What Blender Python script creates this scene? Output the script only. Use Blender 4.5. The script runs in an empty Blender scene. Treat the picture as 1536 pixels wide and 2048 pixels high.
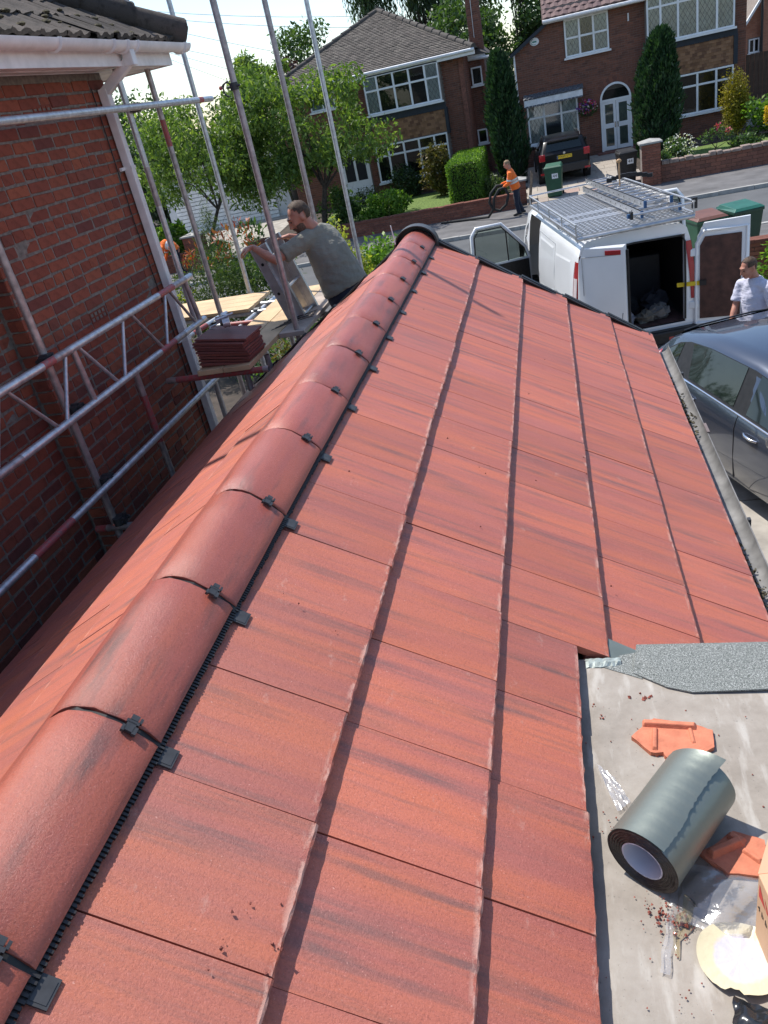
import bpy, math, random
import numpy as np
from mathutils import Vector, Matrix, Quaternion
random.seed(7); rng = np.random.default_rng(7)
R = math.radians
scene = bpy.context.scene
COL = scene.collection

# ------------------------------------------------------------------ camera, world, sun, exposure
cam_d = bpy.data.cameras.new('camera'); cam = bpy.data.objects.new('camera', cam_d); COL.objects.link(cam)
cam_d.sensor_fit = 'VERTICAL'; cam_d.sensor_height = 36.0; cam_d.lens = 36.0 * 1517.85 / 2048.0
cam_d.clip_start = 0.05; cam_d.clip_end = 2000
def cam_axes(yaw, pitch, roll):
    fw = Vector((math.sin(yaw)*math.cos(pitch), math.cos(yaw)*math.cos(pitch), -math.sin(pitch)))
    r = Vector((math.cos(yaw), -math.sin(yaw), 0)); d = -(r.cross(fw)); c, s = math.cos(roll), math.sin(roll)
    return c*r + s*d, -s*r + c*d, fw
_r, _d, _f = cam_axes(-0.282497, 0.4947865, 0.2229448)
cam.matrix_world = Matrix(((_r.x, -_d.x, -_f.x, 0), (_r.y, -_d.y, -_f.y, 0), (_r.z, -_d.z, -_f.z, 0), (0, 0, 0, 1)))
scene.camera = cam
SUN_AZ, SUN_EL = R(-54), R(60)            # azimuth from +Y, negative is towards -X
SUNV = Vector((math.sin(SUN_AZ)*math.cos(SUN_EL), math.cos(SUN_AZ)*math.cos(SUN_EL), math.sin(SUN_EL)))
w = bpy.data.worlds.new('World'); scene.world = w; w.use_nodes = True
nt = w.node_tree; nt.nodes.clear()
sky = nt.nodes.new('ShaderNodeTexSky'); sky.sky_type = 'NISHITA'; sky.sun_disc = False
sky.sun_elevation = SUN_EL; sky.sun_rotation = SUN_AZ; sky.altitude = 50; sky.air_density = 1.0; sky.dust_density = 0.7; sky.ozone_density = 1.6
bg = nt.nodes.new('ShaderNodeBackground'); bg.inputs['Strength'].default_value = 0.135
wo = nt.nodes.new('ShaderNodeOutputWorld'); nt.links.new(sky.outputs[0], bg.inputs[0]); nt.links.new(bg.outputs[0], wo.inputs[0])
sd = bpy.data.lights.new('sun', 'SUN'); sd.energy = 3.8; sd.angle = R(0.55); sd.color = (1.0, 0.955, 0.88)
sun = bpy.data.objects.new('sun', sd); COL.objects.link(sun); sun.rotation_mode = 'QUATERNION'
sun.rotation_quaternion = SUNV.to_track_quat('Z', 'Y'); sun.location = SUNV*60
scene.view_settings.view_transform = 'Standard'; scene.view_settings.look = 'None'
scene.view_settings.exposure = 0.60; scene.view_settings.gamma = 1.0; scene.view_settings.use_curve_mapping = False
scene.render.engine = 'CYCLES'
try:
    scene.cycles.use_denoising = True; scene.cycles.max_bounces = 6; scene.cycles.transparent_max_bounces = 12
except Exception: pass

# ------------------------------------------------------------------ helpers
ROOT = {}
def thing(name, label, cat, loc=(0, 0, 0), rotz=0.0, group=None, local=False):
    o = bpy.data.objects.new(name, None); COL.objects.link(o); o.empty_display_size = 0.2
    o.location = loc; o.rotation_euler = (0, 0, rotz); o['label'] = label; o['category'] = cat
    if group: o['group'] = group
    ROOT[o] = Vector((0, 0, 0)) if local else Vector(loc)
    return o
def tag(o, label, cat, group=None):
    o['label'] = label; o['category'] = cat
    if group: o['group'] = group
    return o
def struct(o): o['kind'] = 'structure'; return o
def stuff(o): o['kind'] = 'stuff'; return o
def link(name, me, parent=None, M=None):
    o = bpy.data.objects.new(name, me); COL.objects.link(o)
    if parent is not None: o.parent = parent
    if M is not None:
        M = M.copy()
        if parent is not None: M.translation = M.translation - ROOT.get(parent, Vector())
        o.matrix_basis = M
    return o
def frame_of(t, hint=Vector((0, 0, 1))):
    t = t.normalized()
    if abs(t.dot(hint)) > 0.97: hint = Vector((0, 1, 0)) if abs(t.y) < .9 else Vector((1, 0, 0))
    a = hint.cross(t).normalized(); b = t.cross(a).normalized()
    return a, b
class MB:
    def __init__(s): s.v = []; s.f = []; s.m = []; s.T = None
    def add(s, vs, fs, m=0):
        n = len(s.v)
        s.v += [tuple((s.T @ Vector(p)) if s.T else p) for p in vs]
        for k in fs: s.f.append([i+n for i in k]); s.m.append(m)
        return s
    def box(s, x0, x1, y0, y1, z0, z1, m=0):
        return s.add([(x0,y0,z0),(x1,y0,z0),(x1,y1,z0),(x0,y1,z0),(x0,y0,z1),(x1,y0,z1),(x1,y1,z1),(x0,y1,z1)],
              [(0,3,2,1),(4,5,6,7),(0,1,5,4),(1,2,6,5),(2,3,7,6),(3,0,4,7)], m)
    def obox(s, c, ax, ay, az, m=0):                     # centre and three half-axis vectors
        c, ax, ay, az = map(Vector, (c, ax, ay, az)); P = []
        for k in (-1, 1):
            for i, j in ((-1,-1),(1,-1),(1,1),(-1,1)): P.append(tuple(c + i*ax + j*ay + k*az))
        return s.add(P, [(0,3,2,1),(4,5,6,7),(0,1,5,4),(1,2,6,5),(2,3,7,6),(3,0,4,7)], m)
    def bar(s, p, q, wd, hg, m=0, up=(0, 0, 1)):
        p, q = Vector(p), Vector(q); a, b = frame_of(q-p, Vector(up)); return s.obox((p+q)/2, a*wd/2, (q-p)/2, b*hg/2, m)
    def path(s, pts, rad, n=10, caps=True, m=0, hint=(0, 0, 1), mats=None):
        pts = [Vector(p) for p in pts]; L = len(pts)
        if not isinstance(rad, list): rad = [rad]*L
        base = len(s.v); V = []; pa = None
        for i, p in enumerate(pts):
            t = pts[min(i+1, L-1)] - pts[max(i-1, 0)]
            if pa is None: a, b = frame_of(t, Vector(hint))
            else:
                t.normalize(); a = (pa - t*pa.dot(t)).normalized(); b = t.cross(a)
            pa = a; r = rad[i]; ra, rb = r if isinstance(r, (tuple, list)) else (r, r)
            for k in range(n):
                th = 2*math.pi*k/n; V.append(tuple(p + a*ra*math.cos(th) + b*rb*math.sin(th)))
        F = []; MM = []
        for i in range(L-1):
            for k in range(n):
                F.append((i*n+k, i*n+(k+1) % n, (i+1)*n+(k+1) % n, (i+1)*n+k)); MM.append(mats[i] if mats else m)
        if caps: F.append(tuple(range(n))[::-1]); F.append(tuple((L-1)*n+k for k in range(n))); MM += [MM[0], MM[-1]]
        for f, mm in zip(F, MM): s.f.append([i+base for i in f]); s.m.append(mm)
        s.v += [tuple((s.T @ Vector(p)) if s.T else p) for p in V]
        return s
    def tube(s, p, q, r, n=12, m=0, caps=True): return s.path([p, q], r, n, caps, m)
    def ball(s, c, r, m=0, nu=12, nv=8):
        c = Vector(c); rx, ry, rz = r if isinstance(r, (tuple, list)) else (r, r, r)
        V = [(c.x, c.y, c.z-rz)]
        for i in range(1, nv):
            ph = -math.pi/2 + math.pi*i/nv
            for k in range(nu):
                th = 2*math.pi*k/nu; V.append((c.x+rx*math.cos(ph)*math.cos(th), c.y+ry*math.cos(ph)*math.sin(th), c.z+rz*math.sin(ph)))
        V.append((c.x, c.y, c.z+rz)); F = []
        for k in range(nu): F.append((0, 1+(k+1) % nu, 1+k))
        for i in range(nv-2):
            for k in range(nu): a = 1+i*nu; F.append((a+k, a+(k+1) % nu, a+nu+(k+1) % nu, a+nu+k))
        a = 1+(nv-2)*nu
        for k in range(nu): F.append((a+k, a+(k+1) % nu, len(V)-1))
        return s.add(V, F, m)
    def prism(s, poly, z0, z1, m=0):
        n = len(poly); V = [(x, y, z0) for x, y in poly] + [(x, y, z1) for x, y in poly]
        return s.add(V, [tuple(range(n))[::-1], tuple(range(n, 2*n))] + [(i, (i+1) % n, n+(i+1) % n, n+i) for i in range(n)], m)
    def mesh(s, name, mats, off=None, smooth=None):
        me = bpy.data.meshes.new(name)
        V = s.v if off is None else [(x-off.x, y-off.y, z-off.z) for x, y, z in s.v]
        me.from_pydata(V, [], s.f)
        if not isinstance(mats, (list, tuple)): mats = [mats]
        for k in mats: me.materials.append(k)
        if len(mats) > 1: me.polygons.foreach_set('material_index', s.m)
        if smooth is not None:
            me.polygons.foreach_set('use_smooth', [True]*len(me.polygons)); me.set_sharp_from_angle(angle=R(smooth))
        me.update(); return me
    def build(s, name, mats, parent=None, smooth=None, bevel=0, seg=2):
        off = ROOT.get(parent) if parent is not None else None
        o = link(name, s.mesh(name, mats, off, smooth), parent)
        if parent is not None: ROOT[o] = ROOT.get(parent, Vector())
        if bevel:
            b = o.modifiers.new('bevel', 'BEVEL'); b.width = bevel; b.segments = seg; b.limit_method = 'ANGLE'; b.angle_limit = R(40)
        return o
def quads(name, V, mat, parent=None):                    # V: (n,4,3) world coordinates
    V = np.asarray(V, np.float32)
    if parent is not None: V = V - np.array(ROOT.get(parent, Vector()), np.float32)
    n = len(V); me = bpy.data.meshes.new(name); me.vertices.add(n*4); me.vertices.foreach_set('co', V.reshape(-1))
    me.loops.add(n*4); me.loops.foreach_set('vertex_index', np.arange(n*4, dtype=np.int32))
    me.polygons.add(n); me.polygons.foreach_set('loop_start', np.arange(0, n*4, 4, dtype=np.int32))
    try: me.polygons.foreach_set('loop_total', np.full(n, 4, np.int32))
    except Exception: pass
    me.materials.append(mat); me.update(calc_edges=True); me.validate()
    return link(name, me, parent)

# ------------------------------------------------------------------ materials
MATS = {}
class NB:
    def __init__(s, name):
        s.mat = bpy.data.materials.new(name); s.mat.use_nodes = True; s.t = s.mat.node_tree
        s.b = s.t.nodes['Principled BSDF']; s.out = s.t.nodes['Material Output']
    def n(s, typ, **kw):
        x = s.t.nodes.new('ShaderNode'+typ)
        for k, v in kw.items():
            if k.startswith('i_'):
                k = k[2:]; k = int(k) if k.isdigit() else k.replace('_', ' '); sock = x.inputs[k]
                if hasattr(v, 'is_linked'): s.t.links.new(v, sock)
                else: sock.default_value = v
            else: setattr(x, k, v)
        return x
    def l(s, a, b): s.t.links.new(a, b)
    def coord(s, what='Object'): return s.n('TexCoord').outputs[what]
    def mapped(s, vec, scale=(1, 1, 1), loc=(0, 0, 0)):
        m = s.n('Mapping'); s.l(vec, m.inputs[0]); m.inputs['Scale'].default_value = scale
        if hasattr(loc, 'is_linked'): s.l(loc, m.inputs['Location'])
        else: m.inputs['Location'].default_value = loc
        return m.outputs[0]
    def noise(s, vec, scale, detail=4, rough=.55):
        x = s.n('TexNoise'); s.l(vec, x.inputs['Vector']); x.inputs['Scale'].default_value = scale; x.inputs['Detail'].default_value = detail; x.inputs['Roughness'].default_value = rough
        return x.outputs['Fac']
    def ramp(s, fac, stops):
        x = s.n('ValToRGB'); s.l(fac, x.inputs[0]); e = x.color_ramp.elements
        while len(e) < len(stops): e.new(.5)
        for k, (p, c) in zip(e, stops):
            k.position = p; k.color = (*c, 1) if isinstance(c, (tuple, list)) else (c, c, c, 1)
        return x.outputs[0]
    def mix(s, fac, a, b, mode='MIX'):
        x = s.n('Mix', data_type='RGBA', blend_type=mode)
        for v, sock in ((fac, x.inputs[0]), (a, x.inputs[6]), (b, x.inputs[7])):
            if hasattr(v, 'is_linked'): s.l(v, sock)
            else: sock.default_value = v if not isinstance(v, tuple) else (*v[:3], 1)
        return x.outputs[2]
    def math(s, op, a, b=0.0):
        x = s.n('Math', operation=op)
        for v, sock in ((a, x.inputs[0]), (b, x.inputs[1])):
            if hasattr(v, 'is_linked'): s.l(v, sock)
            else: sock.default_value = v
        return x.outputs[0]
    def bump(s, h, strength=.3, dist=.005):
        x = s.n('Bump'); x.inputs['Strength'].default_value = strength; x.inputs['Distance'].default_value = dist
        s.l(h, x.inputs['Height']); s.l(x.outputs[0], s.b.inputs['Normal'])
    def set(s, **kw):
        for k, v in kw.items():
            sock = s.b.inputs[k.replace('_', ' ')]
            if hasattr(v, 'is_linked'): s.l(v, sock)
            else: sock.default_value = (*v, 1) if isinstance(v, tuple) and len(v) == 3 and len(sock.default_value) == 4 else v
        return s
def mat(name, col, rough=.6, metal=0.0, spec=.5, var=.12, scale=8, bump=0, bdist=.003, coat=0.0, bscale=None, lo=None):
    if name in MATS: return MATS[name]
    b = NB(name); co = b.coord(); nz = b.noise(co, scale, 5)
    d = lo or tuple(c*(1-var*1.6) for c in col)
    b.set(Base_Color=b.ramp(nz, [(.3, d), (.7, tuple(min(1, c*(1+var)) for c in col))]), Roughness=rough, Metallic=metal, Specular_IOR_Level=spec, Coat_Weight=coat)
    if bump: b.bump(b.noise(co, bscale or scale*6, 3), bump, bdist)
    MATS[name] = b.mat; return b.mat
def m_rooftile(name, base, orange, dark, wear, pale=.5, along=False, rough=.62, spec=.35):
    b = NB(name); co = b.coord(); oi = b.n('ObjectInfo'); rnd = oi.outputs['Random']
    off = b.n('CombineXYZ'); b.l(b.math('MULTIPLY', rnd, 37.0), off.inputs[1]); b.l(b.math('MULTIPLY', rnd, 91.0), off.inputs[0]); b.l(b.math('MULTIPLY', rnd, 53.0), off.inputs[2])
    v1 = b.mapped(co, (8.5, 1.1, 8.5) if along else (.75, 10, 1), off.outputs[0]); v2 = b.mapped(co, (15, 1.7, 15) if along else (.85, 21, 1), off.outputs[0])
    n1 = b.noise(v1, 1.0, 5, .62); n2 = b.noise(v2, 1.3, 5, .62); n3 = b.noise(b.mapped(co, (1, 3, 1), off.outputs[0]), 2.5, 3)
    c = b.mix(b.ramp(n1, [(.40, 0.0), (.60, 1.0)]), base, orange)
    c = b.mix(b.math('MULTIPLY', b.ramp(n2, [(.50, 0.0), (.66, 1.0)]), b.ramp(b.noise(b.mapped(co, (3, 5, 3), off.outputs[0]), 1.2, 3), [(.35, .15), (.62, .85)])), c, dark)
    c = b.mix(b.math('MULTIPLY', b.ramp(n3, [(.45, 0.0), (.75, 1.0)]), .45), c, tuple(x*1.12+.02 for x in base))
    fine = b.noise(co, 190, 4, .85); c = b.mix(b.ramp(fine, [(.32, .55), (.5, 0.0)]), c, tuple(x*.45 for x in base)); c = b.mix(b.ramp(b.noise(co, 150, 4, .85), [(.53, 0.0), (.70, .42)]), c, tuple(min(1, x*1.45+.03) for x in base))
    c = b.mix(b.ramp(b.noise(co, 300, 1), [(.72, 0.0), (.80, .35)]), c, (.75, .5, .42))
    hs = b.n('HueSaturation', i_Color=c); b.l(b.math('ADD', .89, b.math('MULTIPLY', b.math('FRACT', b.math('MULTIPLY', rnd, 7.31)), .20)), hs.inputs['Value']); c = hs.outputs[0]
    # pale worn arris at the lower edge of the tile, broken up by noise
    g = b.n('SeparateXYZ', i_0=b.coord()); e = b.ramp(b.math('ADD', b.math('MULTIPLY', g.outputs[0], 2.0), 1.0), [(.957, 0.0), (.985, 1.0)]) if wear < 1 else b.math('MULTIPLY', g.outputs[0], 0.0)
    wn = b.ramp(b.noise(b.mapped(co, (26, 9, 6), off.outputs[0]), 1.6, 5, .7), [(.49, 0.0), (.58, 1.0)])
    sc_ = b.ramp(b.noise(b.mapped(co, (7, 4, 5), off.outputs[0]), 1.9, 7, .72), [(.63, 0.0), (.74, .38)]); c = b.mix(sc_, c, (.62, .40, .33))
    c = b.mix(b.math('MULTIPLY', b.math('MULTIPLY', e, wn), pale), c, (.72, .45, .36))
    b.set(Base_Color=c, Roughness=rough, Specular_IOR_Level=spec)
    h = b.math('ADD', b.noise(co, 260, 5, .8), b.math('MULTIPLY', b.noise(co, 110, 3, .6), .5)); b.bump(h, .6, .0026)
    MATS[name] = b.mat; return b.mat
def m_brick(name, cols, island=False, bump=.5, scale=60, soot=.5):
    b = NB(name); co = b.coord()
    rnd = b.n('NewGeometry').outputs['Random Per Island'] if island else b.n('ObjectInfo').outputs['Random']
    k = len(cols); c = b.ramp(rnd, [(i/(k-1), cc) for i, cc in enumerate(cols)])
    c = b.mix(b.math('MULTIPLY', b.ramp(b.noise(co, scale*.25, 5, .65), [(.5, 0.0), (.72, 1.0)]), soot), c, tuple(x*.28 for x in cols[0]))
    b.set(Base_Color=c, Roughness=.85, Specular_IOR_Level=.25); b.bump(b.noise(co, scale*1.4, 5, .65), bump, .004)
    MATS[name] = b.mat; return b.mat
def m_leaf(name, c1, c2, c3=None, trans=.35, rough=.5, shade=None):
    b = NB(name); rnd = b.n('NewGeometry').outputs['Random Per Island']
    nz = b.noise(b.coord(), 1.3, 3)
    f = b.math('ADD', b.math('MULTIPLY', rnd, .6), b.math('MULTIPLY', nz, .5))
    c = b.ramp(f, [(.2, c1), (.62, c2), (.9, c3 or c2)])
    b.set(Base_Color=c, Roughness=rough, Specular_IOR_Level=.35)
    tr = b.n('BsdfTranslucent', i_Color=b.mix(1.0, c, (1.4, 1.5, .55), 'MULTIPLY')); mx = b.n('MixShader', i_0=trans)
    b.l(b.b.outputs[0], mx.inputs[1]); b.l(tr.outputs[0], mx.inputs[2]); b.l(mx.outputs[0], b.out.inputs[0])
    MATS[name] = b.mat; return b.mat
def m_glass(name, tint=(.75, .8, .8), refl=1.0, clear=.8):
    b = NB(name); lw = b.n('Fresnel'); lw.inputs[0].default_value = 1.5
    tr = b.n('BsdfTransparent', i_Color=tuple(x*clear for x in tint)+(1,)); gl = b.n('BsdfGlossy', i_Roughness=.02)
    mx = b.n('MixShader'); b.l(b.math('MINIMUM', b.math('MULTIPLY', lw.outputs[0], 1.5*refl), 1.0), mx.inputs[0]); b.l(tr.outputs[0], mx.inputs[1]); b.l(gl.outputs[0], mx.inputs[2]); b.l(mx.outputs[0], b.out.inputs[0])
    MATS[name] = b.mat; return b.mat
TILE = m_rooftile('red_concrete_tile', (.39, .114, .088), (.51, .140, .076), (.138, .083, .079), .83, .55, False, .52, .5)
TILE_D = m_rooftile('shaded_red_tile', (.2, .07, .06), (.24, .08, .06), (.1, .05, .05), .83, .2)  # roof tile colours darkened for the stack: its shade is put into the colour
RIDGE = m_rooftile('red_ridge_tile', (.35, .088, .068), (.42, .105, .064), (.12, .062, .056), 2.0, .5, True, .37, .55)
BRICK = m_brick('old_red_brick', [(.245, .072, .045), (.29, .085, .05), (.21, .06, .04), (.32, .098, .054), (.15, .05, .042), (.265, .076, .046)])
BRICKI = m_brick('old_red_brick_joined', [(.245, .072, .045), (.29, .085, .05), (.21, .06, .04), (.32, .098, .054), (.15, .05, .042), (.265, .076, .046)], True)
BRICKF = m_brick('brown_house_brick', [(.18, .082, .058), (.22, .095, .066), (.14, .068, .052), (.25, .105, .07), (.2, .088, .062)], True, .3, 30, .35)
BRICKW = m_brick('garden_wall_brick', [(.19, .075, .05), (.24, .09, .06), (.15, .06, .045), (.27, .11, .075)], True, .3, 30, .45)
BRICKO = m_brick('orange_house_brick', [(.42, .19, .12), (.47, .22, .14), (.38, .16, .1)], True, .2, 30, .2)
MORTAR = mat('lime_mortar', (.20, .175, .15), .95, var=.25, scale=30, bump=.4)
MORTARF = mat('dark_mortar', (.23, .19, .165), .95, var=.2, scale=6)
UPVC = mat('white_upvc', (.80, .80, .80), .35, var=.05, scale=3)
UPVCD = mat('weathered_white_upvc', (.82, .81, .81), .45, var=.10, scale=7)
GALV = mat('galvanised_tube', (.56, .57, .59), .38, .6, var=.18, scale=24, bump=.12)
GALVR = mat('rusty_mauve_tube', (.43, .385, .38), .45, .55, var=.22, scale=22, bump=.15)
REDP = mat('chipped_red_paint', (.34, .04, .04), .5, var=.4, scale=45, lo=(.24, .13, .125))
BLACKP = mat('black_plastic', (.016, .015, .016), .5, var=.3, scale=20)
GREYP = mat('dark_grey_plastic', (.038, .039, .043), .5, var=.2, scale=40)
GUTG = mat('grey_dirty_gutter', (.17, .165, .16), .6, var=.3, scale=9, bump=.2)
MOSS = mat('moss_debris', (.12, .10, .055), .95, var=.6, scale=60, bump=.8)
DECKF = NB('dusty_flat_roof'); _co = DECKF.coord(); _c = DECKF.ramp(DECKF.noise(_co, 5, 7, .7), [(.25, (.19, .163, .135)), (.5, (.29, .255, .218)), (.75, (.385, .35, .31))])
_c = DECKF.mix(DECKF.ramp(DECKF.noise(_co, 120, 2), [(.68, 0.0), (.78, .7)]), _c, (.1, .09, .08)); _c = DECKF.mix(DECKF.ramp(DECKF.noise(DECKF.mapped(_co, (9, 2, 2)), 3, 5), [(.55, 0.0), (.7, .35)]), _c, (.62, .6, .56))
DECKF.set(Base_Color=_c, Roughness=.8); DECKF.bump(DECKF.noise(_co, 90, 4), .3, .002); DECKF = DECKF.mat
FELT = NB('green_mineral_felt'); _co = FELT.coord(); FELT.set(Base_Color=FELT.ramp(FELT.noise(_co, 380, 2, .8), [(.34, (.06, .068, .062)), (.52, (.165, .18, .17)), (.66, (.48, .49, .475))]), Roughness=.85); FELT.bump(FELT.noise(_co, 380, 2), .6, .003); FELT = FELT.mat
FOIL = NB('silver_flashing_foil'); _co = FOIL.coord(); FOIL.set(Base_Color=(.21, .235, .21), Metallic=.6, Roughness=.42); FOIL.bump(FOIL.math('ADD', FOIL.noise(_co, 14, 3), FOIL.noise(FOIL.mapped(_co, (1, 1, 1)), 60, 3)), .10, .004); FOIL = FOIL.mat
BITU = mat('black_bitumen', (.03, .022, .02), .4, var=.4, scale=60, bump=.4)
TERRA = mat('broken_terracotta', (.56, .185, .105), .85, var=.14, scale=30, bump=.4, bscale=160)
CARD = mat('brown_cardboard', (.56, .37, .23), .85, var=.05, scale=9)
WOOD = mat('scaffold_plywood', (.60, .42, .24), .75, var=.14, scale=4, bump=.15)
WOODG = mat('dusty_scaffold_board', (.40, .33, .28), .85, var=.2, scale=5, bump=.15)
ALU = mat('aluminium', (.52, .52, .53), .38, .75, var=.12, scale=14)
ASPH = NB('asphalt'); _co = ASPH.coord(); _c = ASPH.ramp(ASPH.noise(_co, .9, 6), [(.3, (.075, .078, .082)), (.7, (.115, .118, .122))]); ASPH.set(Base_Color=ASPH.mix(ASPH.ramp(ASPH.noise(_co, 30, 3), [(.3, .25), (.6, 0.0)]), _c, (.04, .04, .042)), Roughness=.85); ASPH = ASPH.mat
PAVE = mat('tarmac_pavement', (.135, .13, .13), .9, var=.22, scale=1.6, bump=.2)
KERB = mat('concrete_kerb', (.34, .33, .31), .85, var=.22, scale=4)
SLAB = NB('paving_slabs'); _r2 = SLAB.n('ObjectInfo').outputs['Random']; SLAB.set(Base_Color=SLAB.mix(SLAB.ramp(SLAB.noise(SLAB.coord(), 5, 5), [(.3, .35), (.7, 0.0)]), SLAB.ramp(_r2, [(0, (.36, .31, .26)), (.45, (.42, .37, .31)), (.8, (.33, .29, .25)), (1, (.40, .25, .21))]), (.22, .19, .17)), Roughness=.9); SLAB = SLAB.mat
CONC = mat('drive_concrete', (.37, .34, .30), .9, var=.22, scale=3, bump=.2)
GRASS = NB('lawn'); _co = GRASS.coord(); GRASS.set(Base_Color=GRASS.ramp(GRASS.noise(_co, 14, 6, .7), [(.3, (.06, .11, .02)), (.7, (.17, .25, .05))]), Roughness=.9); GRASS.bump(GRASS.noise(_co, 120, 3), .8, .02); GRASS = GRASS.mat
SOIL = mat('garden_soil', (.06, .045, .035), .95, var=.3, scale=4, bump=.5)
WHITEV = mat('white_van_paint', (.80, .81, .82), .28, var=.03, scale=2, coat=.5)
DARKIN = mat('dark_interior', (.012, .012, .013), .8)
PLYB = mat('brown_ply_lining', (.085, .036, .026), .75, var=.3, scale=9, bump=.2)
REDL = mat('red_lamp_lens', (.38, .012, .02), .15, var=.1, coat=.6)
CLEARL = mat('pale_lamp_lens', (.72, .62, .62), .15, var=.05, coat=.6)
GREYC = NB('blue_grey_car_paint'); GREYC.set(Base_Color=(.042, .055, .085), Metallic=.45, Roughness=.26, Coat_Weight=1.0, Coat_Roughness=.03); GREYC = GREYC.mat
BLACKC = NB('black_car_paint'); BLACKC.set(Base_Color=(.005, .005, .006), Roughness=.3, Specular_IOR_Level=.25, Coat_Weight=.15, Coat_Roughness=.06); BLACKC = BLACKC.mat
RUBBER = mat('rubber', (.018, .018, .018), .8)
CHROME = mat('chrome', (.7, .7, .72), .12, 1.0, var=.03)
GLASS = m_glass('window_glass', (.86, .9, .9), .8, .95); CARGL = m_glass('car_glass', (.55, .68, .64), 1.0, .55)
FILM = m_glass('clear_plastic_film', (.96, .96, .97), 1.6, .97)
ROOM = mat('dark_room', (.02, .02, .022), .9)
CURT = mat('net_curtain', (.72, .71, .68), .9, var=.12, scale=5)
LEAD = mat('window_lead', (.12, .12, .12), .6)
SLATEB = mat('dark_painted_timber', (.022, .028, .038), .7)
ROOFA = m_brick('brown_plain_tile', [(.11, .095, .085), (.15, .13, .115), (.09, .08, .072), (.17, .15, .13)], True, .4, 30, .5)
ROOFB = m_brick('pink_brown_roof_tile', [(.17, .115, .11), (.2, .135, .125), (.15, .1, .1)], True, .3, 30, .3)
HUNG = m_brick('hung_clay_tile', [(.24, .125, .065), (.33, .18, .10), (.15, .075, .045), (.27, .145, .075)], True, .3, 20, .35)
OLDT = m_brick('mossy_old_tile', [(.065, .055, .048), (.09, .073, .064), (.05, .043, .04)], False, .8, 60, .8)
GREENB = mat('green_bin_plastic', (.02, .085, .045), .5, var=.12, scale=5)
GREEND = mat('dark_green_bin_plastic', (.015, .055, .035), .5, var=.12, scale=5)
TEALB = mat('teal_green_bin_lid', (.02, .12, .085), .45, var=.12, scale=5)
BROWNB = mat('brown_bin_lid', (.16, .07, .05), .5, var=.12, scale=5)
PAPER = mat('white_label', (.8, .8, .8), .6, var=.02)
INK = mat('black_ink', (.02, .02, .02), .7)
REDINK = mat('red_print', (.55, .06, .05), .7, var=.05)
YELP = mat('yellow_plate', (.75, .5, .02), .5, var=.04)
YELS = mat('yellow_strap', (.7, .5, .02), .6)
BLUEP = mat('blue_plastic', (.02, .08, .2), .5)
def m_cloth(name, col, var=.1, bump=.6):
    b = NB(name); co = b.coord(); b.set(Base_Color=b.ramp(b.noise(co, 5, 4), [(.3, tuple(c*(1-var*1.5) for c in col)), (.7, tuple(c*(1+var) for c in col))]), Roughness=.9, Specular_IOR_Level=.2, Sheen_Weight=.2)
    h = b.math('ADD', b.noise(b.mapped(co, (5, 5, 12)), 1.6, 3), b.math('MULTIPLY', b.noise(co, 14, 4), .4)); b.bump(h, bump, .03); MATS[name] = b.mat; return b.mat
SHIRT_G = m_cloth('grey_green_tshirt', (.235, .225, .185)); SHIRT_W = m_cloth('pale_lilac_tshirt', (.50, .50, .60)); JEANS = m_cloth('navy_trousers', (.022, .026, .042)); HIVIS = m_cloth('orange_hi_vis', (.95, .19, .03))
def m_skin(name, col):
    b = NB(name); co = b.coord(); b.set(Base_Color=b.ramp(b.noise(co, 18, 4), [(.3, tuple(c*f for c, f in zip(col, (.85, .72, .68)))), (.7, col)]), Roughness=.5, Subsurface_Weight=.08, Subsurface_Radius=(.02, .008, .004)); MATS[name] = b.mat; return b.mat
SKIN = m_skin('ruddy_skin', (.50, .24, .17)); SKIN2 = m_skin('tanned_skin', (.46, .22, .15))
HAIR = mat('brown_hair', (.075, .042, .024), .7, var=.4, scale=60, bump=.6); HAIRF = mat('fair_cropped_hair', (.28, .18, .1), .7, var=.3, scale=60)
BEARD = mat('brown_beard', (.13, .07, .045), .8, var=.4, scale=90, bump=.5); EYE = mat('eye_dark', (.03, .02, .018), .2); LIPS = mat('lips', (.30, .09, .075), .5)
BARK = mat('bark', (.06, .048, .038), .95, var=.4, scale=12, bump=.6)
L_CHERRY = m_leaf('cherry_leaf', (.05, .10, .022), (.13, .21, .05), (.26, .34, .09), .42)
L_HEDGE = m_leaf('hedge_leaf', (.025, .05, .015), (.075, .115, .035), (.15, .19, .06), .3)
L_PHOT = m_leaf('photinia_red_leaf', (.34, .06, .025), (.42, .11, .045), (.36, .20, .05), .25)
L_BRIGHT = m_leaf('bright_leaf', (.05, .12, .015), (.13, .25, .035), (.24, .36, .06), .4)
L_MID = m_leaf('mid_leaf', (.03, .07, .02), (.075, .14, .04), (.12, .19, .06), .35)
L_YEL = m_leaf('yellow_green_leaf', (.14, .18, .03), (.32, .34, .06), (.45, .45, .1), .4)
L_CON = m_leaf('conifer_spray', (.012, .035, .016), (.028, .07, .028), (.05, .10, .04), .2)
L_GOLD = m_leaf('golden_conifer_spray', (.11, .12, .012), (.26, .22, .02), (.42, .32, .03), .25)
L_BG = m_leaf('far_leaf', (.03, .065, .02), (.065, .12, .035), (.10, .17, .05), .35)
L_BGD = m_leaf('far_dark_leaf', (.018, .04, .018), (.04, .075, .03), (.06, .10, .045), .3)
L_PURP = m_leaf('purple_leaf', (.05, .025, .035), (.09, .045, .055), (.12, .07, .07), .3)
L_OLIVE = m_leaf('olive_bronze_leaf', (.06, .06, .015), (.13, .12, .03), (.2, .13, .04), .35)
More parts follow.
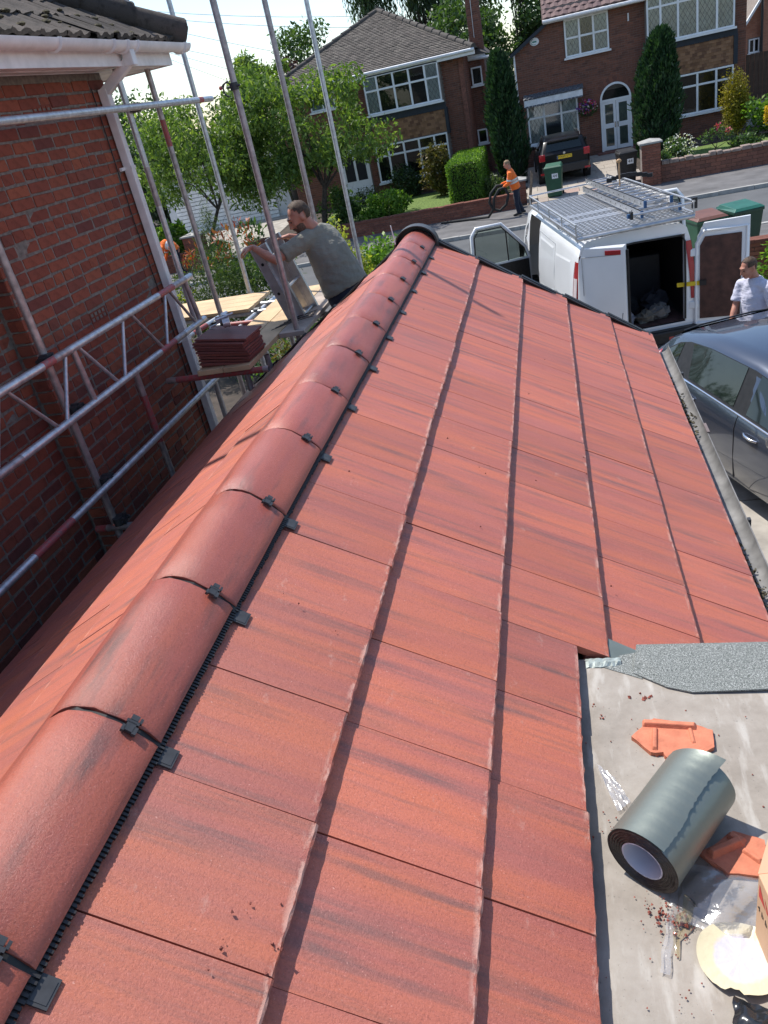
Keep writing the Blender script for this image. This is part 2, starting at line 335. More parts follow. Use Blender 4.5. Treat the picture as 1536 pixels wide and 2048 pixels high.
FLOW_Y = m_leaf('yellow_flower', (.6, .38, .02), (.75, .5, .03), (.8, .6, .05), .3); FLOW_P = m_leaf('pink_flower', (.55, .05, .1), (.6, .1, .2), (.7, .3, .4), .3); FLOW_W = m_leaf('white_flower', (.6, .6, .5), (.75, .75, .7), None, .3); FLOW_V = m_leaf('violet_flower', (.2, .08, .4), (.3, .12, .5), None, .3)

# ------------------------------------------------------------------ setting: ground, road, pavements
G = -4.30
def plane_sheet(name, x0, x1, y0, y1, zf, m, nx=2, ny=2):
    V = []; F = []
    for j in range(ny+1):
        for i in range(nx+1):
            x = x0+(x1-x0)*i/nx; y = y0+(y1-y0)*j/ny; V.append((x, y, zf(x, y)))
    for j in range(ny):
        for i in range(nx): a = j*(nx+1)+i; F.append((a, a+1, a+nx+2, a+nx+1))
    b = MB(); b.add(V, F); return struct(b.build(name, m))
def zfar(x, y):                                            # the far plots rise gently towards their houses
    return -4.21 if y < 27.6 else (-4.21+.36*min(1, (y-27.6)/6.4))
plane_sheet('ground', -400, 400, -60, 600, lambda x, y: G-.12, SOIL)
plane_sheet('road', -120, 120, 19.3, 24.0, lambda x, y: G, ASPH)
plane_sheet('pavement_across', -120, 120, 24.13, 27.6, lambda x, y: -4.205, PAVE)
plane_sheet('pavement_near', -120, 120, 17.4, 19.17, lambda x, y: -4.205, PAVE)
plane_sheet('front_gardens', -60, 60, 27.6, 60, lambda x, y: zfar(x, y)-.012, SOIL, 2, 30)
for nm, ya, yb in (('kerb_across', 24.0, 24.13), ('kerb_near', 19.17, 19.3)):
    k = bpy.data.objects.new(nm, None); COL.objects.link(k); k['kind'] = 'structure'; ROOT[k] = Vector()
    kb = MB().box(0, .905, ya, yb, G-.15, -4.19).mesh('kerb_stone', KERB)
    for i in range(-17, 18):
        link('kerb_stone', kb, k, Matrix.Translation((i*.915, 0, random.uniform(-.004, .004))))
plane_sheet('lawn_right', 4.4, 8.6, 28.0, 31.9, lambda x, y: -3.9+.08*math.sin(x)*.3, GRASS, 8, 8)
plane_sheet('lawn_left', -8.6, -3.4, 28.2, 32.5, lambda x, y: -3.92+.1*max(0, (y-29)/4), GRASS, 8, 8)
plane_sheet('near_garden_soil', -30, -.9, 6.5, 17.4, lambda x, y: -4.27, SOIL)
plane_sheet('left_drive', -22, -10.6, 27.6, 34.6, lambda x, y: zfar(x, y)+.004, CONC, 2, 10)
def slabs(name, x0, x1, y0, y1, sx, sy, zf, m, gap=.012):
    d = bpy.data.objects.new(name, None); COL.objects.link(d); d['kind'] = 'structure'; ROOT[d] = Vector()
    b = MB(); b.box(-sx/2+gap/2, sx/2-gap/2, -sy/2+gap/2, sy/2-gap/2, -.05, 0); me = b.mesh('paving_slab', m)
    j = 0; y = y0
    while y < y1-.01:
        x = x0 - (sx/2 if j % 2 else 0)
        while x < x1-.01:
            M = Matrix.Translation((x+sx/2, y+sy/2, zf(x, y+sy/2)+random.uniform(-.004, .004))) @ Matrix.Rotation(math.atan2(zf(x, y+sy)-zf(x, y), sy), 4, 'X') @ Matrix.Rotation(random.uniform(-.006, .006), 4, 'Z')
            link('paving_slab', me, d, M); x += sx
        y += sy; j += 1
    return d
slabs('driveway_across', -.75, 2.75, 27.6, 34.3, .70, .62, lambda x, y: zfar(x, y)+.03, SLAB)
slabs('near_driveway', .30, 7.5, 1.2, 17.2, 1.2, 1.2, lambda x, y: G+.03, CONC, .02)

# ------------------------------------------------------------------ the low building under the new tiles
TH = 0.560964; W, GA = .294, .353593; X1, Z1, Y0 = -.53556, -1.19722, .626213; YV = 5.822; XR, ZR = -.98, -.9185
ext = thing('tiled_extension', 'low building under new red interlocking roof tiles, nearest the viewer', 'building', (-.98, 3, G))
ct, st = math.cos(TH), math.sin(TH)
def slope_frame(side): # columns: downhill, across, normal
    return Matrix(((side*ct, 0, side*st), (0, side, 0), (-st, 0, ct)))
def tile_mesh(name, length, width, seed, m=None, th=.026, chip=1.0):
    r = random.Random(seed); n = 14; V = []; F = []
    g = .0013; hw = width/2-g; tilt = th/GA
    xs = [-length, -.02, -.006, 0.0]; top = {}; bot = {}
    for i, x in enumerate(xs):
        for k in range(n+1):
            y = -hw+2*hw*k/n; dx = 0; dz = 0
            if i == 3: dx = -abs(r.gauss(0, .0020))*chip - (.004*r.random() if r.random() < .10 else 0); dz = -.0035 - abs(r.gauss(0, .0006))
            if i == 2: dz = -.0006; dx = r.gauss(0, .0008)
            top[i, k] = len(V); V.append((x+dx, y, tilt*x+dz))
    for i, x in enumerate(xs):
        if i in (0, 3):
            for k in range(n+1):
                y = -hw+2*hw*k/n; bot[i, k] = len(V); V.append((x+(-.0015*r.random() if i == 3 else 0), y, tilt*x-th+.0015))
    for i in range(3):
        for k in range(n): F.append((top[i, k], top[i+1, k], top[i+1, k+1], top[i, k+1]))
    for k in range(n):
        F.append((top[3, k], bot[3, k], bot[3, k+1], top[3, k+1])); F.append((bot[0, k], bot[0, k+1], bot[3, k+1], bot[3, k]))
        F.append((top[0, k+1], bot[0, k+1], bot[0, k], top[0, k]))
    for k, fl in ((0, False), (n, True)):
        f = [top[0, k], bot[0, k], bot[3, k], top[3, k], top[2, k], top[1, k]]; F.append(f if not fl else f[::-1])
    b = MB(); b.add(V, F); return b.mesh(name, m or TILE)
full = [tile_mesh('roof_tile', .42, W, i) for i in range(7)]
edge_t = [tile_mesh('roof_tile', .42, YV-(Y0+17*W), 20+i) for i in range(2)]
cut = [tile_mesh('roof_tile', .36, W, 40+i, chip=2.2) for i in range(4)]
FLATY = Y0+4*W
for side in (1, -1):
    F3 = slope_frame(side)
    for k in range(5):
        for j in range(-3, 18):
            last = j == 17; wd = (YV-(Y0+17*W)) if last else W
            s = .633 + k*GA - .0; yc = Y0+j*W+wd/2
            s = (X1-XR)/ct + k*GA
            me = random.choice(edge_t if last else full)
            if side == 1 and yc < FLATY:
                if k > 2: continue
                if k == 2: s = (X1-XR)/ct + .602; me = random.choice(cut)
            s += random.gauss(0, .0016); nrm = random.gauss(0, .0006)
            o = Vector((XR, yc, ZR)) + Vector((side*ct*s, 0, -st*s)) + Vector((side*st*nrm, 0, ct*nrm))
            if side == 1 and k == 2 and yc < FLATY: o += Vector((st, 0, ct))*(-.0065)
            M = Matrix.Translation(o) @ (F3.to_4x4()) @ Matrix.Rotation(random.gauss(0, .0025), 4, 'Z')
            link('roof_tile', me, ext, M)
b = MB()                                                   # felted deck under the tiles and the walls below
for side in (1, -1):
    F3 = slope_frame(side); T = Matrix.Translation((XR, 0, ZR)) @ F3.to_4x4(); b.T = T
    if side == 1: b.box(0, 1.03, -.9, FLATY, -.085, -.052); b.box(0, 1.92, FLATY, YV-.03, -.085, -.052)
    else: b.box(0, 1.92, -YV+.03, .9, -.085, -.052)
b.T = None; b.build('roof_deck', BITU, ext)
b = MB(); zt = -2.14
b.box(-2.45, .50, YV-.33, YV-.10, G, zt+.02); b.box(-2.45, -2.25, -.9, YV-.33, G, zt); b.box(.30, .50, 1.9, YV-.33, G, zt)
b.add([(-2.45, YV-.10, zt+.02), (.50, YV-.10, zt+.02), (-.98, YV-.10, -1.16), (-2.45, YV-.33, zt+.02), (.50, YV-.33, zt+.02), (-.98, YV-.33, -1.16)], [(0, 2, 1), (3, 4, 5), (0, 3, 5, 2), (1, 2, 5, 4)])
b.build('wall', m_brick('plain_gable_brick', [(.2, .06, .035), (.26, .075, .04)], False, .4, 20, .3), ext)
# ridge tiles, their unions, clips and side tabs
def ridge_mesh(name, L, seed):
    r = random.Random(seed); prof = [(.1475, -.098), (.143, -.086), (.132, -.072), (.110, -.052), (.085, -.031), (.060, -.013), (.036, -.001), (.012, .0055), (-.012, .0055), (-.036, -.001), (-.060, -.013), (-.085, -.031), (-.110, -.052), (-.132, -.072), (-.143, -.086), (-.1475, -.098)]
    inn = [(x*.90, z-.014) for x, z in prof][::-1]; ring = prof + inn; n = len(ring); V = []; F = []; ys = [0, .006, L*.25, L*.5, L*.75, L-.006, L]
    for i, y in enumerate(ys):
        e = .003 if i in (0, len(ys)-1) else 0
        for q, (x, z) in enumerate(ring):
            j = r.gauss(0, .0006); ee = e if q < len(prof) else 0
            V.append((x*(1-ee*4), y+(r.gauss(0, .0012) if i in (0, len(ys)-1) else 0), z-ee+j))
    for i in range(len(ys)-1):
        for k in range(n): F.append((i*n+k, (i+1)*n+k, (i+1)*n+(k+1) % n, i*n+(k+1) % n))
    h = len(prof)
    for i in (0, len(ys)-1):
        for k in range(h-1):
            f = (i*n+k, i*n+k+1, i*n+n-2-k, i*n+n-1-k); F.append(f if i == 0 else f[::-1])
    b = MB(); b.add(V, F); return b.mesh(name, RIDGE, smooth=50)
RZ = -.921; RL = .4415; RY0 = .958
rms = [ridge_mesh('ridge_tile', RL-.012, 60+i) for i in range(4)]
def arc(t):                                               # point on the ridge profile, t from right (0) to left (1)
    P = [(.1535, -.099), (.120, -.0555), (.062, -.010), (.0, .0115), (-.062, -.010), (-.120, -.0555), (-.1535, -.099)]
    u = t*6; i = min(5, int(u)); f = u-i; return (P[i][0]*(1-f)+P[i+1][0]*f, P[i][1]*(1-f)+P[i+1][1]*f)
b = MB(); pr = [arc(i/18) for i in range(19)]              # union band: a dark gasket lying in the joint
for i in range(18):
    (xa, za), (xb, zb) = pr[i], pr[i+1]
    b.add([(xa*.97, -.014, za-.010), (xb*.97, -.014, zb-.010), (xb*.97, .010, zb-.010), (xa*.97, .010, za-.010), (xa*.95, -.014, za-.016), (xb*.95, -.014, zb-.016), (xb*.95, .010, zb-.016), (xa*.95, .010, za-.016)], [(0, 1, 2, 3), (7, 6, 5, 4), (0, 4, 5, 1), (2, 6, 7, 3)])
union_me = b.mesh('ridge_union', BLACKP)
b = MB(); b.box(-.017, .017, -.006, .004, 0, .012); b.box(-.013, .011, -.030, -.003, .004, .012); b.box(-.020, -.011, -.034, -.016, .002, .012); b.box(.009, .020, -.034, -.012, .002, .012); b.box(-.010, .010, .004, .020, .006, .013); b.box(.014, .021, .002, .018, .004, .012); clip_me = b.mesh('ridge_clip', GREYP)
b = MB(); b.box(-.012, .032, -.022, .022, -.003, .001); b.box(.002, .028, -.017, .017, .001, .002); tab_me = b.mesh('ridge_tab', GREYP)
for k in range(-3, 12):
    y = RY0 + k*RL
    if y > YV: break
    L = min(RL, YV+.01-y)
    me = random.choice(rms) if L > RL-.03 else ridge_mesh('ridge_tile', L-.012, 99)
    M = Matrix.Translation((XR+random.gauss(0, .0015), y+.006, RZ+random.gauss(0, .001))) @ Matrix.Rotation(random.gauss(0, .003), 4, 'Z') @ Matrix.Rotation(.006, 4, 'X')
    rt = link('ridge_tile', me, ext, M)
    link('ridge_union', union_me, rt)
    (xa, za), (xb, zb) = arc(.20), arc(.26); an = math.atan2(zb-za, xa-xb)
    c = link('ridge_clip', clip_me, rt); c.matrix_basis = Matrix.Translation((xa-.002, -.004, za+.001)) @ Matrix.Rotation(an, 4, 'Y') @ Matrix.Scale(.78, 4)
    for side in (1, -1):
        t = link('ridge_tab', tab_me, rt)
        t.matrix_basis = Matrix.Translation((side*.150, -.02, -.1120)) @ Matrix.Rotation(side*TH if side > 0 else -TH+math.pi*0, 4, 'Y') @ (Matrix.Scale(-1, 4, (1, 0, 0)) if side < 0 else Matrix())
b = MB()                                                   # ribbed black ridge roll showing below the ridge tiles
for side in (1, -1):
    b.T = Matrix.Translation((XR, 0, ZR)) @ slope_frame(side).to_4x4()
    y = -.6
    b.box(.12, .183, *(sorted((side*-.6, side*(YV-.02)))), -.020, -.0155)
    while y < YV-.02:
        rr = random.gauss(0, .0012); b.box(.13, .188+rr, *(sorted((side*y, side*(y+.0050)))), -.0195, -.0120); y += .0092
b.T = None; stuff(b.build('ridge_roll', BLACKP, ext))
# end cap, verge units, small aerial stub
b = MB(); pr = [(math.cos(math.pi*i/16)*.165, math.sin(math.pi*i/16)*.150-.105) for i in range(17)]
pr = [(.165, -.16)] + pr + [(-.165, -.16)]
for y0, y1, sc in ((YV-.075, YV+.028, 1.0),):
    n = len(pr); V = [(XR+x*sc, y0, RZ+z*sc) for x, z in pr] + [(XR+x*sc, y1, RZ+z*sc) for x, z in pr] + [(XR+x*sc*.9, y0, RZ+z*.88) for x, z in pr]
    b.add(V, [(i, i+1, n+i+1, n+i) for i in range(n-1)] + [(i, 2*n+i, 2*n+i+1, i+1) for i in range(n-1)] + [tuple(range(n, 2*n))])
b.build('ridge_end_cap', mat('black_grey_cap', (.05, .048, .047), .42, var=.2), ext, 40)
vb = MB(); vb.box(0, .362, -.015, .030, -.062, .012); vb.box(0, .362, -.048, -.015, -.001, .007); vb.box(.335, .366, -.05, .033, -.07, .015); vme = vb.mesh('verge_unit', BLACKP)
for side in (1, -1):
    for k in range(6):
        s = (X1-XR)/ct + (k-1)*GA - .02
        o = Vector((XR, YV+.004, ZR)) + Vector((side*ct*s, 0, -st*s)); F4 = slope_frame(side).to_4x4()
        M = Matrix.Translation(o) @ F4 @ Matrix.Rotation(.045, 4, 'Y')
        if side < 0: M = M @ Matrix.Scale(-1, 4, (0, 1, 0))
        if k < 5: link('verge_unit', vme, ext, M)
MB().path([(-1.07, 5.45, -.93), (-1.08, 5.45, -.80)], .0035, 6).build('ridge_screw', UPVCD, ext)
# gutter along the right-hand eaves
def gutter(name, x, z, y0, y1, r, m, parent, th=.004, n=10):
    b = MB(); V = []; F = []
    for i in range(n+1):
        a = math.pi + math.pi*i/n
        for rr in (r, r-th):
            for y in (y0, y1): V.append((x+rr*math.cos(a), y, z+rr*math.sin(a)))
    for i in range(n): k = i*4; F += [(k, k+4, k+5, k+1), (k+2, k+3, k+7, k+6), (k, k+2, k+6, k+4), (k+1, k+5, k+7, k+3)]
    F += [(0, 1, 3, 2), (4*n, 4*n+2, 4*n+3, 4*n+1)]; b.add(V, F); return b.build(name, m, parent, 50)
gx, gz = .702, -2.006
gt = gutter('gutter', gx, gz, 1.8, 5.70, .052, GUTG, ext, .005)
b = MB()
V = []
for i in range(13):
    a = math.pi+math.pi*i/12
    for rr in (.0535, .0575):
        for y in (4.16, 4.28): V.append((gx+rr*math.cos(a), y, gz+rr*math.sin(a)+.002))
F = []
for i in range(12): k = i*4; F += [(k, k+4, k+5, k+1), (k+2, k+3, k+7, k+6), (k, k+2, k+6, k+4), (k+1, k+5, k+7, k+3)]
b.add(V, F); b.box(gx+.046, gx+.061, 4.16, 4.28, gz-.002, gz+.006)
b.build('gutter_union', mat('brown_grey_union', (.17, .13, .12), .5), gt)
for y in (2.3, 3.2, 5.1): MB().box(gx+.050, gx+.063, y-.012, y+.012, gz-.03, gz+.010).build('gutter_bracket', GREYP, gt)
b = MB()
for i in range(1500):
    y = 1.85+3.7*random.random()**1.15; x = gx-.044+abs(random.gauss(0, .014))*(1+.8*math.sin(y*3.1)); s = random.uniform(.0018, .0065)
    b.T = Matrix.Translation((x, y, gz-.035-max(0, (x-gx)*.2)+random.uniform(0, .022))) @ Matrix.Rotation(random.random()*6, 4, (random.random(), random.random(), 1)); b.box(-s, s, -s*1.3, s*1.3, -s*.5, s*.5)
for i in range(70): pass
b.T = None; stuff(b.build('gutter_debris', MOSS, gt))
b = MB(); b.box(.55, .575, 1.9, 5.78, -2.16, -1.99); b.build('fascia', UPVCD, ext)
# flat roof beside the slope, its felt and flashing
ZF = -1.572
b = MB(); nx = 24
V = []; F = []
for j in range(nx+1):
    for i in range(nx+1):
        x = -.062+1.5*i/nx; y = -.3+(1.792+.3)*j/nx; V.append((x, y, ZF+.003*math.sin(x*9+y*4)+.004*math.exp(-((x+.02)/.03)**2)))
for j in range(nx):
    for i in range(nx): a = j*(nx+1)+i; F.append((a, a+1, a+nx+2, a+nx+1))
b.add(V, F); b.box(-.05, 1.44, -.3, 1.79, ZF-.12, ZF-.012); b.build('flat_roof', DECKF, ext, 60)
b = MB(); V = [(.118, 1.722, .004), (.137, 1.826, .020), (.50, 1.816, .020), (.95, 1.80, .02), (.95, 1.64, .004), (.45, 1.645, .004), (.262, 1.640, .004), (.20, 1.662, .004)]
n = len(V); b.add([(x, y, ZF+z) for x, y, z in V]+[(x, y, ZF+z+.005) for x, y, z in V], [tuple(range(n))[::-1], tuple(range(n, 2*n))]+[(i, (i+1) % n, n+(i+1) % n, n+i) for i in range(n)]); b.build('mineral_felt', FELT, ext)
b = MB(); V = [(.040, 1.752, .003), (.088, 1.800, .006), (.142, 1.812, .006), (.140, 1.700, .003), (.10, 1.722, .003)]; n = len(V)
b.add([(x, y, ZF+z) for x, y, z in V]+[(x, y, ZF+z+.002) for x, y, z in V], [tuple(range(n))[::-1], tuple(range(n, 2*n))]+[(i, (i+1) % n, n+(i+1) % n, n+i) for i in range(n)]); b.build('felt_underlap', FELT, ext)
b = MB(); V = []; F = []
for i in range(13):
    t = i/12; x = -.012+.10*t
    for y, z in ((1.752+.006*t, .006), (1.768, .013+.003*random.random()), (1.786+.004*t, .010)): V.append((x, y+random.gauss(0, .001), ZF+z+random.gauss(0, .0012)))
for i in range(12):
    for k in range(2): a = i*3+k; F.append((a, a+3, a+4, a+1))
b.add(V, F); b.build('flashing_strip', mat('pale_green_flashing', (.40, .45, .42), .45, .3, var=.25, scale=60, bump=.3), ext)
b = MB(); b.T = Matrix.Translation((.06, 1.845, -1.60)) @ slope_frame(1).to_4x4(); b.box(-.06, .12, -.03, .055, .012, .016); b.T = None
b.build('grey_soaker', mat('grey_green_soaker', (.16, .19, .18), .6), ext)

# ------------------------------------------------------------------ the brick house on the left, close by
nh = thing('neighbour_house', 'old red brick house beside the new roof, with white gutter and downpipe', 'house', (-6, 3, G))
WX, WYE, QY, SX = -3.20, 6.16, 4.16, -3.33
b = MB(); b.box(-9, WX-.005, QY+.010, WYE-.010, G, .62); b.box(-9, SX-.005, -3, QY+.014, G, .62); b.build('wall', MORTAR, nh)
RH, SL, HL, JT = .0790, .2360, .1175, .0135
def brick_me(L, H, D, seed, m=BRICK):
    r = random.Random(seed); V = []; F = []; e = .006
    fr = [(-L/2+e, -H/2), (L/2-e, -H/2), (L/2, -H/2+e), (L/2, H/2-e), (L/2-e, H/2), (-L/2+e, H/2), (-L/2, H/2-e), (-L/2, -H/2+e)]
    if r.random() < .5: k = r.choice([0, 2, 4, 6]); fr[k] = (fr[k][0]*.93, fr[k][1]*.86)
    j = [(y+r.gauss(0, .0013), z+r.gauss(0, .0013)) for y, z in fr]
    V = [(-D, y, z) for y, z in j] + [(-.004, y, z) for y, z in j] + [(r.gauss(0, .0008), y*.965, z*.92) for y, z in j]
    F = [tuple(range(16, 24))]+[(i, (i+1) % 8, 8+(i+1) % 8, 8+i) for i in range(8)]+[(8+i, 8+(i+1) % 8, 16+(i+1) % 8, 16+i) for i in range(8)]
    b = MB(); b.add(V, F); return b
ST = [brick_me(SL-JT, RH-JT, .05, i).mesh('brick', BRICK) for i in range(6)]; HD = [brick_me(HL-JT, RH-JT, .05, 30+i).mesh('brick', BRICK) for i in range(4)]
STI = [brick_me(SL-JT, RH-JT, .05, i) for i in range(6)]; HDI = [brick_me(HL-JT, RH-JT, .05, 30+i) for i in range(4)]
joined = MB(); cnt = 0
spots = []
rows = int((.52+2.75)/RH)
VENTS = [(4.98, -.975), (5.22, .33)]
for rr in range(rows+22):
    z = .50-RH*(rr+.5); hdr = rr % 4 == 2
    for xx, ya, yb in ((WX, QY, WYE), (SX, 1.2, QY)):
        y = yb - (HL if rr % 2 and not hdr else 0)*1.0
        if y < yb: spots.append((xx, y+HL/2, z, 1))
        while y > ya+.03:
            L = HL if (hdr or random.random() < .10) else SL
            if y-L < ya-.005:
                L = HL
                if y-L < ya-.03: break
            spots.append((xx, y-L/2, z, 0 if L == SL else 1)); y -= L
spots = [s for s in spots if not any(s[0] == WX and abs(s[1]-vy) < .15 and abs(s[2]-vz) < .035 for vy, vz in VENTS)]
spots.sort(key=lambda s: (s[0] != WX or s[2] < -1.95, -s[2] if s[0] == WX else 9, s[1]))
for i, (xx, y, z, h) in enumerate(spots):
    M = Matrix.Translation((xx+random.gauss(0, .0018), y+random.gauss(0, .002), z+random.gauss(0, .0016))) @ Matrix.Rotation(random.gauss(0, .008), 4, 'X')
    if i < 298: link('brick', random.choice(HD if h else ST), nh, M)
    else:
        src = random.choice(HDI if h else STI); joined.T = M; joined.add(src.v, src.f)
joined.T = None
rv = MB()                                                  # short return of the projecting wall, brick by brick
for rr in range(rows+22):
    z = .50-RH*(rr+.5); joined.T = Matrix.Translation((WX-.06, QY+random.gauss(0, .002), z)) @ Matrix.Rotation(-math.pi/2, 4, 'Z'); src = random.choice(HDI); joined.add(src.v, src.f)
joined.T = None; stuff(joined.build('bricks_beyond', BRICKI, nh))
for vy, vz in VENTS:
    b = MB(); b.box(WX-.05, WX-.03, vy-.115, vy+.115, vz-.036, vz+.036, 1)
    for k in range(5): yy = vy-.105+.0525*k; b.box(WX-.03, WX+.001, yy-.006, yy+.006, vz-.036, vz+.036)
    for zz in (vz-.034, vz, vz+.034): b.box(WX-.03, WX-.001, vy-.113, vy+.113, zz-.005, zz+.005)
    b.build('air_brick', [BRICK, DARKIN], nh)
b = MB(); b.path([(WX+.008, 5.93, .44), (WX+.009, 5.90, -.5), (WX+.008, 5.94, -1.4), (WX+.008, 5.92, -2.6)], .0045, 6); b.build('cable', BLACKP, nh)
# eaves: soffit, fascia, gutter, downpipe
GX, GZ, GYE = -2.875, .645, 7.13
b = MB(); b.box(-9, GX-.085, -3, 6.90, .545, .56); b.box(-9, GX-.085, -3, 6.88, .56, .57)
for k in range(3): b.box(GX-.32+.1*k, GX-.317+.1*k, -3, 6.88, .541, .547)
b.build('soffit', UPVCD, nh); MB().box(GX-.083, GX-.062, -3, 6.92, .535, .70).box(-9, GX-.083, 6.902, 6.922, .535, .70).build('fascia', UPVCD, nh)
g = gutter('gutter', GX, GZ+.03, -3, GYE, .060, UPVCD, nh, .004, 12)
b = MB(); b.add([(GX+.06*math.cos(math.pi+math.pi*i/12), GYE, GZ+.03+.06*math.sin(math.pi+math.pi*i/12)) for i in range(13)], [tuple(range(13))]); b.build('gutter_end', UPVC, g)
for y in (5.05, 5.75, 5.96, 6.12, 7.0):
    b = MB(); b.path([(GX+.063*math.cos(math.pi+math.pi*i/12), y, GZ+.033+.063*math.sin(math.pi+math.pi*i/12)) for i in range(13)], (.016, .003), 8, hint=(0, 1, 0)); b.build('gutter_joint', UPVC, g)
PX, PY = WX+.045, WYE-.12
dp = MB(); s = .034
dp.bar((GX+.0, 6.04, GZ-.02), (GX+.0, 6.04, GZ-.12), .075, .075, 0, (0, 1, 0)); dp.bar((GX+.0, 6.04, GZ-.08), (PX+.0, PY, .40), .066, .066, 0, (0, 1, 0)); dp.bar((PX, PY, .43), (PX, PY, .30), .072, .072, 0, (0, 1, 0)); dp.bar((PX, PY, .31), (PX, PY, G), .066, .066, 0, (0, 1, 0))
dpo = dp.build('downpipe', UPVCD, nh, bevel=.006)
b = MB()
for z in (-.12, -1.5, -2.9): b.box(PX-.05, PX+.037, PY-.037, PY+.037, z-.012, z+.012); b.box(PX-.04, PX-.02, PY-.09, PY+.09, z-.012, z+.012)
b.build('pipe_bracket', UPVC, dpo)
# hipped roof of rolled concrete tiles with moss
PT = R(30); rf = Matrix(((-math.cos(PT), 0, math.sin(PT)), (0, -1, 0), (math.sin(PT), 0, math.cos(PT)))).to_4x4()   # up-slope, -Y, normal
def pantile(seed):
    r = random.Random(seed); b = MB(); n = 12; V = []; F = []; wv = .30
    for i, x in enumerate((0, .02, .2, .40)):
        for k in range(n+1):
            u = k/n; y = -wv/2+wv*u; z = .011*math.cos(u*4*math.pi)+.016+(.010*r.random() if i == 0 else 0)-.055*x*.4
            V.append((x+(.008*r.random() if i == 0 else 0), y, z))
    for k in range(n+1): V.append((.004, -wv/2+wv*k/n, -.022+.011*math.cos(k/n*4*math.pi)*.9+.012))
    for i in range(3):
        for k in range(n): a = i*(n+1)+k; F.append((a, a+1, a+n+2, a+n+1))
    o = 4*(n+1)
    for k in range(n): F.append((o+k, o+k+1, k+1, k))
    b.add(V, F); return b.mesh('pantile', OLDT, smooth=50)
pts_ = [pantile(i) for i in range(4)]
e0 = Vector((GX-.02, GYE-.02, GZ+.055))
for k in range(7):
    for j in range(26):
        y = GYE-.02-.15-.30*j; s = .34*k
        if GYE-.10-y < s*math.cos(PT)-.05: continue
        M = Matrix.Translation(e0+Vector((-math.cos(PT)*s, y-e0.y, math.sin(PT)*s+.006))) @ rf @ Matrix.Rotation(random.gauss(0, .012), 4, 'Z') @ Matrix.Rotation(random.gauss(0, .01), 4, 'Y')
        if k == 0 and j in (2, 3, 4): M = M @ Matrix.Translation((-.03, 0, .01)) @ Matrix.Rotation(.08, 4, 'Z')
        link('pantile', random.choice(pts_), nh, M)
b = MB(); A = (GX-.02, GYE-.02, GZ+.045); hx = 3.2
b.add([A, (A[0], -3, A[2]), (A[0]-hx, -3, A[2]+hx*math.tan(PT)), (A[0]-hx, GYE-.02-hx, A[2]+hx*math.tan(PT)), (A[0]-6.4, GYE-.02, A[2])], [(0, 1, 2, 3), (0, 3, 4)]); b.build('roof', OLDT, nh)
b = MB(); V = []
for k in range(10):
    M = Matrix.Translation((A[0]-.28*k+.02, A[1]-.28*k+.02, A[2]+.28*k*math.tan(PT)+.045))
    q0 = Vector((A[0]-.28*k+.03, A[1]-.28*k+.03, A[2]+.28*k*math.tan(PT)+.06)); q1 = q0+Vector((-.30, -.30, .30*math.tan(PT)-.012))
    h = MB(); h.path([q0, q0+(q1-q0)*.1, q1], [.115, .112, .098], 14, True, hint=(0, 0, 1)); h.build('hip_tile', OLDT, nh, 45)
MB().path([(A[0]+.04+.03*math.sin(t*.5), A[1]+.07+.04*math.cos(t*.5), A[2]+.07+.04*math.sin(t*.55)) for t in range(11)], .004, 6).build('hip_iron', BLACKP, nh)
b = MB()
for i in range(60):
    s = random.uniform(.008, .03); y = random.uniform(2.5, 6.3); q = random.uniform(0, .5)
    b.T = Matrix.Translation((e0.x-q*math.cos(PT), y, e0.z+q*math.sin(PT)+.035)) @ Matrix.Rotation(random.random()*6, 4, 'Z'); b.ball((0, 0, 0), (s, s*1.5, s*.5), 0, 7, 4)
b.T = None; stuff(b.build('roof_moss', MOSS, nh))

# ------------------------------------------------------------------ scaffold between the houses
sc = thing('scaffold', 'galvanised tube scaffold with red painted bands between the brick wall and the new roof', 'scaffold', (-2.9, 6, G))
TR = .0242; SM = [GALV, REDP, GALVR]
def band_tube(name, p, q, bands=(), base=0, r=TR, sag=0, parent=None):
    p, q = Vector(p), Vector(q); cuts = sorted({0.0, 1.0, *[c for bnd in bands for c in bnd[:2]]}); pts = [p+(q-p)*c for c in cuts]; mm = []
    for a, c in zip(cuts, cuts[1:]):
        mid = (a+c)/2; mm.append(next((bnd[2] for bnd in bands if bnd[0] <= mid <= bnd[1]), base))
    b = MB(); b.path(pts, r, 16, False, mats=mm)
    d = (q-p).normalized(); b2 = MB(); n = 16                # open tube ends: a ring and a dark bore
    for e, sgn in ((p, -1), (q, 1)): b.path([e-d*.03*sgn, e+d*.0003*sgn], r*.84, 12, False, m=2); b.path([e+d*.0003*sgn-d*.0001, e+d*.0003*sgn], [r*.84, r], 16, False, m=base)
    return b.build(name, SM, parent or sc, 40)
def coupler(at, parent=None, m=GREYP, s=1.0, rot=0.0):
    b = MB(); b.T = Matrix.Translation(at) @ Matrix.Rotation(rot, 4, 'Z')
    b.path([(0, 0, -.026), (0, 0, .026)], .034*s, 14); b.path([(-.03, .035, 0), (.03, .035, 0)], .034*s, 14); b.box(.024, .062, -.014, .014, -.02, .02); b.tube((.045, -.03, 0), (.045, .06, 0), .007, 8); b.tube((.045, .05, 0), (.045, .066, 0), .013, 6); b.box(-.02, .03, .06, .075, -.022, .022); b.T = None
    return b.build('coupler', m, parent or sc, 40)
P4 = (-2.12, 5.965)
